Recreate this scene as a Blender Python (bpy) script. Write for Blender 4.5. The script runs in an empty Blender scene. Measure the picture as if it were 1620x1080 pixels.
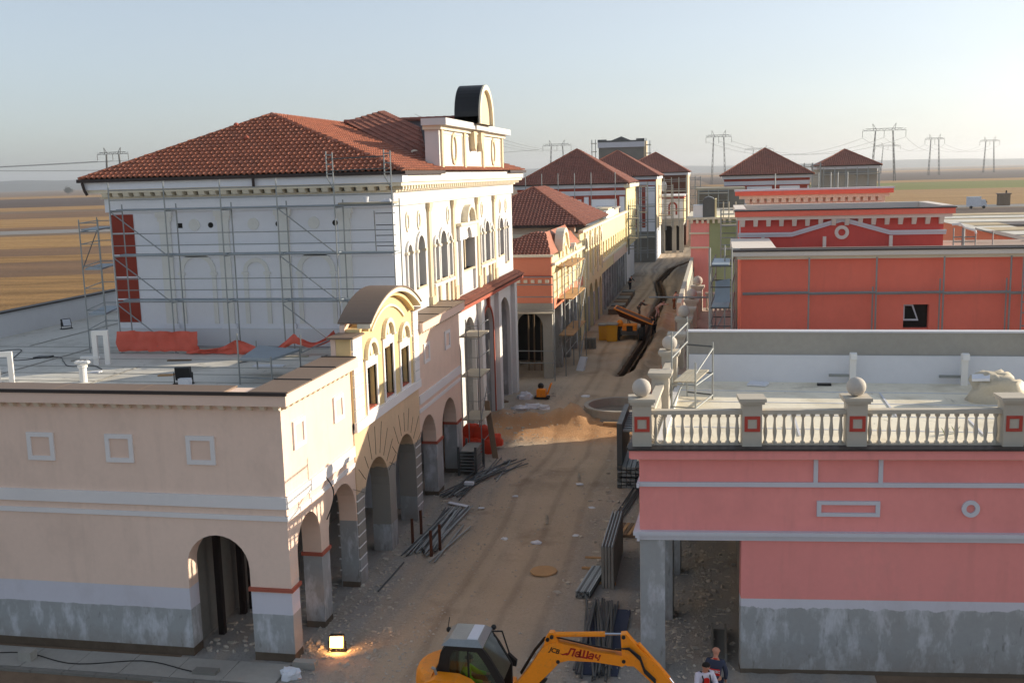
import bpy, bmesh, math, random
from mathutils import Vector, Matrix
random.seed(7)
R = math.radians
scn = bpy.context.scene
COL = scn.collection

# ------------------------------------------------------------------ camera, sky, sun, exposure
cam_d = bpy.data.cameras.new('camera')
cam = bpy.data.objects.new('camera', cam_d)
COL.objects.link(cam)
cam_d.sensor_width = 36.0
cam_d.lens = 1655 / 1620 * 36.0
cam_d.clip_end = 30000
PITCH, ROLL, YAW, CAM_H = R(9.0), R(1.53), R(11.211), 13.5
fw = Vector((0, math.cos(PITCH), -math.sin(PITCH)))
rt = Vector((1, 0, 0))
up = rt.cross(fw)
rt2 = math.cos(ROLL) * rt - math.sin(ROLL) * up
up2 = math.sin(ROLL) * rt + math.cos(ROLL) * up
M3 = Matrix((rt2, up2, -fw)).transposed()
cam.matrix_world = Matrix.Translation((0, 0, CAM_H)) @ Matrix.Rotation(YAW, 4, 'Z') @ M3.to_4x4()
scn.camera = cam

SUN_AZ, SUN_EL = R(28), R(15.5)          # measured from +X towards +Y
sun_dir = Vector((math.cos(SUN_AZ) * math.cos(SUN_EL), math.sin(SUN_AZ) * math.cos(SUN_EL), math.sin(SUN_EL)))
world = bpy.data.worlds.new('World')
scn.world = world
world.use_nodes = True
wt = world.node_tree
for n in list(wt.nodes):
    wt.nodes.remove(n)
sky = wt.nodes.new('ShaderNodeTexSky')
sky.sky_type = 'NISHITA'
sky.sun_disc = False
sky.sun_elevation = SUN_EL
sky.sun_rotation = R(90) - SUN_AZ
sky.altitude = 100
sky.air_density = 0.85
sky.dust_density = 1.6
sky.ozone_density = 1.5
bg = wt.nodes.new('ShaderNodeBackground')
bg.inputs['Strength'].default_value = 0.083
wo = wt.nodes.new('ShaderNodeOutputWorld')
hsv = wt.nodes.new('ShaderNodeHueSaturation')            # thin veil of high cloud: paler, greyer sky
hsv.inputs['Saturation'].default_value = 0.62
wt.links.new(sky.outputs[0], hsv.inputs['Color'])
wbm = wt.nodes.new('ShaderNodeMix')                      # cool white balance of the photograph
wbm.data_type = 'RGBA'
wbm.blend_type = 'MULTIPLY'
wbm.inputs[0].default_value = 1.0
wbm.inputs[7].default_value = (1.40, 1.46, 1.52, 1)
wgm = wt.nodes.new('ShaderNodeGamma')                     # haze evens out the sky's brightness
wgm.inputs['Gamma'].default_value = 0.75
wt.links.new(hsv.outputs[0], wgm.inputs['Color'])
wt.links.new(wgm.outputs[0], wbm.inputs[6])
wtc = wt.nodes.new('ShaderNodeTexCoord')                  # faint uneven veil of haze
wmp = wt.nodes.new('ShaderNodeMapping')
wmp.inputs['Scale'].default_value = (1.6, 1.6, 7.0)
wns = wt.nodes.new('ShaderNodeTexNoise')
wns.inputs['Scale'].default_value = 1.4
wns.inputs['Detail'].default_value = 5
wrm = wt.nodes.new('ShaderNodeMapRange')
wrm.inputs['From Min'].default_value = 0.42
wrm.inputs['From Max'].default_value = 0.75
wrm.inputs['To Max'].default_value = 0.16
wvl = wt.nodes.new('ShaderNodeMix')
wvl.data_type = 'RGBA'
wvl.inputs[7].default_value = (3.4, 3.5, 3.7, 1)
wt.links.new(wtc.outputs['Generated'], wmp.inputs['Vector'])
wt.links.new(wmp.outputs[0], wns.inputs['Vector'])
wt.links.new(wns.outputs['Fac'], wrm.inputs['Value'])
wt.links.new(wrm.outputs[0], wvl.inputs[0])
wt.links.new(wbm.outputs[2], wvl.inputs[6])
wt.links.new(wvl.outputs[2], bg.inputs[0])
wt.links.new(bg.outputs[0], wo.inputs[0])

sun_d = bpy.data.lights.new('sun', 'SUN')
sun_d.energy = 3.3
sun_d.angle = R(0.35)
sun_d.color = (1.0, 0.87, 0.68)
sun = bpy.data.objects.new('sun', sun_d)
COL.objects.link(sun)
sun.rotation_euler = sun_dir.to_track_quat('Z', 'Y').to_euler()
sun.location = (60, 60, 60)

scn.view_settings.view_transform = 'Standard'
scn.view_settings.look = 'None'
scn.view_settings.exposure = 1.18
scn.view_settings.gamma = 1.0
scn.view_settings.use_curve_mapping = False

# ------------------------------------------------------------------ materials
def lin(c):
    c = c / 255.0
    return c / 12.92 if c <= 0.04045 else ((c + 0.055) / 1.055) ** 2.4
def col(rgb):
    return (lin(rgb[0]), lin(rgb[1]), lin(rgb[2]), 1.0)

class NT:
    def __init__(s, name):
        s.m = bpy.data.materials.new(name)
        s.m.use_nodes = True
        s.t = s.m.node_tree
        s.b = s.t.nodes['Principled BSDF']
        s.geo = None
    def n(s, k, **kw):
        x = s.t.nodes.new(k)
        for a, b in kw.items():
            setattr(x, a, b)
        return x
    def pos(s):
        if not s.geo:
            s.geo = s.n('ShaderNodeNewGeometry')
        return s.geo.outputs['Position']
    def link(s, a, b):
        s.t.links.new(a, b)
    def noise(s, scale, detail=4, rough=0.55, stretch=None):
        x = s.n('ShaderNodeTexNoise')
        x.inputs['Scale'].default_value = scale
        x.inputs['Detail'].default_value = detail
        x.inputs['Roughness'].default_value = rough
        if stretch:
            mp = s.n('ShaderNodeVectorMath', operation='MULTIPLY')
            s.link(s.pos(), mp.inputs[0])
            mp.inputs[1].default_value = stretch
            s.link(mp.outputs[0], x.inputs['Vector'])
        else:
            s.link(s.pos(), x.inputs['Vector'])
        return x.outputs['Fac']
    def ramp(s, fac, a, b):
        x = s.n('ShaderNodeMapRange')
        x.inputs['From Min'].default_value = a
        x.inputs['From Max'].default_value = b
        s.link(fac, x.inputs['Value'])
        return x.outputs[0]
    def mix(s, fac, a, b, mode='MIX'):
        x = s.n('ShaderNodeMix', data_type='RGBA', blend_type=mode)
        if isinstance(fac, float):
            x.inputs[0].default_value = fac
        else:
            s.link(fac, x.inputs[0])
        for v, i in ((a, 6), (b, 7)):
            if isinstance(v, tuple):
                x.inputs[i].default_value = v
            else:
                s.link(v, x.inputs[i])
        return x.outputs[2]
    def math(s, op, a, b):
        x = s.n('ShaderNodeMath', operation=op)
        for v, i in ((a, 0), (b, 1)):
            if isinstance(v, (int, float)):
                x.inputs[i].default_value = v
            else:
                s.link(v, x.inputs[i])
        return x.outputs[0]
    def z(s):
        x = s.n('ShaderNodeSeparateXYZ')
        s.link(s.pos(), x.inputs[0])
        return x.outputs[2]
    def bump(s, fac, dist, strength=0.6):
        x = s.n('ShaderNodeBump')
        x.inputs['Distance'].default_value = dist
        x.inputs['Strength'].default_value = strength
        s.link(fac, x.inputs['Height'])
        s.link(x.outputs[0], s.b.inputs['Normal'])
    def done(s, c, rough=0.8, metal=0.0, spec=0.3):
        if isinstance(c, tuple):
            s.b.inputs['Base Color'].default_value = c
        else:
            s.link(c, s.b.inputs['Base Color'])
        s.b.inputs['Roughness'].default_value = rough
        s.b.inputs['Metallic'].default_value = metal
        s.b.inputs['Specular IOR Level'].default_value = spec
        return s.m

def vary(t, c, var, scale):
    """large patches and fine mottling of one paint colour"""
    big = t.noise(scale * 0.35, 3)
    fine = t.noise(scale * 6, 5, 0.65)
    f = t.math('ADD', t.math('MULTIPLY', big, 0.6), t.math('MULTIPLY', fine, 0.4))
    f = t.ramp(f, 0.3, 0.7)
    lo = tuple(max(0, x * (1 - var)) for x in c[:3]) + (1.0,)
    hi = tuple(min(1, x * (1 + var)) for x in c[:3]) + (1.0,)
    return t.mix(f, lo, hi)

def mat(name, rgb, rough=0.85, var=0.1, scale=1.2, metal=0.0, spec=0.25, bump=0.0, bscale=40):
    t = NT(name)
    c = vary(t, col(rgb), var, scale)
    if bump:
        t.bump(t.noise(bscale, 4, 0.6), bump)
    return t.done(c, rough, metal, spec)

def streak(t, c, amount=0.12, dark=(110, 100, 90)):
    f = t.noise(1.0, 5, 0.6, (3.0, 3.0, 0.25))
    f = t.ramp(f, 0.55, 0.8)
    return t.mix(t.math('MULTIPLY', f, amount), c, col(dark))

def stucco(name, rgb):
    """trowelled, unevenly dried coloured render"""
    t = NT(name)
    c = vary(t, col(rgb), 0.06, 0.9)
    f = t.ramp(t.noise(0.7, 6, 0.7, (1, 1, 0.6)), 0.48, 0.66)
    c = t.mix(t.math('MULTIPLY', f, 0.16), c, col(tuple(int(x * 0.80) for x in rgb)))
    g = t.ramp(t.noise(2.4, 5, 0.7, (1.4, 1.4, 0.3)), 0.58, 0.75)
    c = t.mix(t.math('MULTIPLY', g, 0.16), c, col(tuple(min(255, int(x * 1.1 + 12)) for x in rgb)))
    c = streak(t, c, 0.14)
    t.bump(t.noise(8, 6, 0.7), 0.008, 0.5)
    return t.done(c, 0.92, 0, 0.15)

def banded(name, bands, top, rag=0.04, var=0.06, bump=0.004):
    """painted stucco over primer over raw render; bands = [(upper z, rgb, ragged amount)] from the ground up"""
    t = NT(name)
    zc = t.z()
    c = streak(t, vary(t, col(top), var, 1.1), 0.10)
    rn = t.noise(1.6, 7, 0.7, (1, 1, 0.3))
    for zt, rgb, rg in sorted(bands, reverse=True):
        if rgb == 'plaster':
            b = vary(t, col((160, 162, 162)), 0.10, 1.0)
            s1 = t.ramp(t.noise(1.5, 6, 0.68, (1.3, 1.3, 0.5)), 0.50, 0.64)
            b = t.mix(t.math('MULTIPLY', s1, 0.75), b, col((206, 208, 213)))
            s2 = t.ramp(t.noise(2.3, 4, 0.6, (2.2, 2.2, 0.8)), 0.62, 0.72)
            b = t.mix(t.math('MULTIPLY', s2, 0.55), b, col((105, 102, 95)))
        else:
            b = vary(t, col(rgb), 0.04, 1.5)
        if rg:
            zz = t.math('ADD', zc, t.math('MULTIPLY', t.math('SUBTRACT', rn, 0.5), rg))
        else:
            zz = zc
        c = t.mix(t.math('LESS_THAN', zz, zt), c, b)
    dirt_ = t.ramp(t.math('ADD', zc, t.math('MULTIPLY', t.math('SUBTRACT', t.noise(2.2, 6, 0.7), 0.5), 1.2)), 0.85, 0.1)
    c = t.mix(t.math('MULTIPLY', dirt_, 0.4), c, col((128, 112, 94)))
    f = t.ramp(t.noise(0.8, 6, 0.7, (1, 1, 0.6)), 0.5, 0.66)
    c = t.mix(t.math('MULTIPLY', f, 0.12), c, col((150, 136, 124)))
    t.bump(t.noise(9, 6, 0.7), 0.008, 0.5)
    return t.done(c, 0.9, 0, 0.2)

M = {}
PRIMER = (208, 206, 214)
M['peach'] = banded('peach_stucco', [(0.26, (62, 52, 44), 0.02), (1.42, 'plaster', 0.12), (2.06, PRIMER, 0.0)], (233, 206, 188))
M['peach_side'] = banded('peach_stucco_street', [(0.2, (70, 62, 54), 0.05), (2.33, 'plaster', 0.0)], (232, 204, 184))
M['peach_dull'] = mat('peach_fascia', (228, 200, 182), 0.9, 0.05)
M['ochre'] = banded('unfinished_ochre_stucco', [(1.0, 'plaster', 0.1), (3.2, (150, 146, 138), 0.4)], (220, 190, 156), var=0.09)
M['ochre_top'] = mat('ochre_stucco', (218, 193, 144), 0.9, 0.06, 1.2, bump=0.003, bscale=60)
M['trim'] = mat('white_painted_trim', (226, 222, 220), 0.75, 0.05, 1.5)
M['white'] = mat('white_wall_paint', (208, 207, 205), 0.85, 0.04, 0.9, bump=0.003, bscale=50)
M['hallfront'] = mat('white_wall_shaded_side', (232, 233, 238), 0.9, 0.05, 0.8, bump=0.003, bscale=50)  # lighter copy of the hall's white, used on shaded faces
M['relief'] = mat('cream_stone_relief', (222, 212, 190), 0.85, 0.06, 1.3)
M['gold'] = mat('sandstone_trim', (214, 196, 164), 0.85, 0.08, 1.5)
M['corbel'] = mat('plaster_corbel', (222, 208, 188), 0.85, 0.05, 2.0)
M['brick_red'] = mat('brick_red_paint', (150, 66, 52), 0.85, 0.10, 2.0)
M['cap'] = mat('terracotta_moulding', (168, 92, 74), 0.85, 0.10, 2.0)
M['plaster'] = banded('grey_cement_render', [(50, 'plaster', 0.0)], (150, 150, 148))
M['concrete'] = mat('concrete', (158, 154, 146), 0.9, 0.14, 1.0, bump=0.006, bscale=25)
M['concrete_dk'] = mat('dark_concrete', (124, 121, 114), 0.9, 0.16, 1.0, bump=0.006, bscale=25)  # darker grey version of the concrete
M['coping'] = mat('brown_metal_coping', (120, 102, 88), 0.55, 0.08, 0.8, 0.0, 0.4)
M['coping_dk'] = mat('dark_coping_edge', (52, 44, 42), 0.55, 0.08, 1.0, 0.0, 0.4)
M['gutter'] = mat('dark_brown_gutter', (50, 36, 32), 0.5, 0.08, 1.0, 0.0, 0.4)
M['relief_pale'] = mat('pale_stone_relief', (226, 225, 220), 0.85, 0.05, 1.3)
M['formply'] = mat('weathered_formwork', (132, 126, 118), 0.85, 0.18, 3.0)
M['steel'] = mat('galvanised_steel', (146, 150, 150), 0.45, 0.14, 3.0, 0.55, 0.5)
M['steel_dk'] = mat('weathered_steel', (92, 94, 94), 0.5, 0.2, 3.0, 0.5, 0.4)
M['rust'] = mat('rusty_steel', (96, 60, 44), 0.8, 0.25, 4.0, 0.2, 0.3)
M['deck'] = mat('scaffold_board', (176, 168, 150), 0.8, 0.15, 3.0)
M['deck_steel'] = mat('scaffold_steel_deck', (150, 160, 168), 0.5, 0.12, 3.0, 0.4, 0.4)
M['wood'] = mat('sawn_timber', (176, 140, 100), 0.85, 0.2, 4.0)
M['wood_old'] = mat('grey_old_timber', (122, 102, 82), 0.9, 0.2, 4.0)
M['black'] = mat('black_plastic', (26, 26, 27), 0.45, 0.1, 3.0, 0, 0.4)
M['void'] = mat('dark_interior', (40, 38, 36), 0.9, 0.1, 1.0)  # near-black colour stands in for the shade inside openings
M['col_steel'] = mat('primed_steel_column', (44, 36, 34), 0.6, 0.15, 3.0, 0.2, 0.3)
M['wpipe'] = mat('white_plastic_pipe', (228, 226, 222), 0.5, 0.04, 3.0, 0, 0.4)
M['net'] = mat('orange_barrier_net', (216, 104, 86), 0.75, 0.15, 5.0)
M['orange_bag'] = mat('orange_woven_bag', (212, 70, 44), 0.6, 0.2, 5.0)
M['coral'] = mat('coral_stucco', (218, 136, 108), 0.9, 0.06, 1.2, bump=0.003)
M['red'] = stucco('red_stucco', (238, 124, 104))
M['red_dk'] = stucco('crimson_stucco', (208, 92, 84))
M['redtrim'] = mat('white_cornice_paint', (220, 210, 200), 0.8, 0.05, 1.5)
M['pink'] = banded('pink_stucco', [(0.12, (66, 60, 56), 0.05), (1.86, 'plaster', 0.42), (2.12, PRIMER, 0.0)], (236, 150, 144), var=0.05)
M['pink_top'] = stucco('pink_stucco_upper', (238, 152, 146))
M['bluegrey'] = mat('pale_grey_moulding', (204, 205, 212), 0.7, 0.05, 1.5)
M['pier'] = mat('grey_stone_pier', (186, 178, 164), 0.85, 0.08, 1.4, bump=0.004)
M['ball'] = mat('cast_stone', (190, 182, 172), 0.85, 0.10, 2.5, bump=0.006, bscale=50)
M['inset'] = mat('red_inset_frame', (182, 74, 62), 0.8, 0.08, 2.0)
M['membrane'] = mat('white_roof_membrane', (212, 212, 214), 0.6, 0.06, 0.7)
M['cream'] = mat('cream_stucco', (228, 212, 166), 0.9, 0.06, 1.0)
M['creampink'] = mat('beige_wall', (206, 184, 166), 0.9, 0.06, 1.0)
M['green'] = mat('sage_green_stucco', (156, 166, 130), 0.9, 0.08, 1.0)
M['tarp'] = mat('dusty_tarpaulin', (190, 180, 160), 0.6, 0.18, 3.0)
M['yellow'] = mat('yellow_paint', (222, 160, 30), 0.5, 0.12, 3.0, 0, 0.4)
def muddy(name, rgb, mud=(120, 98, 74)):
    t = NT(name)
    c = vary(t, col(rgb), 0.10, 2.5)
    f = t.ramp(t.noise(3.5, 6, 0.7), 0.52, 0.72)
    c = t.mix(t.math('MULTIPLY', f, 0.38), c, col(mud))
    g = t.ramp(t.noise(26, 5, 0.7, (1, 1, 0.4)), 0.62, 0.7)
    c = t.mix(t.math('MULTIPLY', g, 0.45), c, col((90, 70, 50)))
    t.bump(t.noise(30, 3), 0.003)
    return t.done(c, 0.48, 0, 0.4)
M['orange'] = muddy('orange_machine_paint', (240, 140, 14))
M['rubber'] = mat('dusty_rubber', (44, 42, 40), 0.9, 0.15, 4.0)
M['chrome'] = mat('polished_rod', (200, 205, 215), 0.15, 0.02, 3.0, 1.0, 0.5)
M['letter_red'] = mat('red_lettering', (150, 28, 22), 0.5, 0.05, 3.0)
M['letter_black'] = mat('black_lettering', (30, 24, 20), 0.5, 0.05, 3.0)
M['letter_white'] = mat('white_lettering', (225, 222, 220), 0.6, 0.05, 3.0)
M['skin'] = mat('skin', (196, 140, 116), 0.6, 0.05, 4.0)
M['hair'] = mat('dark_hair', (30, 26, 24), 0.7, 0.1, 6.0)
M['cloth_grey'] = mat('grey_work_clothes', (92, 84, 82), 0.95, 0.12, 4.0)
M['cloth_navy'] = mat('navy_work_jacket', (62, 68, 86), 0.95, 0.1, 4.0)
M['cloth_red'] = mat('red_vest', (208, 42, 34), 0.9, 0.1, 4.0)
M['cloth_white'] = mat('white_sweatshirt', (216, 210, 222), 0.9, 0.06, 4.0)
M['cloth_pink'] = mat('pale_pink_shirt', (216, 184, 180), 0.95, 0.08, 4.0)
M['cloth_tan'] = mat('brown_work_trousers', (160, 102, 70), 0.95, 0.12, 4.0)
M['cloth_black'] = mat('black_work_clothes', (44, 42, 48), 0.95, 0.12, 4.0)
M['hivis'] = mat('lime_hi_vis_vest', (150, 205, 50), 0.8, 0.08, 4.0)
M['paper'] = mat('white_sheet', (214, 216, 222), 0.7, 0.06, 3.0)
M['pylon'] = mat('grey_lattice_steel', (88, 86, 84), 0.6, 0.05, 1.0, 0.3, 0.3)
M['wire'] = mat('overhead_cable', (52, 52, 54), 0.6, 0.05, 1.0)
M['stubble'] = None

def tile_mat(name, rgb):
    t = NT(name)
    vo = t.n('ShaderNodeTexVoronoi')
    vo.inputs['Scale'].default_value = 4.5
    t.link(t.pos(), vo.inputs['Vector'])
    sp = t.n('ShaderNodeSeparateColor')
    t.link(vo.outputs['Color'], sp.inputs[0])
    c = vary(t, col(rgb), 0.14, 1.5)
    c = t.mix(t.math('MULTIPLY', sp.outputs[0], 0.45), c, col(tuple(int(x * 0.62) for x in rgb)))
    g = t.ramp(t.noise(0.8, 4), 0.5, 0.75)
    c = t.mix(t.math('MULTIPLY', g, 0.3), c, col((120, 92, 80)))
    t.bump(t.noise(70, 3), 0.004)
    return t.done(c, 0.65, 0, 0.35)
M['tile'] = tile_mat('terracotta_tile', (172, 106, 80))
M['tile2'] = tile_mat('dark_terracotta_tile', (152, 98, 82))

def roofscreed(name, rgb, stain):
    t = NT(name)
    c = vary(t, col(rgb), 0.08, 0.5)
    s = t.ramp(t.noise(0.55, 6, 0.65), 0.5, 0.7)
    c = t.mix(t.math('MULTIPLY', s, 0.65), c, col(stain))
    s2 = t.ramp(t.noise(2.6, 6, 0.7, (1, 0.4, 1)), 0.62, 0.72)
    c = t.mix(t.math('MULTIPLY', s2, 0.75), c, col(tuple(int(x * 0.6) for x in stain)))
    s3 = t.ramp(t.noise(0.9, 7, 0.75, (0.5, 1.6, 1)), 0.60, 0.64)
    c = t.mix(t.math('MULTIPLY', s3, 0.35), c, col(tuple(int(x * 0.7) for x in stain)))
    t.bump(t.noise(14, 5), 0.01)
    return t.done(c, 0.85, 0, 0.25)
M['screed'] = roofscreed('roof_screed', (206, 202, 192), (164, 158, 144))
M['screed2'] = roofscreed('terrace_screed', (232, 224, 204), (186, 174, 148))
M['roofq'] = roofscreed('beige_roof_panel', (186, 168, 138), (150, 134, 110))
M['screed3'] = roofscreed('dusty_flat_roof', (168, 148, 134), (120, 104, 92))

def dirt():
    t = NT('street_dirt')
    sx = t.n('ShaderNodeSeparateXYZ')
    t.link(t.pos(), sx.inputs[0])
    n1 = t.noise(0.35, 6, 0.6)
    n2 = t.noise(9.5, 8, 0.8)
    n3 = t.noise(22, 5, 0.8)
    tan, brown, grey, dark = col((200, 182, 160)), col((180, 162, 140)), col((168, 164, 158)), col((104, 96, 88))
    c = t.mix(t.ramp(n1, 0.35, 0.65), tan, brown)
    # gravelly margins near the arcades on both sides, sandy wheel track in the middle
    dx = t.math('ABSOLUTE', t.math('ADD', sx.outputs[0], 7.2), 0)
    e = t.math('ADD', dx, t.math('MULTIPLY', t.math('SUBTRACT', n1, 0.5), 3.0))
    near = t.ramp(sx.outputs[1], 62, 40)
    c = t.mix(t.math('MULTIPLY', t.ramp(e, 1.4, 3.6), t.ramp(sx.outputs[1], 75, 30)), c, grey)
    # orange sandy spoil further up the street
    og = t.math('MULTIPLY', t.ramp(sx.outputs[1], 66, 84), t.ramp(n1, 0.3, 0.6))
    c = t.mix(t.math('MULTIPLY', og, 0.6), c, col((198, 152, 106)))
    far = t.math('MULTIPLY', t.ramp(sx.outputs[1], 96, 112), 0.75)
    c = t.mix(far, c, col((140, 136, 128)))
    # pebbles: bright and dark flecks
    c = t.mix(t.math('MULTIPLY', t.ramp(n2, 0.46, 0.68), 0.36), c, dark)
    c = t.mix(t.math('MULTIPLY', t.ramp(n3, 0.58, 0.66), 0.5), c, col((206, 198, 186)))
    # wheel tracks
    w = t.n('ShaderNodeTexWave')
    w.bands_direction = 'X'
    w.inputs['Scale'].default_value = 0.26
    w.inputs['Distortion'].default_value = 2.5
    w.inputs['Detail'].default_value = 3
    w.inputs['Detail Scale'].default_value = 0.25
    mp = t.n('ShaderNodeVectorMath', operation='MULTIPLY')
    t.link(t.pos(), mp.inputs[0])
    mp.inputs[1].default_value = (1, 0.25, 1)
    t.link(mp.outputs[0], w.inputs['Vector'])
    c = t.mix(t.math('MULTIPLY', t.ramp(w.outputs['Fac'], 0.55, 0.95), 0.3), c, col((192, 172, 148)))
    h = t.math('ADD', t.math('MULTIPLY', n2, 0.7), t.math('MULTIPLY', n3, 0.4))
    # packed wheel tracks and damp dark patches
    xw = t.math('ADD', sx.outputs[0], t.math('ADD', t.math('MULTIPLY', t.math('SUBTRACT', t.noise(0.045, 2), 0.5), 3.2), t.math('MULTIPLY', t.math('SUBTRACT', t.noise(0.9, 4), 0.5), 0.22)))
    for cc, am in ((-8.4, -0.26), (-7.95, 0.3), (-6.5, -0.22), (-9.75, 0.25), (-5.2, -0.18)):
        tm = t.ramp(t.math('ABSOLUTE', t.math('SUBTRACT', xw, cc), 0), 0.20, 0.08)
        c = t.mix(t.math('MULTIPLY', tm, abs(am)), c, col((206, 188, 164)) if am > 0 else col((116, 98, 80)))
    for cc, am in ((-8.9, 0.5), (-7.1, 0.5), (-5.9, 0.3)):
        tm = t.ramp(t.math('ABSOLUTE', t.math('SUBTRACT', xw, cc), 0), 0.62, 0.15)
        c = t.mix(t.math('MULTIPLY', tm, am), c, col((206, 184, 158)))
    damp = t.ramp(t.noise(0.22, 5, 0.65), 0.56, 0.68)
    c = t.mix(t.math('MULTIPLY', damp, 0.42), c, col((112, 92, 74)))
    yb = t.ramp(t.math('ABSOLUTE', t.math('SUBTRACT', sx.outputs[1], 54.0), 0), 3.2, 1.2)  # orange berm earth, with the sunlit streak's warm colour painted across
    c = t.mix(t.math('MULTIPLY', yb, 0.75), c, col((190, 138, 88)))
    t.bump(h, 0.09, 1.0)
    return t.done(c, 0.95, 0, 0.15)
M['dirt'] = dirt()
M['damp'] = mat('damp_shaded_trench_earth', (92, 72, 54), 0.95, 0.25, 3.0, 0, 0.1, 0.03, 12)  # dark damp earth, deepened to stand in for the trench's shade
M['spoil'] = mat('dug_earth', (150, 116, 80), 0.95, 0.25, 3.0, 0, 0.1, 0.04, 12)
M['spoil_orange'] = mat('orange_dug_earth', (176, 120, 72), 0.95, 0.25, 3.0, 0, 0.1, 0.04, 12)
M['stone'] = mat('pale_pebbles', (182, 172, 158), 0.9, 0.3, 9.0)

def field(name, a, b, scale=0.05, fine=2.5, stretch=(0.25, 1.5, 1), rows=False):
    t = NT(name)
    f1 = t.ramp(t.noise(scale, 6, 0.6, stretch), 0.35, 0.65)
    c = t.mix(f1, col(a), col(b))
    f2 = t.ramp(t.noise(fine, 6, 0.75), 0.4, 0.7)
    c = t.mix(t.math('MULTIPLY', f2, 0.45), c, col(tuple(int(x * 0.62) for x in b)))
    if rows:
        dp = t.n('ShaderNodeVectorMath', operation='DOT_PRODUCT')
        t.link(t.pos(), dp.inputs[0])
        dp.inputs[1].default_value = (-0.316, 0.949, 0)
        wv = t.math('SINE', t.math('ADD', t.math('MULTIPLY', dp.outputs['Value'], 0.42), t.math('MULTIPLY', t.noise(0.05, 4), 9.0)), 0)
        c = t.mix(t.math('MULTIPLY', t.ramp(wv, 0.55, 0.98), 0.5), c, col((92, 68, 44)))
        c = t.mix(t.math('MULTIPLY', t.ramp(t.noise(3.2, 6, 0.8), 0.5, 0.66), 0.5), c, col((206, 170, 118)))
    t.bump(t.noise(fine * 1.5, 5, 0.7), 0.2, 0.7)
    return t.done(c, 0.95, 0, 0.1)
M['f_base'] = field('bare_plain', (132, 112, 92), (118, 100, 84), 0.01, 0.6)
M['f_straw'] = field('straw_stubble', (162, 126, 82), (132, 104, 70), 0.25, 1.6, rows=True)
M['f_straw2'] = field('far_straw', (172, 138, 92), (148, 116, 76), 0.06, 0.5)
M['f_plough'] = field('ploughed_soil', (136, 108, 84), (116, 94, 76), 0.06, 1.2)
M['f_green'] = field('winter_wheat', (128, 128, 66), (112, 116, 62), 0.02, 0.5)
M['f_dark'] = field('far_dark_soil', (100, 86, 78), (92, 80, 74), 0.01, 0.3)
M['f_road'] = mat('asphalt_road', (128, 126, 124), 0.9, 0.1, 0.5)
M['hill'] = field('wooded_hills', (96, 98, 92), (84, 88, 84), 0.004, 0.03)

def glass(name, tint=(0.75, 0.82, 0.8), rough=0.05):
    t = NT(name)
    tr = t.n('ShaderNodeBsdfTransparent')
    tr.inputs[0].default_value = tint + (1,)
    gl = t.n('ShaderNodeBsdfGlossy')
    gl.inputs['Roughness'].default_value = rough
    gl.inputs[0].default_value = (0.9, 0.95, 0.95, 1)
    fr = t.n('ShaderNodeFresnel')
    fr.inputs['IOR'].default_value = 1.5
    mx = t.n('ShaderNodeMixShader')
    t.link(t.math('MINIMUM', t.math('MULTIPLY', fr.outputs[0], 1.6), 0.9), mx.inputs[0])
    t.link(tr.outputs[0], mx.inputs[1])
    t.link(gl.outputs[0], mx.inputs[2])
    t.link(mx.outputs[0], t.t.nodes['Material Output'].inputs['Surface'])
    return t.m
M['cabglass'] = glass('tinted_cab_glass', (0.62, 0.72, 0.66))
t_ = NT('window_glass')
M['glass'] = t_.done(col((206, 188, 140)), 0.12, 0, 0.7)  # opaque pane; its yellow reflection is painted into the base colour
t_ = NT('lamp_glow')
t_.b.inputs['Emission Color'].default_value = (1.0, 0.55, 0.2, 1)
t_.b.inputs['Emission Strength'].default_value = 3.2
M['glow'] = t_.done(col((255, 210, 150)), 0.4)
# ------------------------------------------------------------------ builders
ORG = {}
def thing(name, label, cat, loc=(0, 0, 0), group=None):
    o = bpy.data.objects.new(name, None)
    o.empty_display_size = 0.3
    COL.objects.link(o)
    o.location = loc
    ORG[o.name] = Vector(loc)
    o['label'] = label
    o['category'] = cat
    if group:
        o['group'] = group
    return o
def tag(o, label, cat, group=None):
    o['label'] = label
    o['category'] = cat
    if group:
        o['group'] = group
    return o
def relabel(o, label):
    o['label'] = label
    return o
def org(o):
    return ORG[o.name] if o is not None else Vector((0, 0, 0))

class Fr:
    """a vertical working plane: s runs along it, n points out of it, z is up"""
    def __init__(f, x, y, deg):
        f.x, f.y = x, y
        f.c, f.s = math.cos(R(deg)), math.sin(R(deg))
        f.deg = deg
    def p(f, s, n, z):
        return (f.x + f.c * s + f.s * n, f.y + f.s * s - f.c * n, z)
FLAT = Fr(0, 0, 0)

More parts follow.
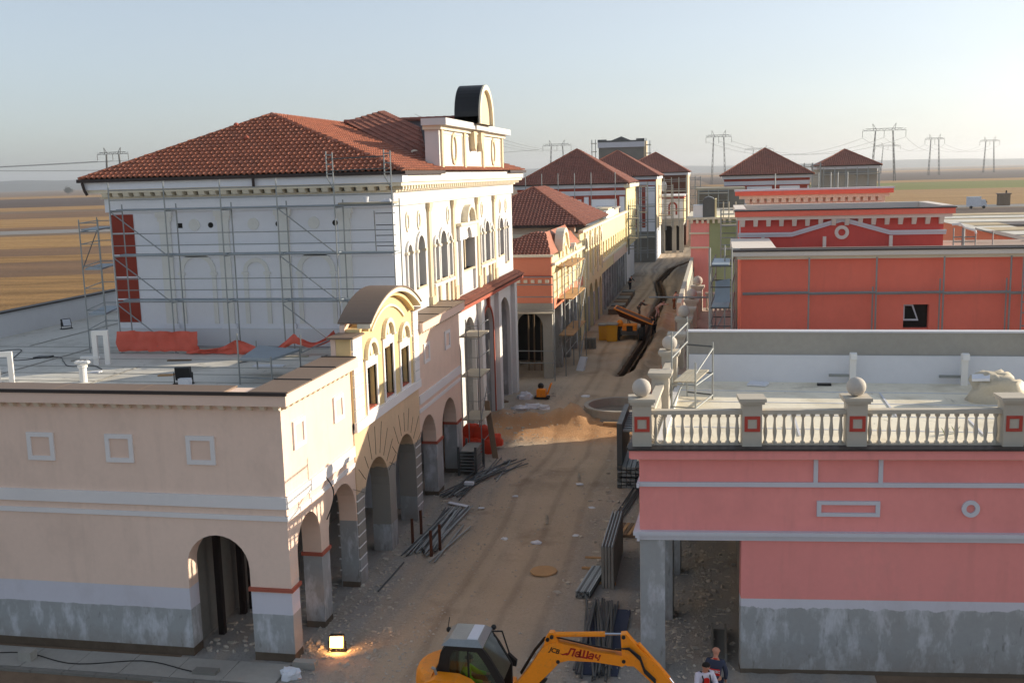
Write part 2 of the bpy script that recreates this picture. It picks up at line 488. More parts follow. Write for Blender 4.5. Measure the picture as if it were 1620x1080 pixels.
class MB:
    def __init__(m):
        m.v, m.f, m.mi, m.mats = [], [], [], []
        m.cur = 0
    def use(m, material):
        if material not in m.mats:
            m.mats.append(material)
        m.cur = m.mats.index(material)
        return m
    def face(m, pts):
        i = len(m.v)
        m.v.extend([tuple(p) for p in pts])
        m.f.append(tuple(range(i, i + len(pts))))
        m.mi.append(m.cur)
    def mesh(m, verts, faces):
        i = len(m.v)
        m.v.extend([tuple(p) for p in verts])
        for f in faces:
            m.f.append(tuple(a + i for a in f))
            m.mi.append(m.cur)
    BF = [(0, 3, 2, 1), (4, 5, 6, 7), (0, 1, 5, 4), (1, 2, 6, 5), (2, 3, 7, 6), (3, 0, 4, 7)]
    def box(m, x0, x1, y0, y1, z0, z1):
        m.mesh([(x0, y0, z0), (x1, y0, z0), (x1, y1, z0), (x0, y1, z0), (x0, y0, z1), (x1, y0, z1), (x1, y1, z1), (x0, y1, z1)], MB.BF)
    def fbox(m, fr, s0, s1, n0, n1, z0, z1):
        # n0 = outer, n1 = inner
        q = lambda s, n, z: fr.p(s, n, z)
        n0, n1 = max(n0, n1), min(n0, n1)
        m.mesh([q(s0, n0, z0), q(s1, n0, z0), q(s1, n1, z0), q(s0, n1, z0), q(s0, n0, z1), q(s1, n0, z1), q(s1, n1, z1), q(s0, n1, z1)], MB.BF)
    def hexa(m, low, high):
        m.mesh(list(low) + list(high), MB.BF)
    def tube(m, p, q, r, n=6, r2=None, cap=True):
        p, q = Vector(p), Vector(q)
        d = (q - p)
        if d.length < 1e-6:
            return
        d.normalize()
        a = d.orthogonal().normalized()
        b = d.cross(a)
        r2 = r if r2 is None else r2
        vs = []
        for c, rr in ((p, r), (q, r2)):
            for k in range(n):
                t = 2 * math.pi * k / n
                vs.append(c + a * (rr * math.cos(t)) + b * (rr * math.sin(t)))
        fs = [(k, (k + 1) % n, n + (k + 1) % n, n + k) for k in range(n)]
        if cap:
            fs += [tuple(range(n - 1, -1, -1)), tuple(range(n, 2 * n))]
        m.mesh(vs, fs)
    def path(m, pts, r, n=6):
        for a, b in zip(pts[:-1], pts[1:]):
            m.tube(a, b, r, n)
    def lathe(m, c, prof, n=16):
        vs, fs = [], []
        for r, z in prof:
            for k in range(n):
                t = 2 * math.pi * k / n
                vs.append((c[0] + r * math.cos(t), c[1] + r * math.sin(t), c[2] + z))
        for i in range(len(prof) - 1):
            for k in range(n):
                fs.append((i * n + k, i * n + (k + 1) % n, (i + 1) * n + (k + 1) % n, (i + 1) * n + k))
        fs.append(tuple(range(n - 1, -1, -1)))
        fs.append(tuple(range((len(prof) - 1) * n, len(prof) * n)))
        m.mesh(vs, fs)
    def ball(m, c, r, n=14, k=8, sq=(1, 1, 1)):
        vs, fs = [], []
        for i in range(1, k):
            ph = math.pi * i / k - math.pi / 2
            for j in range(n):
                t = 2 * math.pi * j / n
                vs.append((c[0] + r * sq[0] * math.cos(ph) * math.cos(t), c[1] + r * sq[1] * math.cos(ph) * math.sin(t), c[2] + r * sq[2] * math.sin(ph)))
        for i in range(k - 2):
            for j in range(n):
                fs.append((i * n + j, i * n + (j + 1) % n, (i + 1) * n + (j + 1) % n, (i + 1) * n + j))
        b0 = len(vs)
        vs += [(c[0], c[1], c[2] - r * sq[2]), (c[0], c[1], c[2] + r * sq[2])]
        for j in range(n):
            fs.append((b0, (j + 1) % n, j))
            fs.append((b0 + 1, (k - 2) * n + j, (k - 2) * n + (j + 1) % n))
        m.mesh(vs, fs)
    def prism(m, fr, poly, n0, n1):
        """polygon in (s, z), extruded between n0 (outer) and n1"""
        a = [fr.p(s, n0, z) for s, z in poly]
        b = [fr.p(s, n1, z) for s, z in poly]
        k = len(poly)
        m.mesh(a + b, [tuple(range(k)), tuple(range(2 * k - 1, k - 1, -1))] + [(i, k + i, k + (i + 1) % k, (i + 1) % k) for i in range(k)])
    def ring(m, fr, outer, inner, n0, n1):
        """closed band between two equal-length outlines in (s, z)"""
        k = len(outer)
        vs = [fr.p(s, n0, z) for s, z in outer] + [fr.p(s, n0, z) for s, z in inner] + [fr.p(s, n1, z) for s, z in outer] + [fr.p(s, n1, z) for s, z in inner]
        fs = []
        for i in range(k):
            j = (i + 1) % k
            fs += [(i, j, k + j, k + i), (2 * k + i, 2 * k + j, j, i), (k + i, k + j, 3 * k + j, 3 * k + i), (2 * k + j, 2 * k + i, 3 * k + i, 3 * k + j)]
        m.mesh(vs, fs)
    def arcband(m, fr, sc, zc, r0, r1, a0, a1, n0, n1, k=12, rz=1.0):
        """arched moulding; angles in degrees"""
        for i in range(k):
            t0, t1 = R(a0 + (a1 - a0) * i / k), R(a0 + (a1 - a0) * (i + 1) / k)
            P = lambda r, t: (sc + r * math.cos(t), zc + r * rz * math.sin(t))
            q = [P(r0, t0), P(r1, t0), P(r1, t1), P(r0, t1)]
            m.mesh([fr.p(s, n0, z) for s, z in q] + [fr.p(s, n1, z) for s, z in q], MB.BF)
    def wall(m, fr, s0, s1, z0, top, thick, holes=(), n=0.0):
        """a wall with arched (rise > 0) or square openings; holes = (s0, s1, bottom, spring, rise)"""
        tops = top if isinstance(top, (list, tuple)) else [(s0, top), (s1, top)]
        def ztop(s):
            for (a, za), (b, zb) in zip(tops[:-1], tops[1:]):
                if a - 1e-9 <= s <= b + 1e-9:
                    return za + (zb - za) * ((s - a) / (b - a) if b > a else 0)
            return tops[-1][1]
        B = {round(s0, 4), round(s1, 4)} | {round(a, 4) for a, _ in tops if s0 <= a <= s1}
        def htop(h, s):
            a, b, bo, sp, rise = h
            if rise <= 0:
                return sp
            c, w = (a + b) / 2, (b - a) / 2
            return sp + rise * math.sqrt(max(0, 1 - ((s - c) / w) ** 2))
        for h in holes:
            a, b = h[0], h[1]
            B |= {round(a, 4), round(b, 4)}
            if h[4] > 0:
                for k in range(1, 14):
                    B.add(round((a + b) / 2 - (b - a) / 2 * math.cos(math.pi * k / 14), 4))
        B = sorted(x for x in B if s0 - 1e-6 <= x <= s1 + 1e-6)
        ni = n - thick
        q = fr.p
        for a, b in zip(B[:-1], B[1:]):
            mid = (a + b) / 2
            hs = sorted([h for h in holes if h[0] < mid < h[1]], key=lambda h: h[2])
            lo = (z0, z0)
            spans = []
            for h in hs:
                if h[2] > z0 + 1e-6:
                    spans.append((lo, (h[2], h[2])))
                    m.face([q(a, n, h[2]), q(b, n, h[2]), q(b, ni, h[2]), q(a, ni, h[2])])
                lo = (htop(h, a), htop(h, b))
                m.face([q(a, n, lo[0]), q(a, ni, lo[0]), q(b, ni, lo[1]), q(b, n, lo[1])])
            spans.append((lo, (ztop(a), ztop(b))))
            for (l0, l1), (h0, h1) in spans:
                m.face([q(a, n, l0), q(b, n, l1), q(b, n, h1), q(a, n, h0)])
                m.face([q(b, ni, l1), q(a, ni, l0), q(a, ni, h0), q(b, ni, h1)])
            m.face([q(a, n, ztop(a)), q(b, n, ztop(b)), q(b, ni, ztop(b)), q(a, ni, ztop(a))])
        for h in holes:
            for s in (h[0], h[1]):
                if s0 + 1e-6 < s < s1 - 1e-6:
                    m.face([q(s, n, max(z0, h[2])), q(s, ni, max(z0, h[2])), q(s, ni, h[3]), q(s, n, h[3])])
        for s in (s0, s1):
            m.face([q(s, n, z0), q(s, ni, z0), q(s, ni, ztop(s)), q(s, n, ztop(s))])
    def build(m, name, parent=None, material=None, smooth=False, kind=None):
        me = bpy.data.meshes.new(name)
        o3 = org(parent)
        me.from_pydata([(x - o3.x, y - o3.y, z - o3.z) for x, y, z in m.v], [], m.f)
        if material is not None:
            me.materials.append(material)
        else:
            for t in m.mats:
                me.materials.append(t)
            if len(m.mats) > 1:
                me.polygons.foreach_set('material_index', m.mi)
        if smooth:
            me.polygons.foreach_set('use_smooth', [True] * len(me.polygons))
        me.validate()
        o = bpy.data.objects.new(name, me)
        COL.objects.link(o)
        if parent is not None:
            o.parent = parent
            ORG[o.name] = o3
        else:
            ORG[o.name] = Vector((0, 0, 0))
        if kind:
            o['kind'] = kind
        return o

def part(name, parent, material, fn, smooth=False, kind=None):
    m = MB()
    fn(m)
    return m.build(name, parent, material, smooth, kind)
def pbox(name, parent, material, fr, s0, s1, n0, n1, z0, z1):
    m = MB()
    m.fbox(fr, s0, s1, n0, n1, z0, z1)
    return m.build(name, parent, material)
def ptube(name, parent, material, p, q, r=0.03, n=6):
    m = MB()
    m.tube(p, q, r, n)
    return m.build(name, parent, material, smooth=False)
def solid(name, material, fn, label, cat, group=None, smooth=False):
    """a thing that is one mesh; its origin is moved to its base"""
    m = MB()
    fn(m)
    xs = [v[0] for v in m.v]; ys = [v[1] for v in m.v]; zs = [v[2] for v in m.v]
    c = Vector(((min(xs) + max(xs)) / 2, (min(ys) + max(ys)) / 2, min(zs)))
    m.v = [(x - c.x, y - c.y, z - c.z) for x, y, z in m.v]
    o = m.build(name, None, material, smooth)
    o.location = c
    ORG[o.name] = c
    return tag(o, label, cat, group)
def struct(name, material, fn, smooth=False):
    m = MB()
    fn(m)
    return m.build(name, None, material, smooth, 'structure')

def proto(name, material, fn, smooth=False):
    m = MB()
    fn(m)
    me = bpy.data.meshes.new(name)
    me.from_pydata(m.v, [], m.f)
    me.materials.append(material)
    if smooth:
        me.polygons.foreach_set('use_smooth', [True] * len(me.polygons))
    return me
def inst(name, me, parent, loc, rz=0.0, mw=None):
    o = bpy.data.objects.new(name, me)
    COL.objects.link(o)
    o.parent = parent
    l = Vector(loc) - org(parent)
    if mw is not None:
        o.matrix_local = Matrix.Translation(l) @ mw
    else:
        o.location = l
        o.rotation_euler = (0, 0, rz)
    ORG[o.name] = org(parent)
    return o
def copy_tree(root, loc, rz=0.0, label=None, group=None):
    r = root.copy()
    COL.objects.link(r)
    r.location = loc
    r.rotation_euler = (0, 0, rz)
    if label:
        r['label'] = label
    if group:
        r['group'] = group
    for ch in list(root.children):
        c = ch.copy()
        COL.objects.link(c)
        c.parent = r
        for g in list(ch.children):
            d = g.copy()
            COL.objects.link(d)
            d.parent = c
    return r

def tiles(parent, e0, e1, a0, a1, material, pitch=0.22, row=0.31, single=0):
    """pantiles on a roof slope from eave e0-e1 up to a0-a1: rows that overlap, waves across"""
    e0, e1, a0, a1 = Vector(e0), Vector(e1), Vector(a0), Vector(a1)
    U = (e1 - e0).normalized()
    W = ((a0 + a1) / 2 - e0)
    V = (W - U * W.dot(U))
    L = V.length
    V.normalize()
    Nn = U.cross(V).normalized()
    if Nn.z < 0:
        Nn = -Nn
    uL1, uR0, uR1 = (a0 - e0).dot(U), (e1 - e0).dot(U), (a1 - e0).dot(U)
    uL = lambda v: uL1 * v / L
    uR = lambda v: uR0 + (uR1 - uR0) * v / L
    m = MB()
    m.face([e0 - Nn * 0.03, e1 - Nn * 0.03, a1 - Nn * 0.03, a0 - Nn * 0.03])
    m.build('roof_deck', parent, M['gutter'])
    prof = [(0, 0.0), (0.16, 0.03), (0.34, 0.066), (0.54, 0.070), (0.74, 0.034), (0.86, 0.0)]
    rows = max(1, int(L / row))
    rr = L / rows
    m = MB()
    done = 0
    tm = None
    for r in range(rows):
        v0, v1 = max(0, r * rr - 0.05), min(L, (r + 1) * rr + 0.02)
        lift0, lift1 = 0.07, 0.005
        umin, umax = min(uL(v0), uL(v1)), max(uR(v0), uR(v1))
        k0, k1 = int(math.floor(umin / pitch)), int(math.ceil(umax / pitch))
        for k in range(k0, k1):
            if done < single and uL(v1) < k * pitch and (k + 1) * pitch < uR(v1):
                if tm is None:
                    t = MB()
                    pp = prof + [(1.0, 0.0)]
                    lo = [U * (x * pitch) + Nn * (h + lift0) for x, h in pp]
                    hi = [U * (x * pitch) + V * (rr + 0.07) + Nn * (h + lift1) for x, h in pp]
                    bt = [U * (x * pitch) + Nn * (h + lift0 - 0.05) for x, h in pp]
                    n_ = len(pp)
                    t.mesh(lo + hi + bt, [(i, i + 1, n_ + i + 1, n_ + i) for i in range(n_ - 1)] + [(2 * n_ + i, 2 * n_ + i + 1, i + 1, i) for i in range(n_ - 1)])
                    tm = bpy.data.meshes.new('roof_tile')
                    tm.from_pydata([tuple(x) for x in t.v], [], t.f)
                    tm.materials.append(material)
                inst('roof_tile', tm, parent, e0 + U * (k * pitch) + V * v0 + Nn * random.uniform(0, 0.008))
                done += 1
                continue
            pp = [(k + x) * pitch for x, h in prof] + [(k + 1) * pitch]
            hh = [h for x, h in prof] + [0.0]
            jit = random.uniform(0, 0.008)
            for i in range(len(pp) - 1):
                b0, b1 = [min(max(x, uL(v0)), uR(v0)) for x in pp[i:i + 2]]
                t0, t1 = [min(max(x, uL(v1)), uR(v1)) for x in pp[i:i + 2]]
                if b1 - b0 < 1e-5 and t1 - t0 < 1e-5:
                    continue
                P = lambda u, v, h: e0 + U * u + V * v + Nn * (h + jit)
                A, B_ = P(b0, v0, hh[i] + lift0), P(b1, v0, hh[i + 1] + lift0)
                C, D = P(t1, v1, hh[i + 1] + lift1), P(t0, v1, hh[i] + lift1)
                m.face([A, B_, C, D])
                if b1 - b0 > 1e-5:
                    m.face([A - Nn * 0.05, B_ - Nn * 0.05, B_, A])
    if m.f:
        m.build('roof_tiles', parent, material, kind='stuff')

def ridge(parent, p, q, material, seg=0.42, r=0.11):
    p, q = Vector(p), Vector(q)
    d = q - p
    n = max(1, int(d.length / seg))
    L = d.length / n
    me = proto('ridge_tile', material, lambda m: m.tube((0, 0, -0.02), (0, 0, L + 0.03), r * 1.08, 8, r * 0.92))
    rot = d.to_track_quat('Z', 'Y').to_matrix().to_4x4()
    for i in range(n):
        inst('ridge_tile', me, parent, p + d * (i / n), mw=rot)

def hip_roof(parent, x0, x1, y0, y1, ze, ax, ay0, ay1, za, material, pitch=0.22, row=0.31, single=0, ridges=True, seg=0.42, back=True):
    """hipped roof with eaves at ze and a ridge from (ax, ay0) to (ax, ay1) at za"""
    A, B, C, D = (x0, y0, ze), (x1, y0, ze), (x1, y1, ze), (x0, y1, ze)
    P, Q = (ax, ay0, za), (ax, ay1, za)
    tiles(parent, A, B, P, P, material, pitch, row, single)
    tiles(parent, B, C, P, Q, material, pitch, row)
    m = MB()
    m.face([C, D, Q])
    m.face([D, A, P, Q])
    m.build('rear_slope', parent, material)
    if ridges:
        for a, b in ((A, P), (B, P), (P, Q)):
            ridge(parent, a, b, material, seg)
# ------------------------------------------------------------------ ground, fields, street
from mathutils import noise as mnoise
SX0, SX1, SY0, SY1 = -15.2, 4.2, 15.0, 190.0
TR = [(-6.25, 69.8), (-5.75, 84), (-5.9, 99), (-5.8, 114), (-7.2, 131), (-6.4, 148), (-3.7, 161.7)]
def seg_d(x, y, pts):
    best = 1e9
    for (ax, ay), (bx, by) in zip(pts[:-1], pts[1:]):
        dx, dy = bx - ax, by - ay
        t = max(0, min(1, ((x - ax) * dx + (y - ay) * dy) / (dx * dx + dy * dy)))
        best = min(best, math.hypot(x - ax - t * dx, y - ay - t * dy))
    return best
RIDGE = [(-12.6, 56.6), (-9.5, 55.6), (-7.4, 55.9)]
def street_z(x, y):
    z = 0.05 * mnoise.noise(Vector((x * 0.5, y * 0.35, 0))) + 0.03 * mnoise.noise(Vector((x * 2.1, y * 1.7, 3)))
    for c in (-8.6, -6.8):                                  # wheel ruts
        z -= 0.04 * math.exp(-((x - c - 0.25 * math.sin(y * 0.13)) / 0.28) ** 2)
    if y > 66:
        d = seg_d(x, y, TR)
        if d < 2.5:
            z -= 1.1 * max(0, min(1, (0.55 - d) / 0.22))
            z += (0.28 + 0.25 * mnoise.noise(Vector((x, y, 9)))) * math.exp(-((d - 1.15) / 0.42) ** 2) * (1 if x > -6 else 0.45)
    if 50 < y < 62:
        d = seg_d(x, y, RIDGE)
        z += (0.42 + 0.5 * mnoise.noise(Vector((x * 0.8, y * 0.8, 5))) + 0.2 * mnoise.noise(Vector((x * 2.6, y * 2.6, 5)))) * math.exp(-(d / 1.1) ** 2)
        z += 0.75 * math.exp(-((x + 8.0) ** 2 + (y - 56.2) ** 2) / 0.55)
        z -= 0.10 * math.exp(-((y - 57.6) / 0.5) ** 2) * (1 if x < -6.5 else 0)
    if x > -5 and y < 40:
        z += 0.05 * mnoise.noise(Vector((x * 3.1, y * 3.1, 1)))
    ed = min(x - SX0, SX1 - x, y - SY0, SY1 - y)
    return z * min(1, max(0, ed / 0.8))
def street_mesh(m):
    xs = [SX0 + (SX1 - SX0) * i / 96 for i in range(97)]
    ys, y = [], SY0
    while y < SY1:
        ys.append(y)
        y += 0.16 + max(0, (y - 20)) * 0.0035
    ys.append(SY1)
    n = len(xs)
    m.mesh([(x, y, street_z(x, y)) for y in ys for x in xs],
           [(j * n + i, j * n + i + 1, (j + 1) * n + i + 1, (j + 1) * n + i) for j in range(len(ys) - 1) for i in range(n - 1)])
struct('street', M['dirt'], street_mesh, True)
def trench(m):
    pts = []
    for (ax, ay), (bx, by) in zip(TR[:-1], TR[1:]):
        n = max(2, int((by - ay) / 0.5))
        pts += [(ax + (bx - ax) * i / n, ay + (by - ay) * i / n) for i in range(n)]
    pts.append(TR[-1])
    rows = []
    for i, (x, y) in enumerate(pts):
        a, b = pts[max(0, i - 1)], pts[min(len(pts) - 1, i + 1)]
        d = Vector((b[0] - a[0], b[1] - a[1], 0)).normalized()
        s = Vector((d.y, -d.x, 0))
        w = 0.2 + 0.09 * mnoise.noise(Vector((x, y * 0.9, 2)))
        sec = [(-w - 0.16, 0.02), (-w, -0.06), (-w * 0.8, -0.7), (w * 0.8, -0.7), (w, -0.06), (w + 0.2, 0.08 + 0.1 * mnoise.noise(Vector((x, y, 4))))]
        rows.append([Vector((x, y, 0)) + s * u + Vector((0, 0, z)) for u, z in sec])
    for r0, r1 in zip(rows[:-1], rows[1:]):
        for k in range(5):
            m.face([r0[k], r0[k + 1], r1[k + 1], r1[k]])
struct('trench', M['damp'], trench)
FAR = 9000
def plain(m):
    for x0, x1, y0, y1 in ((-FAR, FAR, -60, SY0), (-FAR, FAR, SY1, FAR), (-FAR, SX0, SY0, SY1), (SX1, FAR, SY0, SY1)):
        m.face([(x0, y0, 0), (x1, y0, 0), (x1, y1, 0), (x0, y1, 0)])
struct('ground', M['f_base'], plain)

# field strips: on the left they run across the view, seen over the flat roof; z steps keep flush sheets apart
def strip(name, material, pts, z):
    struct(name, material, lambda m: m.face([(x, y, z) for x, y in pts]))
LV = Vector((-0.58, 0.815))                 # line of sight towards the far left
LT = Vector((0.90, 0.30))                   # the way the furrows run
def lfield(name, mt, d0, d1, z=0.01, w=900):
    a, b = LV * d0, LV * d1
    e = lambda d: (-2 + d * 0.12) if d < 200 else (20 + d * 0.25 if d > 260 else 14 + (d - 200))
    p = [a - LT * (40 + d0 * 0.9), a + LT * e(d0), b + LT * e(d1), b - LT * (40 + d1 * 0.9)]
    strip(name, mt, [tuple(x) for x in p], z)
lfield('stubble_field', M['f_straw'], 70, 178, 0.02)
lfield('ploughed_field', M['f_plough'], 178, 213, 0.02)
lfield('stubble_field', M['f_straw'], 213, 232, 0.02)
lfield('ploughed_field', M['f_plough'], 232, 262, 0.02)
lfield('stubble_field', M['f_straw2'], 262, 330, 0.02)
lfield('country_road', M['f_road'], 344, 374, 0.05)
lfield('ploughed_field', M['f_plough'], 376, 405, 0.03)
lfield('stubble_field', M['f_straw2'], 405, 520, 0.03)
lfield('ploughed_field', M['f_plough'], 520, 640, 0.03)
lfield('stubble_field', M['f_straw2'], 700, 830, 0.03)
lfield('ploughed_field', M['f_dark'], 830, 1500, 0.04)
lfield('stubble_field', M['f_straw2'], 1500, 1900, 0.05)
def rfield(name, mt, y0, y1, z=0.02):
    strip(name, mt, [(-y0 * 0.02 + 14, y0), (y0 * 0.5, y0 * 0.97), (y1 * 0.5, y1 * 0.97), (-y1 * 0.02, y1)], z)
rfield('ploughed_field', M['f_dark'], 240, 345)
rfield('gravel_track', M['f_road'], 352, 374, 0.04)
rfield('stubble_field', M['f_straw2'], 376, 620)
rfield('wheat_field', M['f_green'], 620, 880)
rfield('stubble_field', M['f_straw2'], 880, 1010, 0.03)
rfield('ploughed_field', M['f_dark'], 1010, 1900, 0.04)
rfield('stubble_field', M['f_straw2'], 2300, 2900, 0.06)

def hills(m):
    pts = []
    for i in range(121):
        a = R(48 - i * 0.92)
        h = 30 + 34 * (0.5 + mnoise.noise(Vector((i * 0.07, 2, 0)))) + 9 * mnoise.noise(Vector((i * 0.35, 7, 0)))
        h *= 0.35 + 0.65 * max(0, min(1, (78 - i) / 40))
        pts.append((a, h))
    rows = []
    for a, h in pts:
        dx, dy = -math.sin(a), math.cos(a)
        rows.append([(dx * 6200, dy * 6200, -1), (dx * 6700, dy * 6700, h * 0.7), (dx * 7300, dy * 7300, h * 1.3), (dx * 8000, dy * 8000, -1)])
    for r0, r1 in zip(rows[:-1], rows[1:]):
        for k in range(3):
            m.face([r0[k], r1[k], r1[k + 1], r0[k + 1]])
struct('hills', M['hill'], hills)

# gravel on the street margins
def gravel(m):
    rnd = random.Random(3)
    for i in range(16000):
        y = 21 + 45 * rnd.random() ** 1.7
        if rnd.random() < 0.5:
            x = -11.9 + 3.6 * rnd.random() ** 1.6
        else:
            x = -0.2 - 4.4 * rnd.random() ** 1.4 if rnd.random() < 0.8 else rnd.uniform(-9, -4)
        r = 0.014 + 0.05 * rnd.random() ** 3
        z = street_z(x, y) + r * 0.3
        a = rnd.random() * 6.28
        c, s = math.cos(a) * r, math.sin(a) * r
        m.mesh([(x + c, y + s, z), (x - s, y + c * 0.8, z - r * 0.2), (x - c, y - s, z), (x + s, y - c * 0.8, z), (x + s * 0.2, y, z + r * rnd.uniform(0.4, 0.8))],
               [(0, 1, 4), (1, 2, 4), (2, 3, 4), (3, 0, 4)])
m_ = MB(); gravel(m_); m_.build('gravel', None, M['stone'], kind='stuff')

# paving along the front of the near left building
pv = struct('pavement', M['concrete_dk'], lambda m: m.box(-32, -11.75, 24.75, 26.02, -0.3, 0.02))
for i in range(13):
    for j in range(1):
        x0 = -31.9 + i * 1.55
        pbox('paving_slab', pv, M['concrete'], FLAT, x0, x0 + 1.53, -24.80, -25.98, 0.02, 0.05 + 0.008 * random.random())
struct('kerb', M['concrete_dk'], lambda m: [m.box(-32 + i * 1.0, -31.02 + i * 1.0, 24.58, 24.73, -0.3, 0.07) for i in range(20)])

# ------------------------------------------------------------------ near left arcade building
A = thing('arcade_building', 'near left peach arcade building with street arches and a curved gable', 'building', (-11.7, 26.2, 0))
FF, SF = Fr(0, 26.2, 0), Fr(-11.7, 0, 90)                # front plane (s = x) and street plane (s = y)
def a_front(m):
    m.wall(FF, -34, -11.7, -0.3, 7.5, 0.55, [(-14.82, -12.92, -0.3, 2.73, 0.96)])
part('front_wall', A, M['peach'], a_front)
ARCH = [(26.62, 28.55, 2.98, 0.97), (29.2, 31.72, 2.68, 1.26), (32.5, 35.25, 2.5, 1.40), (36.0, 38.65, 2.5, 1.36), (39.45, 41.92, 2.6, 1.24), (42.9, 45.45, 2.55, 1.26)]
part('street_wall', A, M['peach_side'], lambda m: m.wall(SF, 26.752, 31.8, -0.3, 7.5, 0.6, [(26.751, 28.55, -0.3, 2.98, 0.0)] and [(29.2, 31.72, -0.3, 2.68, 1.26), (26.78, 28.55, -0.3, 2.98, 0.97)]))
part('corner_pier', A, M['peach_side'], lambda m: m.fbox(SF, 26.203, 26.752, 0.0, -0.6, -0.3, 7.497) if False else m.fbox(SF, 26.753, 26.78, 0.0, -0.6, -0.3, 0.0))
GT = [(31.8, 8.42), (32.75, 8.42), (32.76, 8.58), (33.3, 8.62)]
for k in range(17):
    t = -1 + 2 * k / 16
    s = 35.75 + 2.44 * t
    GT.append((s, 8.62 + 0.86 * (math.sqrt(max(0, 6.2 ** 2 - (3.0 * t) ** 2)) - math.sqrt(6.2 ** 2 - 9)) / (6.2 - math.sqrt(6.2 ** 2 - 9))))
GT += [(38.2, 8.62), (38.7, 8.58), (38.71, 8.42), (39.45, 8.42)]
WIN = [(33.2, 34.2, 5.72, 7.2), (35.15, 36.15, 5.72, 7.62), (37.1, 38.1, 5.72, 7.2)]
part('gable_wall_lower', A, M['ochre'], lambda m: m.wall(SF, 31.8, 39.45, -0.3, 5.4, 0.7, [(a, b, -0.3, sp, r) for a, b, sp, r in ARCH[2:4]], 0.03))
part('gable_wall', A, M['ochre_top'], lambda m: m.wall(SF, 31.8, 39.45, 5.4, GT, 0.5, [(a, b, z0, z1, 0) for a, b, z0, z1 in WIN], 0.06))
part('street_wall_far', A, M['peach_side'], lambda m: m.wall(SF, 39.45, 46.3, -0.3, 7.5, 0.6, [(a, b, -0.3, sp, r) for a, b, sp, r in ARCH[4:]]))
part('end_wall', A, M['peach_dull'], lambda m: m.box(-12.6, -11.71, 46.3, 46.55, 0, 7.5))
# back wall of the arcade, its floor slab, the flat roof and dark steel columns inside
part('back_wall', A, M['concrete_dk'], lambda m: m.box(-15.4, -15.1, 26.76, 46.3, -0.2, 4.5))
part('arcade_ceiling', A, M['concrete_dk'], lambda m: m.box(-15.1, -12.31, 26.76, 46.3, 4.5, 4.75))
part('roof_slab', A, M['screed'], lambda m: [m.box(-36, -12.32, 26.76, 40.0, 6.3, 6.75), m.box(-36, -24.95, 40.0, 66, 6.3, 6.75)])
for x, y in ((-14.7, 27.75), (-14.72, 29.25), (-14.6, 29.7), (-13.9, 31.6), (-13.9, 34.2), (-13.9, 38.0), (-13.9, 41.5)):
    pbox('steel_column', A, M['col_steel'], FLAT, x - 0.09, x + 0.09, -y + 0.09, -y - 0.09, 0, 4.5)
for i in range(9):
    y = 28.2 + 1.45 * i
    part('membrane_seam', A, M['concrete'], lambda m: m.box(-32.2, -12.5, y + 0.1 * math.sin(i * 2.3), y + 0.07 + 0.1 * math.sin(i * 2.3), 6.752, 6.762))
for x, y0, y1 in ((-17.2, 27.0, 31.1), (-21.4, 31.1, 35.4), (-26.0, 28.2, 39.8), (-29.3, 40, 60), (-15.0, 32.5, 38.2)):
    part('membrane_seam', A, M['concrete'], lambda m: m.box(x, x + 0.07, y0, y1, 6.764, 6.772))
pbox('parapet_wall', A, M['membrane'], FLAT, -32.6, -32.3, -30.0, -64.0, 6.75, 7.85)
pbox('parapet_coping', A, M['coping_dk'], FLAT, -32.7, -32.2, -29.9, -64.1, 7.85, 7.92)
# string courses
for fr, s0, s1 in ((FF, -34, -11.66), (SF, 26.16, 31.75), (SF, 39.5, 46.3)):
    pbox('string_course', A, M['trim'], fr, s0, s1, 0.07, -0.05, 4.53, 4.88)
    pbox('string_course', A, M['trim'], fr, s0, s1, 0.045, -0.05, 4.18, 4.32)
pbox('string_course', A, M['trim'], SF, 31.8, 39.46, 0.16, 0.0, 5.3, 5.62)
# parapet fascia, coping sheets and corbels
pbox('fascia', A, M['peach_dull'], FF, -34, -11.4, 0.30, 0.0, 7.5, 7.84)
pbox('fascia', A, M['peach_dull'], SF, 26.2, 31.79, 0.299, 0.0, 7.501, 7.839)
pbox('fascia', A, M['peach_dull'], SF, 39.46, 46.5, 0.30, 0.0, 7.5, 7.84)
pbox('parapet', A, M['peach_dull'], FLAT, -34, -11.7, -26.2, -26.75, 7.497, 7.835)
pbox('parapet', A, M['peach_dull'], FLAT, -12.3, -11.703, -26.75, -46.5, 7.497, 7.835)
pbox('parapet_back', A, M['screed'], FLAT, -34, -12.32, -26.74, -26.80, 6.75, 7.83)
pbox('parapet_back', A, M['screed'], FLAT, -12.36, -12.31, -26.80, -46.5, 6.75, 7.83)
x = -34.0
while x < -13.2:
    pbox('coping_sheet', A, M['coping'], FLAT, x, min(x + 2.58, -12.53), -25.86, -26.84, 7.845, 7.885)
    x += 2.6
pbox('coping_edge', A, M['coping_dk'], FF, -34, -11.36, 0.345, 0.28, 7.80, 7.895)
y = 26.0
for L in (1.75, 1.95, 1.8):
    pbox('coping_sheet', A, M['coping'], SF, y, y + L - 0.03, 0.33, -0.82, 7.845, 7.89)
    pbox('coping_seam', A, M['coping_dk'], SF, y + L - 0.05, y + L + 0.01, 0.335, -0.82, 7.86, 7.915)
    y += L
for y, L in ((39.5, 2.3), (41.8, 2.3), (44.1, 2.4)):
    pbox('coping_sheet', A, M['coping'], SF, y, y + L - 0.03, 0.33, -0.82, 7.845, 7.89)
    pbox('coping_seam', A, M['coping_dk'], SF, y + L - 0.05, y + L + 0.01, 0.335, -0.82, 7.86, 7.915)
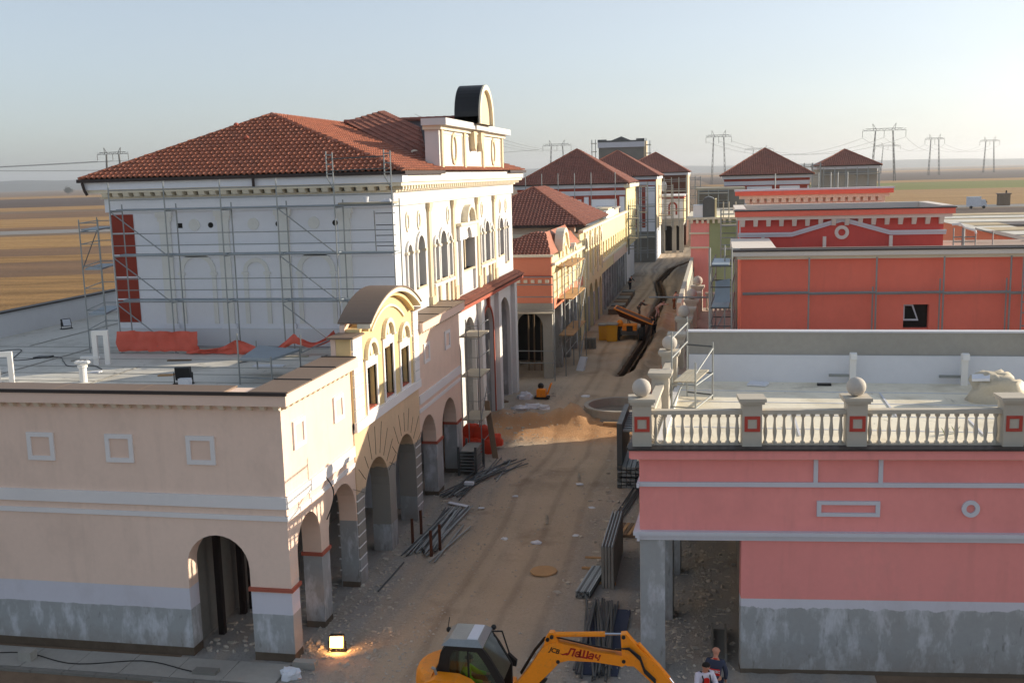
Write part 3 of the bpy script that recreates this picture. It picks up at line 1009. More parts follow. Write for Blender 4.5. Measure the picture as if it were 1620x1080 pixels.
cb = proto('corbel', M['corbel'], lambda m: m.hexa([(-0.07, -0.13, -0.15), (0.07, -0.13, -0.15), (0.07, 0, -0.17), (-0.07, 0, -0.17)], [(-0.09, -0.23, 0), (0.09, -0.23, 0), (0.09, 0, 0), (-0.09, 0, 0)]))
for i in range(46):
    inst('corbel', cb, A, (-11.75 - 0.405 * i, 26.2, 7.498))
for y in [26.35 + 0.405 * i for i in range(13)] + [39.7 + 0.405 * i for i in range(17)]:
    inst('corbel', cb, A, (-11.7, y, 7.498), R(90))
# blank square window surrounds
def square_frame(fr, s, z, w=0.86, h=0.82):
    o = [(s - w / 2, z - h / 2), (s + w / 2, z - h / 2), (s + w / 2, z + h / 2), (s - w / 2, z + h / 2)]
    i = [(s - w / 2 + 0.13, z - h / 2 + 0.13), (s + w / 2 - 0.13, z - h / 2 + 0.13), (s + w / 2 - 0.13, z + h / 2 - 0.13), (s - w / 2 + 0.13, z + h / 2 - 0.13)]
    f = part('window_surround', A, M['trim'], lambda m: m.ring(fr, o, i, 0.055, 0.0))
    pbox('blind_panel', f, M['peach_dull'], fr, i[0][0], i[1][0], 0.012, 0.0, i[0][1], i[2][1])
for s in (-21.6, -19.12, -16.63, -14.13):
    square_frame(FF, s, 6.16)
for s in (27.35, 30.55, 40.85, 44.25):
    square_frame(SF, s, 6.43)
# terracotta springing mouldings
for s0, s1 in ((28.5, 29.25), (41.86, 42.96), (45.4, 46.3)):
    pbox('impost_moulding', A, M['cap'], SF, s0, s1, 0.05, -0.64, 2.30, 2.41)
pbox('impost_moulding', A, M['cap'], FF, -12.97, -11.64, 0.06, -0.62, 2.10, 2.21)
# white quoin blocks on the gable pilasters and pale joints on the raw piers below
for s0, s1 in ((31.85, 32.72), (38.75, 39.42)):
    z = 5.64
    for k in range(7):
        pbox('quoin', A, M['trim'], SF, s0, s1, 0.13, 0.05, z, z + 0.37)
        z += 0.395
for s0, s1 in ((31.76, 32.46), (38.7, 39.41)):
    for k in range(7):
        pbox('pier_joint', A, M['trim'], SF, s0 - 0.015, s1 + 0.015, 0.05, -0.69, 0.55 + 0.4 * k, 0.585 + 0.4 * k)
# curved cornice, barrel roof and shoulders of the gable
def arc_pts(n=20, r=6.2, half=3.05, s=35.75, z0=8.62, sag=0.88):
    c0 = math.sqrt(r * r - half * half)
    return [(s + half * (-1 + 2 * i / n), z0 + sag * (math.sqrt(max(0, r * r - (half * (-1 + 2 * i / n)) ** 2)) - c0) / (r - c0)) for i in range(n + 1)]
def shell(m, fr, pts, n0, n1, t):
    for (a, za), (b, zb) in zip(pts[:-1], pts[1:]):
        m.mesh([fr.p(a, n0, za), fr.p(b, n0, zb), fr.p(b, n1, zb), fr.p(a, n1, za), fr.p(a, n0, za + t), fr.p(b, n0, zb + t), fr.p(b, n1, zb + t), fr.p(a, n1, za + t)], MB.BF)
part('barrel_roof', A, M['coping'], lambda m: shell(m, SF, [(s, z + 0.16) for s, z in arc_pts(24)], 0.50, -0.68, 0.05))
part('curved_cornice', A, M['relief'], lambda m: shell(m, SF, arc_pts(24), 0.46, 0.0, 0.155))
part('curved_cornice', A, M['ochre_top'], lambda m: shell(m, SF, [(s, z - 0.14) for s, z in arc_pts(24, half=2.7)], 0.27, 0.05, 0.12))
part('curved_moulding', A, M['relief'], lambda m: shell(m, SF, arc_pts(16, half=1.9, z0=8.35, sag=0.62), 0.13, 0.05, 0.09))
part('gable_block', A, M['peach_dull'], lambda m: m.prism(SF, [(31.8, 7.0), (39.45, 7.0), (39.45, 8.4), (38.7, 8.42)] + [(s, z + 0.1) for s, z in reversed(arc_pts(12))] + [(32.7, 8.42), (31.8, 8.4)], -0.45, -0.62))
for s0, s1 in ((31.6, 32.78), (38.72, 39.6)):
    pbox('shoulder_coping', A, M['coping'], SF, s0, s1, 0.22, -0.68, 8.43, 8.49)
# gable windows
def gable_window(a, b, z0, z1):
    c = (a + b) / 2
    w = part('window', A, M['glass'], lambda m: m.fbox(SF, a, b, -0.22, -0.24, z0, z1))
    o = [(a - 0.14, z0 - 0.16), (b + 0.14, z0 - 0.16), (b + 0.14, z1 + 0.34), (a - 0.14, z1 + 0.34)]
    part('frame', w, M['trim'], lambda m: m.ring(SF, o, [(a, z0), (b, z0), (b, z1), (a, z1)], 0.11, 0.0))
    pbox('sill', w, M['cap'], SF, a, b, 0.05, -0.22, z0, z0 + 0.04)
    for k in range(1, 3):
        pbox('glazing_bar', w, M['black'], SF, a + (b - a) * k / 3 - 0.018, a + (b - a) * k / 3 + 0.018, -0.17, -0.21, z0, z1)
    n = 4 if z1 < 7.4 else 5
    for k in range(1, n):
        pbox('glazing_bar', w, M['black'], SF, a, b, -0.165, -0.205, z0 + (z1 - z0) * k / n - 0.018, z0 + (z1 - z0) * k / n + 0.018)
    part('casement_frame', w, M['black'], lambda m: m.ring(SF, [(a, z0), (b, z0), (b, z1), (a, z1)], [(a + 0.05, z0 + 0.05), (b - 0.05, z0 + 0.05), (b - 0.05, z1 - 0.05), (a + 0.05, z1 - 0.05)], -0.16, -0.22))
    part('hood_arch', w, M['relief'], lambda m: m.arcband(SF, c, z1 + 0.36, 0.46, 0.62, 0, 180, 0.20, 0.05, 12, 1.0))
    part('medallion', w, M['relief'], lambda m: m.arcband(SF, c, z1 + 0.54, 0.01, 0.12, 0, 360, 0.12, 0.05, 14, 1.5))
    pbox('hood_base', w, M['relief'], SF, c - 0.68, c - 0.42, 0.22, 0.05, z1 + 0.30, z1 + 0.37)
    pbox('hood_base', w, M['relief'], SF, c + 0.42, c + 0.68, 0.22, 0.05, z1 + 0.30, z1 + 0.37)
for w_ in WIN:
    gable_window(*w_)
# voussoir grooves over the two raw arches, drawn as thin black tubes
def scratches(m):
    rnd = random.Random(5)
    for a, b, sp, r in ARCH[2:4]:
        c, hw = (a + b) / 2, (b - a) / 2
        for k in range(9):
            t = R(22 + 17 * k)
            r0, r1 = hw + 0.12, hw + 0.95 + rnd.uniform(-0.25, 0.3)
            p0 = SF.p(c + r0 * math.cos(t), 0.035, sp + r0 * r / hw * math.sin(t))
            p1 = SF.p(c + r1 * math.cos(t), 0.035, min(5.25, sp + r1 * r / hw * math.sin(t)))
            m.tube(p0, p1, 0.009, 4)
part('voussoir_grooves', A, M['black'], scratches)
part('hanging_cable', A, M['black'], lambda m: m.path([SF.p(29.05 + 0.35 * math.sin(t * 0.35), 0.06 + 0.1 * math.sin(t * 0.3), 4.62 - 0.13 * t) for t in range(11)], 0.02, 5))
# ------------------------------------------------------------------ white hall with tiled roof
H_ = thing('white_hall', 'tall white hall with terracotta tiled hip roof and ornate arched windows', 'building', (-12.6, 40, 0))
HF, HS = Fr(0, 40.0, 0), Fr(-12.6, 0, 90)
part('front_wall', H_, M['hallfront'], lambda m: m.wall(HF, -24.95, -12.6, 0, 13.3, 0.5))
bays = []
W_SM = [(41.62, 42.27), (62.33, 62.98)]
W_MD = [(43.12, 44.24), (60.36, 61.48)]
HOLES = [(a, b, 8.35, 10.42, 0.36) for a, b in W_SM] + [(a, b, 8.88, 10.4, 0.66) for a, b in W_MD]
TRI = []
for c in (47.45, 57.0):
    TRI += [(c - 1.5, c - 0.95, 8.86, 10.45, 0.31), (c - 0.56, c + 0.56, 8.86, 10.42, 0.64), (c + 0.95, c + 1.5, 8.86, 10.45, 0.31)]
CEN = [(50.95, 53.6, 8.85, 10.4, 0.0)]
CARCH = (51.72, 52.83, 10.4, 10.42, 0.62)
LOW = [(48.0, 50.2, 0, 4.6, 1.1), (50.9, 53.4, 0, 5.1, 1.25), (55.2, 57.9, 0, 5.0, 1.3), (59.7, 62.9, 0, 4.9, 1.4)]
part('street_wall', H_, M['white'], lambda m: m.wall(HS, 40.502, 64.099, 7.55, 13.05, 0.55, HOLES + TRI + CEN))
part('street_wall_core', H_, M['plaster'], lambda m: m.wall(HS, 46.62, 64.07, -0.2, 7.5, 1.5, LOW, -0.165))
part('street_wall_lower', H_, M['white'], lambda m: m.wall(HS, 46.6, 64.09, -0.2, 7.55, 0.2, LOW, 0.04))
part('far_wall', H_, M['white'], lambda m: m.box(-24.95, -12.6, 64.1, 64.6, 0, 13.3))
part('side_wall', H_, M['white'], lambda m: m.box(-24.95, -24.5, 40.51, 64.09, 0, 13.3))
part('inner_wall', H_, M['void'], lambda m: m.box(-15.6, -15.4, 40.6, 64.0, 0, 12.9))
# entablature on both faces
for nm, mt, n, z0, z1 in (('frieze', M['white'], 0.10, 12.42, 12.98), ('dentil_bed', M['relief'], 0.22, 12.98, 13.06), ('cornice', M['relief'], 0.58, 13.22, 13.36), ('eaves_fascia', M['white'], 0.66, 13.36, 13.74)):
    pbox(nm, H_, M['hallfront'] if mt is M['white'] else mt, HF, -24.95 - n, -12.6 + n, n, -0.1, z0, z1)
    pbox(nm, H_, mt, HS, 40.0 - n + 0.004, 64.6 + n, n - 0.003, -0.1, z0 + 0.002, z1 - 0.002)
mod = proto('modillion', M['relief'], lambda m: m.hexa([(-0.13, -0.40, 0), (0.13, -0.40, 0), (0.13, 0, -0.04), (-0.13, 0, -0.04)], [(-0.13, -0.46, 0.15), (0.13, -0.46, 0.15), (0.13, 0, 0.15), (-0.13, 0, 0.15)]))
for i in range(26):
    inst('modillion', mod, H_, (-24.75 + i * 0.478, 39.9, 13.07))
den = proto('dentil', M['relief'], lambda m: m.box(-0.08, 0.08, -0.42, 0, 0, 0.15))
for i in range(62):
    inst('dentil', den, H_, (-12.5, 39.9 + i * 0.40, 13.07), R(90))
# front face relief: painted red corner, pilasters, niches, discs, lamp holes
pbox('painted_corner', H_, M['brick_red'], HF, -24.9, -23.86, 0.03, 0, 7.8, 12.32)
for z in (8.75, 9.68, 10.6, 11.5):
    pbox('corner_groove', H_, M['hallfront'], HF, -24.92, -23.84, 0.045, 0, z, z + 0.06)
for s in (-22.42, -19.83, -17.22, -14.62):
    p_ = pbox('pilaster', H_, M['relief_pale'], HF, s - 0.24, s + 0.24, 0.09, 0, 7.75, 12.0)
    pbox('capital', p_, M['relief_pale'], HF, s - 0.36, s + 0.36, 0.16, 0, 12.18, 12.41)
    pbox('necking', p_, M['relief_pale'], HF, s - 0.30, s + 0.30, 0.12, 0, 12.0, 12.18)
    pbox('pilaster_base', p_, M['hallfront'], HF, s - 0.33, s + 0.33, 0.13, 0, 7.55, 7.75)
for s in (-21.12, -18.52, -15.92):
    part('disc_relief', H_, M['relief_pale'], lambda m: m.arcband(HF, s, 11.84, 0.01, 0.24, 0, 360, 0.05, 0, 20))
    part('niche_arch', H_, M['relief_pale'], lambda m: m.arcband(HF, s, 9.9, 0.62 if s != -18.52 else 0.40, 0.82 if s != -18.52 else 0.56, 0, 180, 0.06, 0, 16))
    for d in (-1, 1):
        w = 0.72 if s != -18.52 else 0.48
        pbox('niche_jamb', H_, M['relief_pale'], HF, s + d * w - 0.09, s + d * w + 0.09, 0.06, 0, 7.75, 9.78)
        pbox('niche_impost', H_, M['relief_pale'], HF, s + d * w - 0.15, s + d * w + 0.15, 0.09, 0, 9.78, 9.89)
pbox('lamp_hole', H_, M['void'], HF, -21.86, -21.66, 0.008, -0.05, 11.72, 11.92)
for s in (-20.4, -17.45, -16.02, -15.02):
    part('lamp_hole', H_, M['void'], lambda m: m.arcband(HF, s, 11.82, 0.005, 0.115, 0, 360, 0.012, -0.05, 14))
pbox('ledge', H_, M['hallfront'], HF, -23.8, -12.65, 0.06, 0, 10.52, 10.62)
pbox('plinth', H_, M['membrane'], HF, -24.9, -12.6, 0.12, 0, 6.75, 7.55)
# street face: pilasters, windows with arched surrounds, central aedicule, oval medallions
for s in (45.15, 49.5, 54.72, 59.0):
    p_ = pbox('pilaster', H_, M['gold'], HS, s - 0.2, s + 0.2, 0.11, 0, 7.6, 12.05)
    pbox('capital', p_, M['gold'], HS, s - 0.30, s + 0.30, 0.19, 0, 12.2, 12.41)
    pbox('necking', p_, M['gold'], HS, s - 0.24, s + 0.24, 0.15, 0, 12.05, 12.2)
    pbox('pilaster_base', p_, M['gold'], HS, s - 0.28, s + 0.28, 0.17, 0, 7.6, 8.25)
def hall_window(a, b, z0, sp, rise):
    c = (a + b) / 2
    hw = (b - a) / 2
    w = part('window', H_, M['glass'], lambda m: m.fbox(HS, a, b, -0.42, -0.44, z0, sp + rise))
    w.data.materials[0] = M['void']
    part('surround', w, M['white'], lambda m: [m.arcband(HS, c, sp, hw, hw + 0.15, 0, 180, 0.09, 0, 14, rise / hw), m.fbox(HS, a - 0.14, a, 0.09, 0, z0, sp), m.fbox(HS, b, b + 0.14, 0.09, 0, z0, sp)])
    for d in (a - 0.08, b + 0.08):
        pbox('impost', w, M['relief'], HS, d - 0.12, d + 0.12, 0.14, -0.05, sp - 0.04, sp + 0.07)
    pbox('sill', w, M['gold'], HS, a - 0.12, b + 0.12, 0.10, -0.4, z0 - 0.08, z0)
for h in HOLES + TRI:
    hall_window(*h)
w = part('window', H_, M['void'], lambda m: m.fbox(HS, 50.95, 53.6, -0.42, -0.44, 8.85, 10.9))
for s in (51.75, 52.75):
    pbox('mullion', w, M['gold'], HS, s - 0.06, s + 0.06, -0.2, -0.34, 8.85, 10.4)
pbox('sill', w, M['gold'], HS, 50.8, 53.75, 0.12, -0.4, 8.76, 8.85)
pbox('aedicule', w, M['white'], HS, 50.3, 51.72, 0.16, 0.0, 10.4, 11.1)
pbox('aedicule', w, M['white'], HS, 52.83, 54.2, 0.16, 0.0, 10.4, 11.1)
part('lunette', w, M['white'], lambda m: m.wall(HS, 51.72, 52.83, 10.38, 11.1, 0.2, [(51.722, 52.828, 10.38, 10.45, 0.52)], 0.155))
pbox('aedicule_cornice', w, M['relief'], HS, 50.1, 54.4, 0.30, 0.0, 11.1, 11.24)
part('arched_hood', w, M['relief'], lambda m: m.arcband(HS, 52.3, 11.24, 0.80, 0.97, 0, 180, 0.34, 0.0, 16, 0.9))
part('hood_tympanum', w, M['white'], lambda m: m.arcband(HS, 52.3, 11.24, 0.02, 0.80, 0, 180, 0.06, 0.0, 16, 0.9))
for a, b in ((50.55, 50.95), (53.6, 54.0)):
    pbox('aedicule_jamb', w, M['white'], HS, a, b, 0.14, 0, 7.7, 10.4)
for s in (41.9, 43.6, 48.6, 56.0, 60.9, 62.6):
    part('oval_medallion', H_, M['relief'], lambda m: m.arcband(HS, s, 11.72, 0.17, 0.25, 0, 360, 0.05, 0, 18, 1.7))
for s0, s1 in ((45.45, 49.2), (55.0, 58.75)):
    pbox('balcony_rail', H_, M['white'], HS, s0, s1, 0.16, 0, 8.62, 8.76)
    for s in (s0 + 0.3, (s0 + s1) / 2 - 0.7, (s0 + s1) / 2 + 0.7, s1 - 0.3):
        pbox('balcony_panel', H_, M['gold'], HS, s - 0.14, s + 0.14, 0.1, 0, 7.62, 8.6)
# lower order: arches with terracotta edges, tiled canopy
for a, b, z0, sp, rise in LOW:
    c, hw = (a + b) / 2, (b - a) / 2
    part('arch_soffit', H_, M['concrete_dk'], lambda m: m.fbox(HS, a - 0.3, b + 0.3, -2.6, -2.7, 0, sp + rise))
c_ = (LOW[2][0] + LOW[2][1]) / 2
part('arch_moulding', H_, M['cap'], lambda m: [m.arcband(HS, c_, 5.0, 1.35, 1.5, 0, 180, 0.10, 0.04, 16, 0.97), m.fbox(HS, c_ - 1.5, c_ - 1.35, 0.10, 0.04, 0, 5.0), m.fbox(HS, c_ + 1.35, c_ + 1.5, 0.10, 0.04, 0, 5.0), m.fbox(HS, c_ - 0.16, c_ + 0.16, 0.2, 0.04, 6.3, 6.9)])
for s in (54.3, 58.8, 63.7):
    pbox('buttress', H_, M['white'], HS, s - 0.36, s + 0.36, 0.3, 0.04, -0.2, 7.2)
tiles(H_, (-11.98, 47.2, 7.32), (-11.98, 64.8, 7.32), (-12.55, 47.2, 7.58), (-12.55, 64.8, 7.58), M['tile2'], 0.24, 0.3)
pbox('canopy_fascia', H_, M['cap'], HS, 47.2, 64.8, 0.58, 0.04, 7.10, 7.30)
# attic with barrel hood
HA = Fr(-12.1, 0, 90)
pbox('attic_wall', H_, M['white'], HA, 45.65, 59.85, 0, -0.65, 13.75, 15.72)
pbox('attic_cornice', H_, M['relief'], HA, 45.5, 60.0, 0.14, -0.70, 15.6, 15.78)
pbox('attic_slab', H_, M['white'], HA, 45.35, 51.1, 0.42, -0.72, 15.78, 16.08)
pbox('attic_slab', H_, M['white'], HA, 54.0, 60.15, 0.42, -0.72, 15.78, 16.08)
pbox('attic_slab_centre', H_, M['white'], HA, 51.1, 54.0, 0.50, -0.72, 15.78, 16.02)
for s in (46.0, 50.3, 54.4, 59.4):
    pbox('attic_pilaster', H_, M['gold'], HA, s - 0.15, s + 0.15, 0.09, 0, 13.9, 15.6)
for s in (48.2, 57.0):
    part('oval_wreath', H_, M['gold'], lambda m: m.arcband(HA, s, 14.8, 0.36, 0.48, 0, 360, 0.08, 0, 20, 1.55))
for s0, s1 in ((46.3, 50.0), (50.6, 54.1), (54.8, 59.1)):
    part('attic_panel', H_, M['relief'], lambda m: m.ring(HA, [(s0, 14.0), (s1, 14.0), (s1, 15.5), (s0, 15.5)], [(s0 + 0.07, 14.07), (s1 - 0.07, 14.07), (s1 - 0.07, 15.43), (s0 + 0.07, 15.43)], 0.03, 0))
part('scroll_console', H_, M['gold'], lambda m: m.prism(HA, [(51.4, 15.7), (52.1, 15.7), (52.05, 15.2), (51.8, 14.75), (51.55, 14.9)], 0.28, 0))
part('scroll_console', H_, M['gold'], lambda m: m.prism(HA, [(53.0, 15.7), (53.7, 15.7), (53.55, 14.9), (53.3, 14.75), (53.05, 15.2)], 0.28, 0))
HB = [(52.5 + 1.6 * math.cos(R(t)), 16.35 + 1.6 * math.sin(R(t))) for t in range(180, -1, -9)]
HB = [(50.9, 16.05)] + HB + [(54.1, 16.05)]
HD = Fr(-11.42, 0, 90)
part('hood_shell', H_, M['black'], lambda m: shell(m, HD, HB, -0.03, -1.25, 0.06))
part('hood_arch', H_, M['relief'], lambda m: m.ring(HD, [(s, z + (0.05 if z > 16.3 else 0)) for s, z in HB], [(52.5 + (s - 52.5) * 0.86, 16.05 + (z - 16.05) * 0.90) for s, z in HB], 0.06, -0.12))
part('hood_infill', H_, M['gold'], lambda m: m.prism(HD, [(52.5 + (s - 52.5) * 0.86, 16.05 + (z - 16.05) * 0.90) for s, z in HB], -0.12, -1.2))
# roof
for k, (p, q) in enumerate((((-25.66, 39.28), (-11.88, 39.28)), ((-11.88, 39.28), (-11.88, 65.3)))):
    if k == 0:
        part('gutter', H_, M['gutter'], lambda m: m.box(-25.78, -11.76, 39.16, 39.32, 13.66, 13.80))
    else:
        part('gutter', H_, M['gutter'], lambda m: [m.box(-11.9, -11.76, 39.321, 45.3, 13.66, 13.80), m.box(-11.9, -11.76, 60.2, 65.4, 13.66, 13.80)])
part('downpipe', H_, M['gutter'], lambda m: m.path([(-25.55, 39.2, 13.66), (-25.5, 39.25, 13.35), (-25.42, 39.3, 13.15)], 0.06))
part('downpipe', H_, M['gutter'], lambda m: m.path([(-18.05, 39.2, 13.66), (-18.05, 39.22, 13.3)], 0.06))
hip_roof(H_, -25.7, -11.85, 39.25, 65.35, 13.78, -19.4, 44.5, 59.5, 16.43, M['tile'], 0.235, 0.31, 300)
# cross roof behind the attic
tiles(H_, (-18.9, 52.5, 16.40), (-12.75, 46.2, 14.0), (-18.9, 52.5, 16.46), (-12.75, 52.5, 16.46), M['tile2'], 0.235, 0.31)
ridge(H_, (-18.9, 52.5, 16.46), (-12.75, 52.5, 16.46), M['tile2'])
part('rear_slope', H_, M['tile2'], lambda m: m.face([(-18.9, 52.5, 16.42), (-12.75, 52.5, 16.45), (-12.75, 58.8, 14.0)]))
part('roof_vent', H_, M['relief'], lambda m: m.ball((-13.9, 47.9, 14.72), 0.14, 10, 6, (1.3, 1, 0.7)))
for x, y, z in ((-20.6, 43.4, 15.97), (-19.6, 42.2, 15.35), (-23.2, 40.9, 14.6)):
    part('vent_tile', H_, M['cap'], lambda m: m.ball((x, y, z), 0.13, 8, 6))

# ------------------------------------------------------------------ scaffolds
def std(t, x, y, z0, z1, r=0.028):
    ptube('standard', t, M['steel'], (x, y, z0), (x, y, z1), r)
def bar(t, p, q, nm='ledger', mt='steel', r=0.026):
    ptube(nm, t, M[mt], p, q, r)
def deckboard(t, x0, x1, y0, y1, z, mt='deck'):
    pbox('deck_board', t, M[mt], FLAT, x0, x1, -y0, -y1, z, z + 0.06)
S1 = thing('scaffold', 'wide steel tube scaffold standing against the white front wall of the hall', 'scaffold', (-18, 38.6, 6.75))
XS = [-23.9, -21.5, -19.1, -16.75, -14.4, -12.1]
for i, x in enumerate(XS):
    std(S1, x, 38.4, 6.78, 13.65 if i < 4 else 14.55)
    std(S1, x + 0.02, 39.25, 6.78, 12.75)
    if i >= 4:
        std(S1, x - 0.25, 38.4, 13.6, 14.6)
        for z in (13.75, 14.1, 14.45):
            bar(S1, (x - 0.25, 38.4, z), (x, 38.4, z), 'rung')
        bar(S1, (x - 0.25, 38.4, 13.6), (x, 38.4, 13.15), 'brace')
    for z in (8.85, 10.7, 12.52):
        bar(S1, (x, 38.4, z - 0.04), (x, 39.25, z - 0.04), 'transom')
    part('base_plate', S1, M['steel'], lambda m: m.box(x - 0.08, x + 0.08, 38.32, 38.48, 6.75, 6.78))
for a, b in zip(XS[:-1], XS[1:]):
    for z in (8.85, 10.7, 12.52):
        bar(S1, (a, 38.4, z), (b, 38.4, z))
        pbox('deck_board', S1, M['deck_steel'], FLAT, a + 0.05, b - 0.05, -38.75, -39.2, z, z + 0.05)
    for z in (9.33, 9.78, 11.12, 11.59, 12.94, 13.32):
        bar(S1, (a, 38.4, z), (b, 38.4, z), 'guard_rail', r=0.02)
    bar(S1, (a, 38.4, 7.05), (b, 38.4, 7.05))
for i in (0, 3):
    for z in (6.95, 8.85, 10.7):
        bar(S1, (XS[i], 38.37, z + 1.80), (XS[i + 1], 38.37, z), 'brace', r=0.024)
bar(S1, (-14.65, 38.42, 14.3), (-12.2, 38.42, 14.35), 'guard_rail', 'steel_dk')
bar(S1, (-14.65, 38.42, 13.85), (-12.2, 38.42, 13.9), 'guard_rail', 'steel_dk')
# ladder frame in the right-hand bay
for z in (10.95, 11.35, 11.75, 12.2):
    bar(S1, (-12.95, 38.9, z), (-12.15, 38.9, z), 'rung', 'steel_dk', 0.018)
bar(S1, (-12.98, 38.9, 10.72), (-13.0, 38.9, 12.3), 'ladder_rail', 'steel_dk', 0.02)
deckboard(S1, -14.3, -12.1, 38.5, 39.2, 12.58)
solid('paint_bucket', M['paper'], lambda m: m.lathe((-13.2, 38.6, 12.645), [(0.09, 0), (0.12, 0.2), (0.11, 0.2)], 10), 'white bucket standing on the top board of the hall scaffold', 'bucket')
solid('plastic_sheet', M['paper'], lambda m: m.hexa([(-12.6, 38.5, 12.645), (-12.2, 38.5, 12.645), (-12.15, 38.75, 12.645), (-12.55, 38.8, 12.645)], [(-12.5, 38.52, 12.72), (-12.24, 38.53, 12.76), (-12.2, 38.7, 12.70), (-12.5, 38.75, 12.74)]), 'crumpled white sheet on the right end of the hall scaffold top board', 'sheet')
# narrow return scaffold at the hall's left side
S2 = thing('scaffold', 'narrow scaffold tower at the left end of the hall, seen against the fields', 'scaffold', (-25.4, 39, 6.75))
for x, y in ((-25.4, 38.5), (-24.55, 38.5), (-26.3, 41.2), (-25.4, 41.2)):
    std(S2, x, y, 6.75, 12.2, 0.026)
for z in (7.7, 8.5, 9.4, 10.3, 11.2, 11.7, 12.05):
    bar(S2, (-25.4, 38.5, z), (-24.55, 38.5, z), r=0.02)
    bar(S2, (-25.4, 38.5, z), (-26.3, 41.2, z), 'guard_rail', r=0.02)
    bar(S2, (-26.3, 41.2, z), (-25.4, 41.2, z), r=0.02)
for z in (8.3, 10.15, 11.75):
    part('deck_board', S2, M['deck_steel'], lambda m: m.hexa([(-25.35, 38.55, z), (-24.6, 38.55, z), (-25.45, 41.1, z), (-26.25, 41.1, z)], [(-25.35, 38.55, z + 0.06), (-24.6, 38.55, z + 0.06), (-25.45, 41.1, z + 0.06), (-26.25, 41.1, z + 0.06)]))
bar(S2, (-25.4, 38.5, 10.2), (-26.3, 41.2, 11.7), 'brace', 'steel_dk', 0.02)
# orange barrier nets tied to the foot of the hall scaffold
def net(name, x0, x1, y, zb, zt, sag, label, seed, depth=0.26):
    rnd = random.Random(seed)
    def f(m):
        n, k = 26, 6
        vs = []
        for j in range(k + 1):
            for i in range(n + 1):
                u, v = i / n, j / k
                top = zt(u) if callable(zt) else zt
                bot = zb(u) if callable(zb) else zb
                x = x0 + (x1 - x0) * u
                yy = y + depth * mnoise.noise(Vector((x * 1.7, v * 1.5, seed))) + depth * 0.5 * mnoise.noise(Vector((x * 5, v * 4, seed)))
                vs.append((x, yy, bot + (top - bot) * v + sag * mnoise.noise(Vector((x * 2.3, v * 2, seed + 4)))))
        fs = [(j * (n + 1) + i, j * (n + 1) + i + 1, (j + 1) * (n + 1) + i + 1, (j + 1) * (n + 1) + i) for j in range(k) for i in range(n)]
        m.mesh(vs, fs)
        m.mesh([(a, b + 0.02, c) for a, b, c in vs], [tuple(reversed(q)) for q in fs])
    return solid(name, M['net'], f, label, 'barrier net', 'orange barrier nets on the roof', True)
net('barrier_net', -23.9, -20.4, 38.25, 6.86, 7.68, 0.05, 'orange barrier net stretched flat across the left foot of the hall scaffold', 1)
net('barrier_net', -20.9, -17.8, 38.2, 6.78, lambda u: 6.95 + 0.34 * math.exp(-((u - 0.72) / 0.16) ** 2) + 0.1 * u, 0.04, 'crumpled orange net lying along the roof at the middle of the hall scaffold', 2, 0.3)
net('barrier_net', -17.1, -14.6, 38.2, lambda u: 6.82 + 0.35 * min(1, u * 3) - 0.25 * math.sin(math.pi * max(0, (u - 0.3) / 0.7)) + 0.25 * u, lambda u: 6.95 + 0.62 * min(1, u * 3.2) - 0.42 * math.sin(math.pi * max(0, (u - 0.3) / 0.7)) + 0.18 * u, 0.02, 'sagging orange net strip hung near the curved gable', 3)
# street scaffold between the arcade building and the hall
S3 = thing('scaffold', 'narrow scaffold tower on the street beside the last peach arch', 'scaffold', (-11.2, 48, 0))
for x, y in ((-11.55, 47.2), (-10.95, 47.2), (-11.55, 49.4), (-10.95, 49.4)):
    std(S3, x, y, 0, 6.9 if y < 48 else 5.6)
for z in (1.0, 2.0, 3.0, 4.1, 5.1, 6.0, 6.6):
    bar(S3, (-11.55, 47.2, z), (-10.95, 47.2, z), 'rung', r=0.02)
    bar(S3, (-10.95, 47.2, z), (-10.95, 49.4, z), r=0.02)
for z in (2.0, 4.1, 6.0):
    deckboard(S3, -11.9, -10.9, 47.3, 49.3, z + 0.03)
bar(S3, (-10.95, 47.2, 2.1), (-10.95, 49.4, 4.0), 'brace')
# ------------------------------------------------------------------ near right pink building with balustraded terrace
B = thing('pink_building', 'near right pink building with a balustraded terrace roof and stone ball finials', 'building', (-2.0, 27.1, 0))
RF = Fr(-2.0, 27.1, 5.2)
SRL = 28.91
SR = Fr(-1.2, 56.0, math.degrees(math.atan2(-28.9, -0.8)))     # street face; s counts from the far end
def sr(y):                                                     # distance from the far end at street position y
    return SRL - (y - 27.1) * 1.0003
part('upper_wall', B, M['pink_top'], lambda m: m.wall(RF, 0.0, 14.0, 3.78, 6.04, 0.5))
part('street_upper_wall', B, M['pink_top'], lambda m: m.wall(SR, 0.0, SRL - 0.5, 3.78, 6.04, 0.45))
part('lower_wall', B, M['pink'], lambda m: m.wall(RF, 2.68, 14.0, -0.3, 3.78, 0.4, (), 0.0))
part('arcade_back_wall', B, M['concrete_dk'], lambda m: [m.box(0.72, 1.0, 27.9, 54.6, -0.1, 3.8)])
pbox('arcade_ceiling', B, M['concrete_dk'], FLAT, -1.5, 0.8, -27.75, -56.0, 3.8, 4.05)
def rcol(y):
    a = sr(y)
    return part('column', B, M['plaster'], lambda m: m.fbox(SR, a - 0.33, a + 0.33, 0.0, -0.62, -0.2, 3.79))
part('column', B, M['plaster'], lambda m: m.fbox(RF, 0.0, 0.66, -0.002, -0.6, -0.2, 3.78))
for y in (30.9, 34.6, 38.3, 42.0, 45.8, 49.4, 52.2, 54.6):
    rcol(y)
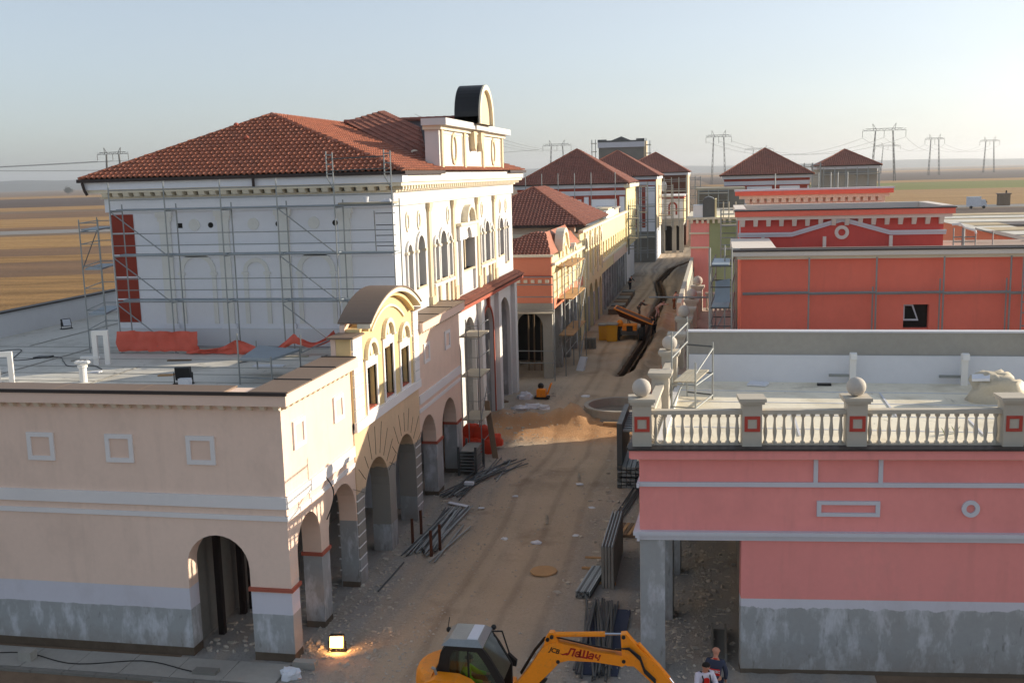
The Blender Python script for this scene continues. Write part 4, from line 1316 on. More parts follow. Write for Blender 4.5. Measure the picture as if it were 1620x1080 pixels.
for fr, s0, s1 in ((RF, -0.2, 14.0), (SR, 0.0, SRL + 0.2)):
    e = 0.0 if fr is RF else 0.003
    pbox('fascia', B, M['pink_top'], fr, s0 - 0.05, s1, 0.26 - e, -0.3, 6.04 + e, 6.28 - e)
    pbox('flashing', B, M['coping_dk'], fr, s0 - 0.1, s1, 0.32 - e, -0.3, 6.28 + e, 6.33 - e)
    pbox('groove_line', B, M['relief'], fr, s0 + 0.2, s1, 0.05 - e, 0, 5.975 + e, 6.04 - e)
    pbox('string_course', B, M['bluegrey'], fr, s0 + 0.13, s1, 0.07 - e, 0, 5.24 + e, 5.36 - e)
    pbox('cornice', B, M['bluegrey'], fr, s0 + 0.04, s1, 0.17 - e, 0, 3.92 + e, 4.02 - e)
    pbox('cornice_step', B, M['bluegrey'], fr, s0 + 0.09, s1, 0.115 - e, 0, 3.85 + e, 3.92 - e)
    pbox('cornice_step', B, M['bluegrey'], fr, s0 + 0.13, s1, 0.07 - e, 0, 3.765 + e, 3.85 - e)
for s in (4.52, 6.17, 12.4):
    pbox('vertical_strip', B, M['bluegrey'], RF, s, s + 0.11, 0.05, 0, 5.36, 5.975)
o_ = [(4.62, 4.44), (6.23, 4.44), (6.23, 4.86), (4.62, 4.86)]
i_ = [(4.73, 4.54), (6.12, 4.54), (6.12, 4.76), (4.73, 4.76)]
part('rectangular_moulding', B, M['bluegrey'], lambda m: m.ring(RF, o_, i_, 0.06, 0.0))
part('ring_moulding', B, M['bluegrey'], lambda m: m.arcband(RF, 8.51, 4.67, 0.115, 0.225, 0, 360, 0.06, 0, 28))
# terrace floor and inner kerbs
part('terrace_floor', B, M['screed2'], lambda m: m.hexa([(-1.75, 27.25, 6.05), (14, 28.6, 6.05), (14, 36.5, 6.05), (-1.5, 36.5, 6.05)], [(-1.75, 27.25, 6.31), (14, 28.6, 6.31), (14, 36.5, 6.31), (-1.5, 36.5, 6.31)]))
for i in range(4):
    y = 29.4 + 1.7 * i
    part('membrane_seam', B, M['bluegrey'], lambda m: m.box(-1.3, 13.9, y, y + 0.06, 6.312, 6.322))
for x, y0, y1 in ((2.2, 28.6, 31.0), (5.1, 31.1, 34.4), (7.0, 29.0, 31.0), (9.4, 31.1, 36.0)):
    part('membrane_seam', B, M['bluegrey'], lambda m: m.box(x, x + 0.06, y0, y1, 6.324, 6.332))
part('rear_terrace_floor', B, M['screed3'], lambda m: [m.box(-1.4, 0.95, 36.75, 56, 6.0, 6.31), m.box(0.95, 14, 36.75, 42.5, 6.0, 6.31)])
pbox('inner_kerb', B, M['membrane'], SR, 19.3, SRL - 0.35, -0.42, -0.62, 6.31, 6.42)
part('end_wall', B, M['pink_top'], lambda m: m.box(13.6, 14.0, 29.1, 36.7, -0.1, 6.04))
# rear walls of the terrace
part('membrane_upstand', B, M['membrane'], lambda m: m.hexa([(-0.95, 36.1, 6.31), (14, 36.1, 6.31), (14, 36.44, 6.31), (-0.95, 36.44, 6.31)], [(-0.95, 36.34, 7.2), (14, 36.34, 7.2), (14, 36.44, 7.2), (-0.95, 36.44, 7.2)]))
part('party_wall', B, M['concrete'], lambda m: m.box(-1.0, 14, 36.45, 36.75, 6.31, 7.97))
pbox('party_wall_coping', B, M['bluegrey'], FLAT, -1.05, 14, -36.40, -36.80, 7.97, 8.02)
# balustrade: piers, stone balls, rails, balusters
BAL = [(0.05, 0), (0.066, 0.01), (0.066, 0.06), (0.036, 0.09), (0.04, 0.16), (0.056, 0.28), (0.058, 0.36), (0.044, 0.50), (0.034, 0.62), (0.033, 0.70), (0.064, 0.74), (0.064, 0.82)]
balme = proto('baluster', M['pier'], lambda m: m.lathe((0, 0, 0), BAL, 9), True)
ballme = proto('stone_ball', M['ball'], lambda m: m.ball((0, 0, 0.25), 0.25, 20, 12), True)
def pier(fr, s, nc, ball, inset, w=0.5):
    p = part('pier', B, M['pier'], lambda m: m.fbox(fr, s - w / 2, s + w / 2, nc + 0.25, nc - 0.25, 6.3, 7.46))
    pbox('pier_cap', p, M['pier'], fr, s - w / 2 - 0.10, s + w / 2 + 0.10, nc + 0.35, nc - 0.35, 7.53, 7.62)
    pbox('cap_moulding', p, M['pier'], fr, s - w / 2 - 0.06, s + w / 2 + 0.06, nc + 0.31, nc - 0.31, 7.46, 7.53)
    if inset:
        o = [(s - 0.2, 6.73), (s + 0.2, 6.73), (s + 0.2, 7.14), (s - 0.2, 7.14)]
        i = [(s - 0.12, 6.81), (s + 0.12, 6.81), (s + 0.12, 7.06), (s - 0.12, 7.06)]
        part('red_inset', p, M['inset'], lambda m: m.ring(fr, o, i, nc + 0.27, nc + 0.25))
    if ball:
        inst('stone_ball', ballme, B, fr.p(s, nc, 7.615))
FN = -0.2
FP = [(0.07, True), (2.93, False), (5.6, True), (9.48, False), (12.2, True)]
for s, b in FP:
    pier(RF, s, FN, b, True)
for (a, _), (b, _) in zip(FP[:-1], FP[1:]):
    s0, s1 = a + 0.25, b - 0.25
    pbox('top_rail', B, M['pier'], RF, s0, s1, FN + 0.12, FN - 0.12, 7.16, 7.27)
    pbox('bottom_rail', B, M['pier'], RF, s0, s1, FN + 0.10, FN - 0.10, 6.31, 6.36)
    n = round((s1 - s0) / 0.243)
    for k in range(n):
        inst('baluster', balme, B, RF.p(s0 + (k + 0.5) * (s1 - s0) / n, FN, 6.35))
SP = [(27.35, None), (31.0, False), (34.75, True), (38.6, False), (42.8, True), (45.9, False), (48.9, True), (51.9, False), (54.9, True)]
for y, b in SP:
    if b is not None:
        pier(SR, sr(y), -0.25, b, y < 36)
for (a, _), (b, _) in zip(SP[:-1], SP[1:]):
    s0, s1 = sr(b) + 0.25, sr(a) - 0.25
    pbox('top_rail', B, M['pier'], SR, s0, s1, -0.13, -0.37, 7.16, 7.27)
    pbox('bottom_rail', B, M['pier'], SR, s0, s1, -0.15, -0.35, 6.31, 6.36)
    n = round((s1 - s0) / 0.29)
    for k in range(n):
        inst('baluster', balme, B, SR.p(s0 + (k + 0.5) * (s1 - s0) / n, -0.25, 6.35))
# small cross balustrade further back, seen through the scaffold
pbox('top_rail', B, M['pier'], FLAT, -0.6, 0.95, -54.6, -54.85, 7.16, 7.27)
for k in range(7):
    inst('baluster', balme, B, (-0.5 + k * 0.22, 54.72, 6.35))

# ------------------------------------------------------------------ red building behind the terrace
K = thing('red_building', 'large red building with white cornice, pediment moulding and one small dark window', 'building', (7, 42.5, 0))
KF, KL = Fr(0, 42.5, 0), Fr(0, 49.4, 0)
part('front_wall', K, M['red'], lambda m: m.wall(KF, 0.95, 16.5, 0, 10.0, 0.4, [(7.12, 8.06, 7.22, 8.16, 0)]))
part('side_wall', K, M['red'], lambda m: m.box(0.952, 1.3, 42.905, 49.3, 0, 10.0))
part('rear_side_wall', K, M['red_dk'], lambda m: m.box(1.05, 1.3, 49.65, 55.4, 0, 11.2))
part('roof_slab', K, M['screed3'], lambda m: m.box(1.3, 16.5, 42.9, 55.4, 9.55, 9.75))
wk = part('window', K, M['void'], lambda m: m.fbox(KF, 7.1, 8.08, -0.32, -0.36, 7.2, 8.18))
part('window_frame', wk, M['bluegrey'], lambda m: m.ring(KF, [(7.14, 7.5), (7.72, 7.5), (7.5, 8.14), (7.14, 8.14)], [(7.2, 7.56), (7.66, 7.56), (7.46, 8.08), (7.2, 8.08)], -0.2, -0.28))
pbox('cornice', K, M['redtrim'], KF, 0.58, 16.5, 0.37, -0.02, 10.12, 10.3)
pbox('cornice_bed', K, M['relief'], KF, 0.8, 16.5, 0.18, -0.02, 9.98, 10.12)
pbox('cornice', K, M['redtrim'], FLAT, 0.583, 0.95, -42.52, -49.0, 10.122, 10.298)
pbox('coping_edge', K, M['coping_dk'], KF, 0.54, 16.5, 0.42, -0.3, 10.3, 10.36)
pbox('coping_sheet', K, M['coping'], FLAT, 0.9, 16.5, -42.62, -43.0, 10.36, 10.39)
pbox('coping_sheet', K, M['redtrim'], FLAT, 0.6, 2.3, -42.8, -48.9, 10.31, 10.40)
part('end_wall', K, M['red'], lambda m: m.box(16.1, 16.5, 42.91, 55.4, 0, 10.3))
part('rear_wall', K, M['red'], lambda m: m.box(1.31, 16.09, 55.0, 55.39, 0, 9.5))
# upper storey with pediment
part('upper_wall', K, M['red_dk'], lambda m: m.wall(KL, 1.05, 9.85, 9.7, 11.2, 0.35))
part('upper_end_wall', K, M['bluegrey'], lambda m: m.box(1.02, 1.049, 49.4, 50.2, 9.7, 11.2))
pbox('eaves_band', K, M['redtrim'], KL, 0.86, 10.15, 0.30, -0.2, 11.2, 11.36)
pbox('fascia', K, M['red'], KL, 0.80, 10.25, 0.42, -0.2, 11.36, 11.6)
pbox('coping_edge', K, M['coping_dk'], KL, 0.76, 10.3, 0.46, -0.2, 11.6, 11.65)
pbox('upper_roof', K, M['coping_dk'], FLAT, 1.1, 9.9, -49.7, -55.3, 11.2, 11.35)
part('upper_side_wall', K, M['red_dk'], lambda m: m.box(9.55, 9.85, 49.76, 55.4, 9.7, 11.2))
for x0, x1, y0, y1 in ((0.8, 1.3, 49.65, 55.5), (9.8, 10.3, 49.65, 55.5), (1.31, 9.79, 55.1, 55.5)):
    pbox('coping_sheet', K, M['redtrim'], FLAT, x0, x1, -y0, -y1, 11.36, 11.7)
kc = proto('bracket', M['redtrim'], lambda m: m.hexa([(-0.09, -0.12, -0.3), (0.09, -0.12, -0.3), (0.09, 0, -0.3), (-0.09, 0, -0.3)], [(-0.1, -0.28, 0), (0.1, -0.28, 0), (0.1, 0, 0), (-0.1, 0, 0)]))
for i in range(16):
    inst('bracket', kc, K, (1.15 + i * 0.572, 49.4, 11.198))
ped = [(0.95, 10.42), (3.35, 10.42), (5.52, 11.06), (7.6, 10.44), (9.95, 10.44)]
def pedm(m):
    for (a, za), (b, zb) in zip(ped[:-1], ped[1:]):
        for dz0, dz1, n in ((0.0, 0.12, 0.12), (0.12, 0.2, 0.18)):
            m.mesh([KL.p(a, n, za + dz0), KL.p(b, n, zb + dz0), KL.p(b, 0, zb + dz0), KL.p(a, 0, za + dz0), KL.p(a, n, za + dz1), KL.p(b, n, zb + dz1), KL.p(b, 0, zb + dz1), KL.p(a, 0, za + dz1)], MB.BF)
part('pediment_moulding', K, M['bluegrey'], pedm)
part('ring_moulding', K, M['redtrim'], lambda m: m.arcband(KL, 5.52, 10.58, 0.16, 0.31, 0, 360, 0.09, 0, 24))
for s in (2.05, 4.75, 7.6):
    pbox('white_post', K, M['redtrim'], KL, s - 0.07, s + 0.07, 0.35, 0.2, 9.76, 10.42)
# tube frame standing against the red wall
S4 = thing('scaffold', 'light single-tube frame standing against the large red wall', 'scaffold', (6, 42.1, 6.31))
for x in (3.52, 6.03, 8.48, 10.85):
    std(S4, x, 42.1, 6.31, 10.05, 0.032)
    if x > 4:
        std(S4, x - 0.12, 42.15, 6.31, 9.2 if x > 7 else 8.9, 0.028)
for a, b in ((1.0, 3.52), (3.52, 6.03), (6.03, 8.48), (8.48, 10.85), (10.85, 13.4)):
    bar(S4, (a, 42.1, 8.64), (b, 42.1, 8.68), 'ledger', 'steel', 0.06)
for z in (6.9, 7.4, 7.9, 8.3, 8.9, 9.4, 9.8):
    bar(S4, (11.25, 42.0, z), (11.9, 42.0, z), 'rung')
std(S4, 11.25, 42.0, 6.31, 10.0)
# scaffold tower on the low roof left of the red building
S5 = thing('scaffold', 'cluttered scaffold tower on the low roof left of the red building', 'scaffold', (0.2, 41, 6.31))
for x, y in ((-0.27, 40.4), (0.55, 40.4), (-0.2, 43.0), (0.6, 43.0), (-0.05, 45.8), (0.75, 45.8), (0.3, 41.8), (0.8, 44.5)):
    std(S5, x, y, 6.31, 10.6 if y < 42 else 9.8, 0.045 if x == -0.27 else 0.03)
for z in (7.0, 7.6, 8.3, 9.1, 9.9):
    bar(S5, (-0.27, 40.4, z), (0.55, 40.4, z), 'ledger', 'steel_dk')
    bar(S5, (-0.2, 43.0, z), (0.6, 43.0, z), 'ledger', 'steel_dk')
    bar(S5, (0.55, 40.4, z), (0.75, 45.8, z), 'guard_rail', 'steel_dk')
    bar(S5, (-0.27, 40.4, z), (-0.05, 45.8, z), 'guard_rail', 'steel_dk')
for z, mt in ((8.3, 'deck_steel'), (9.9, 'deck_steel')):
    part('deck_board', S5, M[mt], lambda m: m.hexa([(-0.2, 40.5, z), (0.45, 40.5, z), (0.55, 43.4, z), (-0.1, 43.4, z)], [(-0.2, 40.5, z + 0.06), (0.45, 40.5, z + 0.06), (0.55, 43.4, z + 0.06), (-0.1, 43.4, z + 0.06)]))
part('leaning_board', S5, M['deck_steel'], lambda m: m.hexa([(-0.1, 41.0, 8.45), (0.5, 41.0, 8.45), (0.5, 41.05, 8.45), (-0.1, 41.05, 8.45)], [(-0.05, 41.6, 9.2), (0.5, 41.6, 9.3), (0.5, 41.65, 9.3), (-0.05, 41.65, 9.2)]))
bar(S5, (-0.25, 40.4, 7.0), (0.55, 43, 8.3), 'brace')
bar(S5, (-3.0, 47.0, 7.95), (0.1, 46.8, 7.95), 'cross_tube', 'steel', 0.04)
# small access tower on the terrace
S6 = thing('scaffold', 'small access tower with an inclined handrail on the sunny terrace corner', 'scaffold', (-0.7, 32, 6.31))
for x, y, z in ((-1.33, 31.4, 8.75), (-0.93, 33.6, 8.9), (-0.62, 31.2, 7.85), (-0.12, 33.2, 8.15)):
    std(S6, x, y, 6.31, z, 0.028)
for z in (8.0, 8.6):
    bar(S6, (-1.33, 31.4, z - 0.06), (-0.93, 33.6, z + 0.1), 'guard_rail')
bar(S6, (-0.93, 33.6, 8.0), (-0.12, 33.2, 8.0), 'ledger', 'steel_dk')
for z in (6.45, 7.15):
    bar(S6, (-1.33, 31.4, z), (-0.62, 31.2, z), 'ledger')
    bar(S6, (-0.93, 33.6, z), (-0.12, 33.2, z), 'ledger', 'steel_dk')
    bar(S6, (-0.62, 31.2, z), (-0.12, 33.2, z), 'guard_rail')
bar(S6, (-0.62, 31.2, 7.5), (-0.12, 33.2, 7.95), 'guard_rail')
for i in range(4):
    a = i * 0.17
    part('deck_board', S6, M['deck'], lambda m: m.hexa([(-1.28 + a, 31.45, 7.18), (-1.13 + a, 31.43, 7.18), (-0.75 + a, 33.45, 7.18), (-0.9 + a, 33.47, 7.18)], [(-1.28 + a, 31.45, 7.22), (-1.13 + a, 31.43, 7.22), (-0.75 + a, 33.45, 7.22), (-0.9 + a, 33.47, 7.22)]))
bar(S6, (-1.33, 31.4, 6.4), (-0.93, 33.6, 7.1), 'brace')
# red parapet of the next house along
N_ = thing('red_parapet_building', 'red flat-roofed building with cream dentils showing just above the large red building', 'building', (5.4, 64.6, 0))
NF = Fr(0, 64.6, 0)
part('front_wall', N_, M['redtrim'], lambda m: m.wall(NF, 1.9, 9.6, 0, 11.75, 0.4))
pbox('fascia', N_, M['red'], NF, 1.05, 10.0, 0.5, -0.4, 11.95, 12.2)
pbox('cornice', N_, M['relief'], NF, 1.3, 9.8, 0.35, -0.4, 11.75, 11.95)
pbox('coping_edge', N_, M['bluegrey'], NF, 1.0, 10.05, 0.55, -0.4, 12.2, 12.3)
pbox('roof_slab', N_, M['coping_dk'], FLAT, 1.3, 9.8, -65.0, -72.0, 11.8, 12.0)
part('rear_wall', N_, M['redtrim'], lambda m: m.box(1.9, 9.6, 71.6, 72, 0, 12.1))
nd = proto('dentil', M['relief'], lambda m: m.box(-0.13, 0.13, -0.3, 0, -0.24, 0))
for i in range(19):
    inst('dentil', nd, N_, (1.75 + i * 0.42, 64.595, 11.75))
for x in (3.4, 5.9, 6.6, 7.0, 7.55):
    ptube('standard', N_, M['steel'], (x, 65.2, 11.9), (x, 65.2, 13.2), 0.035)
# long low flat roof on the right
Q = thing('flat_roof_building', 'long low building with a pale slabbed flat roof at the right edge', 'building', (20, 75, 0))  # left open on columns, without walls, so low sun reaches the street
for i in range(12):
    y0 = 50 + i * 3.4
    pbox('roof_panel', Q, M['roofq'] if i % 2 else M['screed'], FLAT, 16.2, 18.8 if 59 < y0 < 74 else 26.5, -y0, -(y0 + 3.3), 9.3, 9.42 + 0.05 * (i % 3))
for xa, ya, yb in ((26.5, 50, 60.2), (18.8, 60.21, 77.1), (26.5, 77.11, 90.8)):  # roof narrowed out of view to let the sun streak through
    pbox('roof_deck', Q, M['concrete_dk'], FLAT, 15.75, xa, -ya, -yb, 9.1, 9.30)
pbox('side_fascia', Q, M['coral'], FLAT, 15.55, 15.75, -50, -90.8, 8.2, 9.5)
for i in range(20):
    y0 = 50 + i * 2.04
    pbox('coping_sheet', Q, M['coping'] if i < 8 else M['screed'], FLAT, 15.4, 16.18, -y0, -(y0 + 1.99), 9.5, 9.54)
for y in (50.5, 60, 78, 90):
    for x in (15.9, 26):
        pbox('column', Q, M['concrete'], FLAT, x - 0.15, x + 0.15, -y + 0.15, -y - 0.15, 0, 9.1)
for x, z in ((10.4, 10.9), (11.5, 10.7)):
    pass
S7 = thing('handrail_frame', 'grey handrail frame with bent white tube beside the pediment wall on the red building roof', 'handrail', (10.6, 48, 9.75))
for x in (10.1, 10.5, 11.0, 11.7):
    std(S7, x, 48.5, 9.75, 10.75 if x < 11.5 else 10.6, 0.03 if x != 10.5 else 0.07)
for z in (9.95, 10.15, 10.35):
    bar(S7, (10.1, 48.5, z), (11.0, 48.5, z), 'rung')
part('bent_tube', S7, M['wpipe'], lambda m: m.path([(10.0, 48.4, 10.9), (10.35, 48.4, 10.92), (10.55, 48.4, 10.75), (10.95, 48.4, 10.62), (11.0, 48.4, 10.5)], 0.05))
bar(S7, (11.0, 48.5, 10.7), (11.7, 48.5, 10.5), 'guard_rail')
# ------------------------------------------------------------------ left row beyond the hall
C = thing('coral_building', 'small coral building with one dark arch and a scrolled baroque gable beyond the hall', 'building', (-12, 68, 0))
CF, CS = Fr(0, 68, 0), Fr(-10.72, 0, 90)
part('front_wall_lower', C, M['concrete'], lambda m: m.wall(CF, -13.9, -10.72, -0.3, 4.6, 0.5, [(-13.15, -11.36, -0.3, 3.55, 0.9)]))
part('front_wall', C, M['coral'], lambda m: m.wall(CF, -16.5, -10.72, 4.6, 8.2, 0.4))
pbox('ledge', C, M['concrete'], CF, -13.9, -10.6, 0.3, 0, 4.55, 4.68)
pbox('band', C, M['concrete'], CF, -13.9, -10.66, 0.1, 0, 4.68, 5.1)
pbox('cornice', C, M['relief'], CF, -16.5, -10.55, 0.2, -0.1, 8.15, 8.3)
pbox('string_course', C, M['cap'], CF, -13.9, -10.66, 0.08, 0, 6.85, 6.95)
cd = proto('dentil', M['relief'], lambda m: m.box(-0.12, 0.12, -0.14, 0, -0.2, 0))
for i in range(6):
    inst('dentil', cd, C, (-13.4 + i * 0.48, 67.998, 6.65))
part('street_wall', C, M['cream'], lambda m: m.wall(CS, 68.41, 84.2, 4.6, [(68.41, 8.1), (71.3, 8.1), (71.6, 7.7), (72.2, 7.8), (72.6, 8.7), (73.5, 9.5), (74.6, 9.6), (75.6, 9.2), (76.4, 8.3), (77.2, 7.7), (78.2, 7.9), (79.2, 8.3), (80.2, 8.0), (84.2, 8.0)], 0.4))
part('gable_scroll', C, M['relief'], lambda m: m.arcband(CS, 74.2, 7.9, 1.55, 1.85, 10, 170, 0.15, -0.45, 12))
part('gable_scroll', C, M['relief'], lambda m: m.arcband(CS, 74.2, 7.6, 0.9, 1.1, 0, 180, 0.12, 0, 12))
part('gable_scroll', C, M['relief'], lambda m: m.arcband(CS, 79.2, 7.4, 0.7, 0.95, 0, 180, 0.15, -0.45, 10))
for s in (70.4, 72.6, 75.8, 78.0, 80.4):
    pbox('pilaster', C, M['relief'], CS, s - 0.2, s + 0.2, 0.1, 0, 5.0, 7.6)
pbox('street_cornice', C, M['relief'], CS, 68.1, 84.2, 0.25, 0, 7.55, 7.75)
pbox('street_band', C, M['coral'], CS, 68.4, 84.2, 0.06, 0, 4.6, 5.3)
for s in (68.9, 72.6, 76.6, 80.6):
    pbox('column', C, M['plaster'], CS, s - 0.35, s + 0.35, -0.02, -0.7, -0.3, 4.6)
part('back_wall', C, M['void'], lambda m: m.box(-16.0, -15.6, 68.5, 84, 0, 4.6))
part('arch_darkening_sheet', C, M['void'], lambda m: m.box(-15.5, -11.5, 75.0, 75.2, 0, 4.5))  # dark sheet added to darken the arch, in place of shade
part('inner_ceiling', C, M['concrete_dk'], lambda m: m.box(-16, -11.1, 68.55, 84, 4.55, 4.75))
for x in (-12.9, -12.5, -12.0, -11.8):
    pbox('timber_prop', C, M['wood_old'], FLAT, x - 0.05, x + 0.05, -71.0, -71.1, 0, 4.5)
tiles(C, (-16.5, 68.6, 8.2), (-10.8, 68.6, 8.2), (-12.2, 71.5, 9.6), (-11.6, 71.5, 9.6), M['tile2'], 0.25, 0.32)
part('rear_slope', C, M['tile'], lambda m: [m.face([(-16.5, 68.6, 8.2), (-12.2, 71.5, 9.6), (-16.5, 84, 8.2)]), m.face([(-11.6, 71.5, 9.6), (-10.85, 68.6, 8.2), (-10.85, 84, 8.1), (-12, 84, 9.5)])])
# scaffold in front of the coral building
S8 = thing('scaffold', 'scaffold wrapped around the coral building corner with several board decks', 'scaffold', (-10.6, 70, 0))
for x, y in ((-13.5, 67.3), (-10.5, 67.3), (-10.0, 69.0), (-10.0, 73.0), (-10.0, 77.0), (-9.6, 73.0), (-9.6, 77.0)):
    std(S8, x, y, -0.05, 7.6 if y > 68 else 7.0, 0.04)
for z in (1.2, 2.0, 4.5, 5.6, 6.4, 6.9):
    bar(S8, (-13.5, 67.3, z), (-10.5, 67.3, z), 'guard_rail', r=0.035)
    bar(S8, (-10.0, 69.0, z + 0.3), (-10.0, 77.0, z + 0.3), 'guard_rail', r=0.035)
deckboard(S8, -13.5, -10.5, 67.1, 67.7, 4.5)
for z in (2.6, 5.1, 7.3):
    pbox('deck_board', S8, M['wood'], FLAT, -10.6, -9.6, -70, -77, z, z + 0.07)
for a, b in (((-9.6, 73, 2.6), (-9.6, 77, 5.1)), ((-9.6, 73, 5.3), (-9.6, 77, 7.3)), ((-9.6, 73, 0.2), (-9.6, 77, 2.5))):
    bar(S8, a, b, 'brace', r=0.035)

# ---- cream arcade building with hipped roof and long colonnade
D = thing('cream_colonnade_building', 'cream building with pointed windows, hip roof and a long street colonnade', 'building', (-11, 84.3, 0))
DS = Fr(-10.9, 0, 90)
DA = [(86.2, 89.0, -0.3, 2.75, 1.3), (90.2, 92.9, -0.3, 2.75, 1.25), (94.1, 96.8, -0.3, 2.75, 1.2), (98.0, 100.2, -0.3, 2.75, 1.1)]
part('street_wall', D, M['cream'], lambda m: m.wall(DS, 84.3, 100.6, -0.3, 8.75, 0.5, DA + [(a, b, 4.9, 7.2, 0.75) for a, b in ((87.0, 88.1), (90.9, 92.0), (94.7, 95.8), (98.4, 99.4))]))
part('upper_street_wall', D, M['cream'], lambda m: m.wall(DS, 100.6, 129.5, 3.9, 8.75, 0.4, [(101.8 + 2.55 * i, 102.9 + 2.55 * i, 5.4, 6.9, 0) for i in range(11)], 0.0))
for i in range(4):
    c = (87.55, 91.45, 95.25, 98.9)[i]
    part('window_hood', D, M['relief'], lambda m: [m.arcband(DS, c, 7.2, 0.62, 0.95, 0, 180, 0.18, 0, 12, 1.5), m.arcband(DS, c, 8.1, 0.2, 0.6, 0, 180, 0.12, 0, 10, 1.4)])
    pbox('pilaster', D, M['relief'], DS, c + 1.4, c + 1.9, 0.1, 0, 4.5, 8.7)
    pbox('pier_face', D, M['plaster'], DS, c + 1.5, c + 2.6, 0.05, 0, -0.3, 3.0)
pbox('cornice', D, M['relief'], DS, 84.2, 129.6, 0.3, -0.1, 8.75, 8.98)
pbox('string_course', D, M['relief'], DS, 100.6, 129.5, 0.14, 0, 4.95, 5.2)
pbox('panel_strip', D, M['peach_dull'], DS, 112, 129.5, 0.05, 0, 3.92, 4.93)
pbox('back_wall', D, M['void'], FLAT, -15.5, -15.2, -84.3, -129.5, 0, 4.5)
pbox('windows_back', D, M['gold'], FLAT, -11.6, -11.5, -84.8, -129.5, 4.6, 8.7)
pbox('inner_ceiling', D, M['concrete_dk'], FLAT, -15.5, -11.3, -84.8, -129.5, 4.0, 4.3)
for i in range(11):
    s = 101.5 + 2.7 * i
    pbox('column', D, M['plaster'], DS, s - 0.3, s + 0.3, 0.0, -0.6, -0.3, 3.9)
part('front_wall', D, M['creampink'], lambda m: m.box(-26, -11.31, 84.3, 84.8, 0, 9.3))
pbox('front_band', D, M['relief'], FLAT, -26, -10.95, -84.15, -84.29, 8.45, 8.75)
pbox('roof_slab', D, M['screed'], FLAT, -26, -11.35, -100, -129.5, 8.2, 8.5)
dd = proto('dentil', M['relief'], lambda m: m.box(-0.2, 0.2, -0.12, 0, -0.22, 0))
for i in range(18):
    inst('dentil', dd, D, (-19.5 + i * 0.5, 84.298, 8.2))
hip_roof(D, -21.5, -10.45, 83.8, 103, 9.42, -15.6, 90, 96, 12.45, M['tile2'], 0.3, 0.34, ridges=False)
ridge(D, (-21.5, 83.8, 9.42), (-15.6, 90, 12.45), M['tile'], 0.8, 0.13)
ridge(D, (-10.45, 83.8, 9.42), (-15.6, 90, 12.45), M['tile'], 0.8, 0.13)
pbox('gutter', D, M['gutter'], FLAT, -21.6, -10.4, -83.65, -83.8, 9.28, 9.46)
pbox('roof_hatch', D, M['gold'], FLAT, -11.9, -11.0, -108, -112, 8.5, 9.9)
pbox('roof_parapet', D, M['trim'], FLAT, -11.3, -10.95, -106, -113.9, 8.98, 9.7)
pbox('roof_hatch_lid', D, M['concrete'], FLAT, -13.3, -10.8, -114, -120, 9.6, 9.75)
pbox('roof_hatch', D, M['peach_dull'], FLAT, -13.2, -11.0, -114.1, -119.9, 8.5, 9.6)
solid('wall_gutter', M['gutter'], lambda m: m.path([(-16.0, 83.7, 9.3), (-16.0, 83.75, 8.9), (-15.9, 84.0, 8.6)], 0.07), 'short dark downpipe under the cream building eaves', 'downpipe') if False else None

def gabled_house(name, label, x0, x1, y0, y1, ze, ax, ay, za, wall, trim, tmat, bands=True, pitch=0.3, row=0.36, zb=0):
    h = thing(name, label, 'building', ((x0 + x1) / 2, y0, 0))
    part('wall', h, M[wall], lambda m: m.box(x0, x1, y0, y1, zb, ze - 0.02))
    pbox('eaves_fascia', h, M['bluegrey'], FLAT, x0 - 0.35, x1 + 0.35, -(y0 - 0.35), -(y1 + 0.35), ze - 0.5, ze - 0.08)
    f = Fr(0, y0, 0)
    if bands:
        pbox('dentil_band', h, M[trim], f, x0 - 0.1, x1 + 0.1, 0.08, 0, ze - 0.85, ze - 0.5)
        pbox('frieze', h, M['bluegrey'], f, x0 - 0.1, x1 + 0.1, 0.05, 0, ze - 1.4, ze - 0.85)
        pbox('string_course', h, M[trim], f, x0 - 0.1, x1 + 0.1, 0.09, 0, ze - 1.55, ze - 1.4)
    hip_roof(h, x0 - 0.6, x1 + 0.6, y0 - 0.6, y1 + 0.6, ze, ax, ay, y1 - (ay - y0), za, M[tmat], pitch, row, ridges=False)
    pbox('gutter', h, M['gutter'], FLAT, x0 - 0.65, x1 + 0.65, -(y0 - 0.72), -(y0 - 0.6), ze - 0.1, ze + 0.04)
    ridge(h, (x0 - 0.6, y0 - 0.6, ze), (ax, ay, za), M['tile'], 1.2, 0.16)
    ridge(h, (x1 + 0.6, y0 - 0.6, ze), (ax, ay, za), M['tile'], 1.2, 0.16)
    return h
E1 = gabled_house('tiled_roof_house', 'blue-grey house with red window surrounds and the first big pyramid roof beyond the hall', -24.0, -11.0, 127.5, 142, 12.25, -17.5, 134, 16.55, 'hallfront', 'brick_red', 'tile2')
ES = Fr(-11.0, 0, 90)
part('street_facade', E1, M['cream'], lambda m: m.wall(ES, 127.6, 141.9, 4.5, 12.0, 0.2, [(129.5 + 3.1 * i, 130.9 + 3.1 * i, 6.5, 9.5, 0.7) for i in range(4)], 0.25))
pbox('street_cornice', E1, M['relief'], ES, 127.1, 142.4, 0.7, 0, 11.7, 12.1)
EF = Fr(0, 127.5, 0)
for s0, s1 in ((-21.9, -19.6), (-18.6, -16.2), (-15.0, -11.9)):
    part('window_surround', E1, M['brick_red'], lambda m: m.ring(EF, [(s0 - 0.3, 7.6), (s1 + 0.3, 7.6), (s1 + 0.3, 10.7), (s0 - 0.3, 10.7)], [(s0, 7.7), (s1, 7.7), (s1, 10.4), (s0, 10.4)], 0.07, 0))
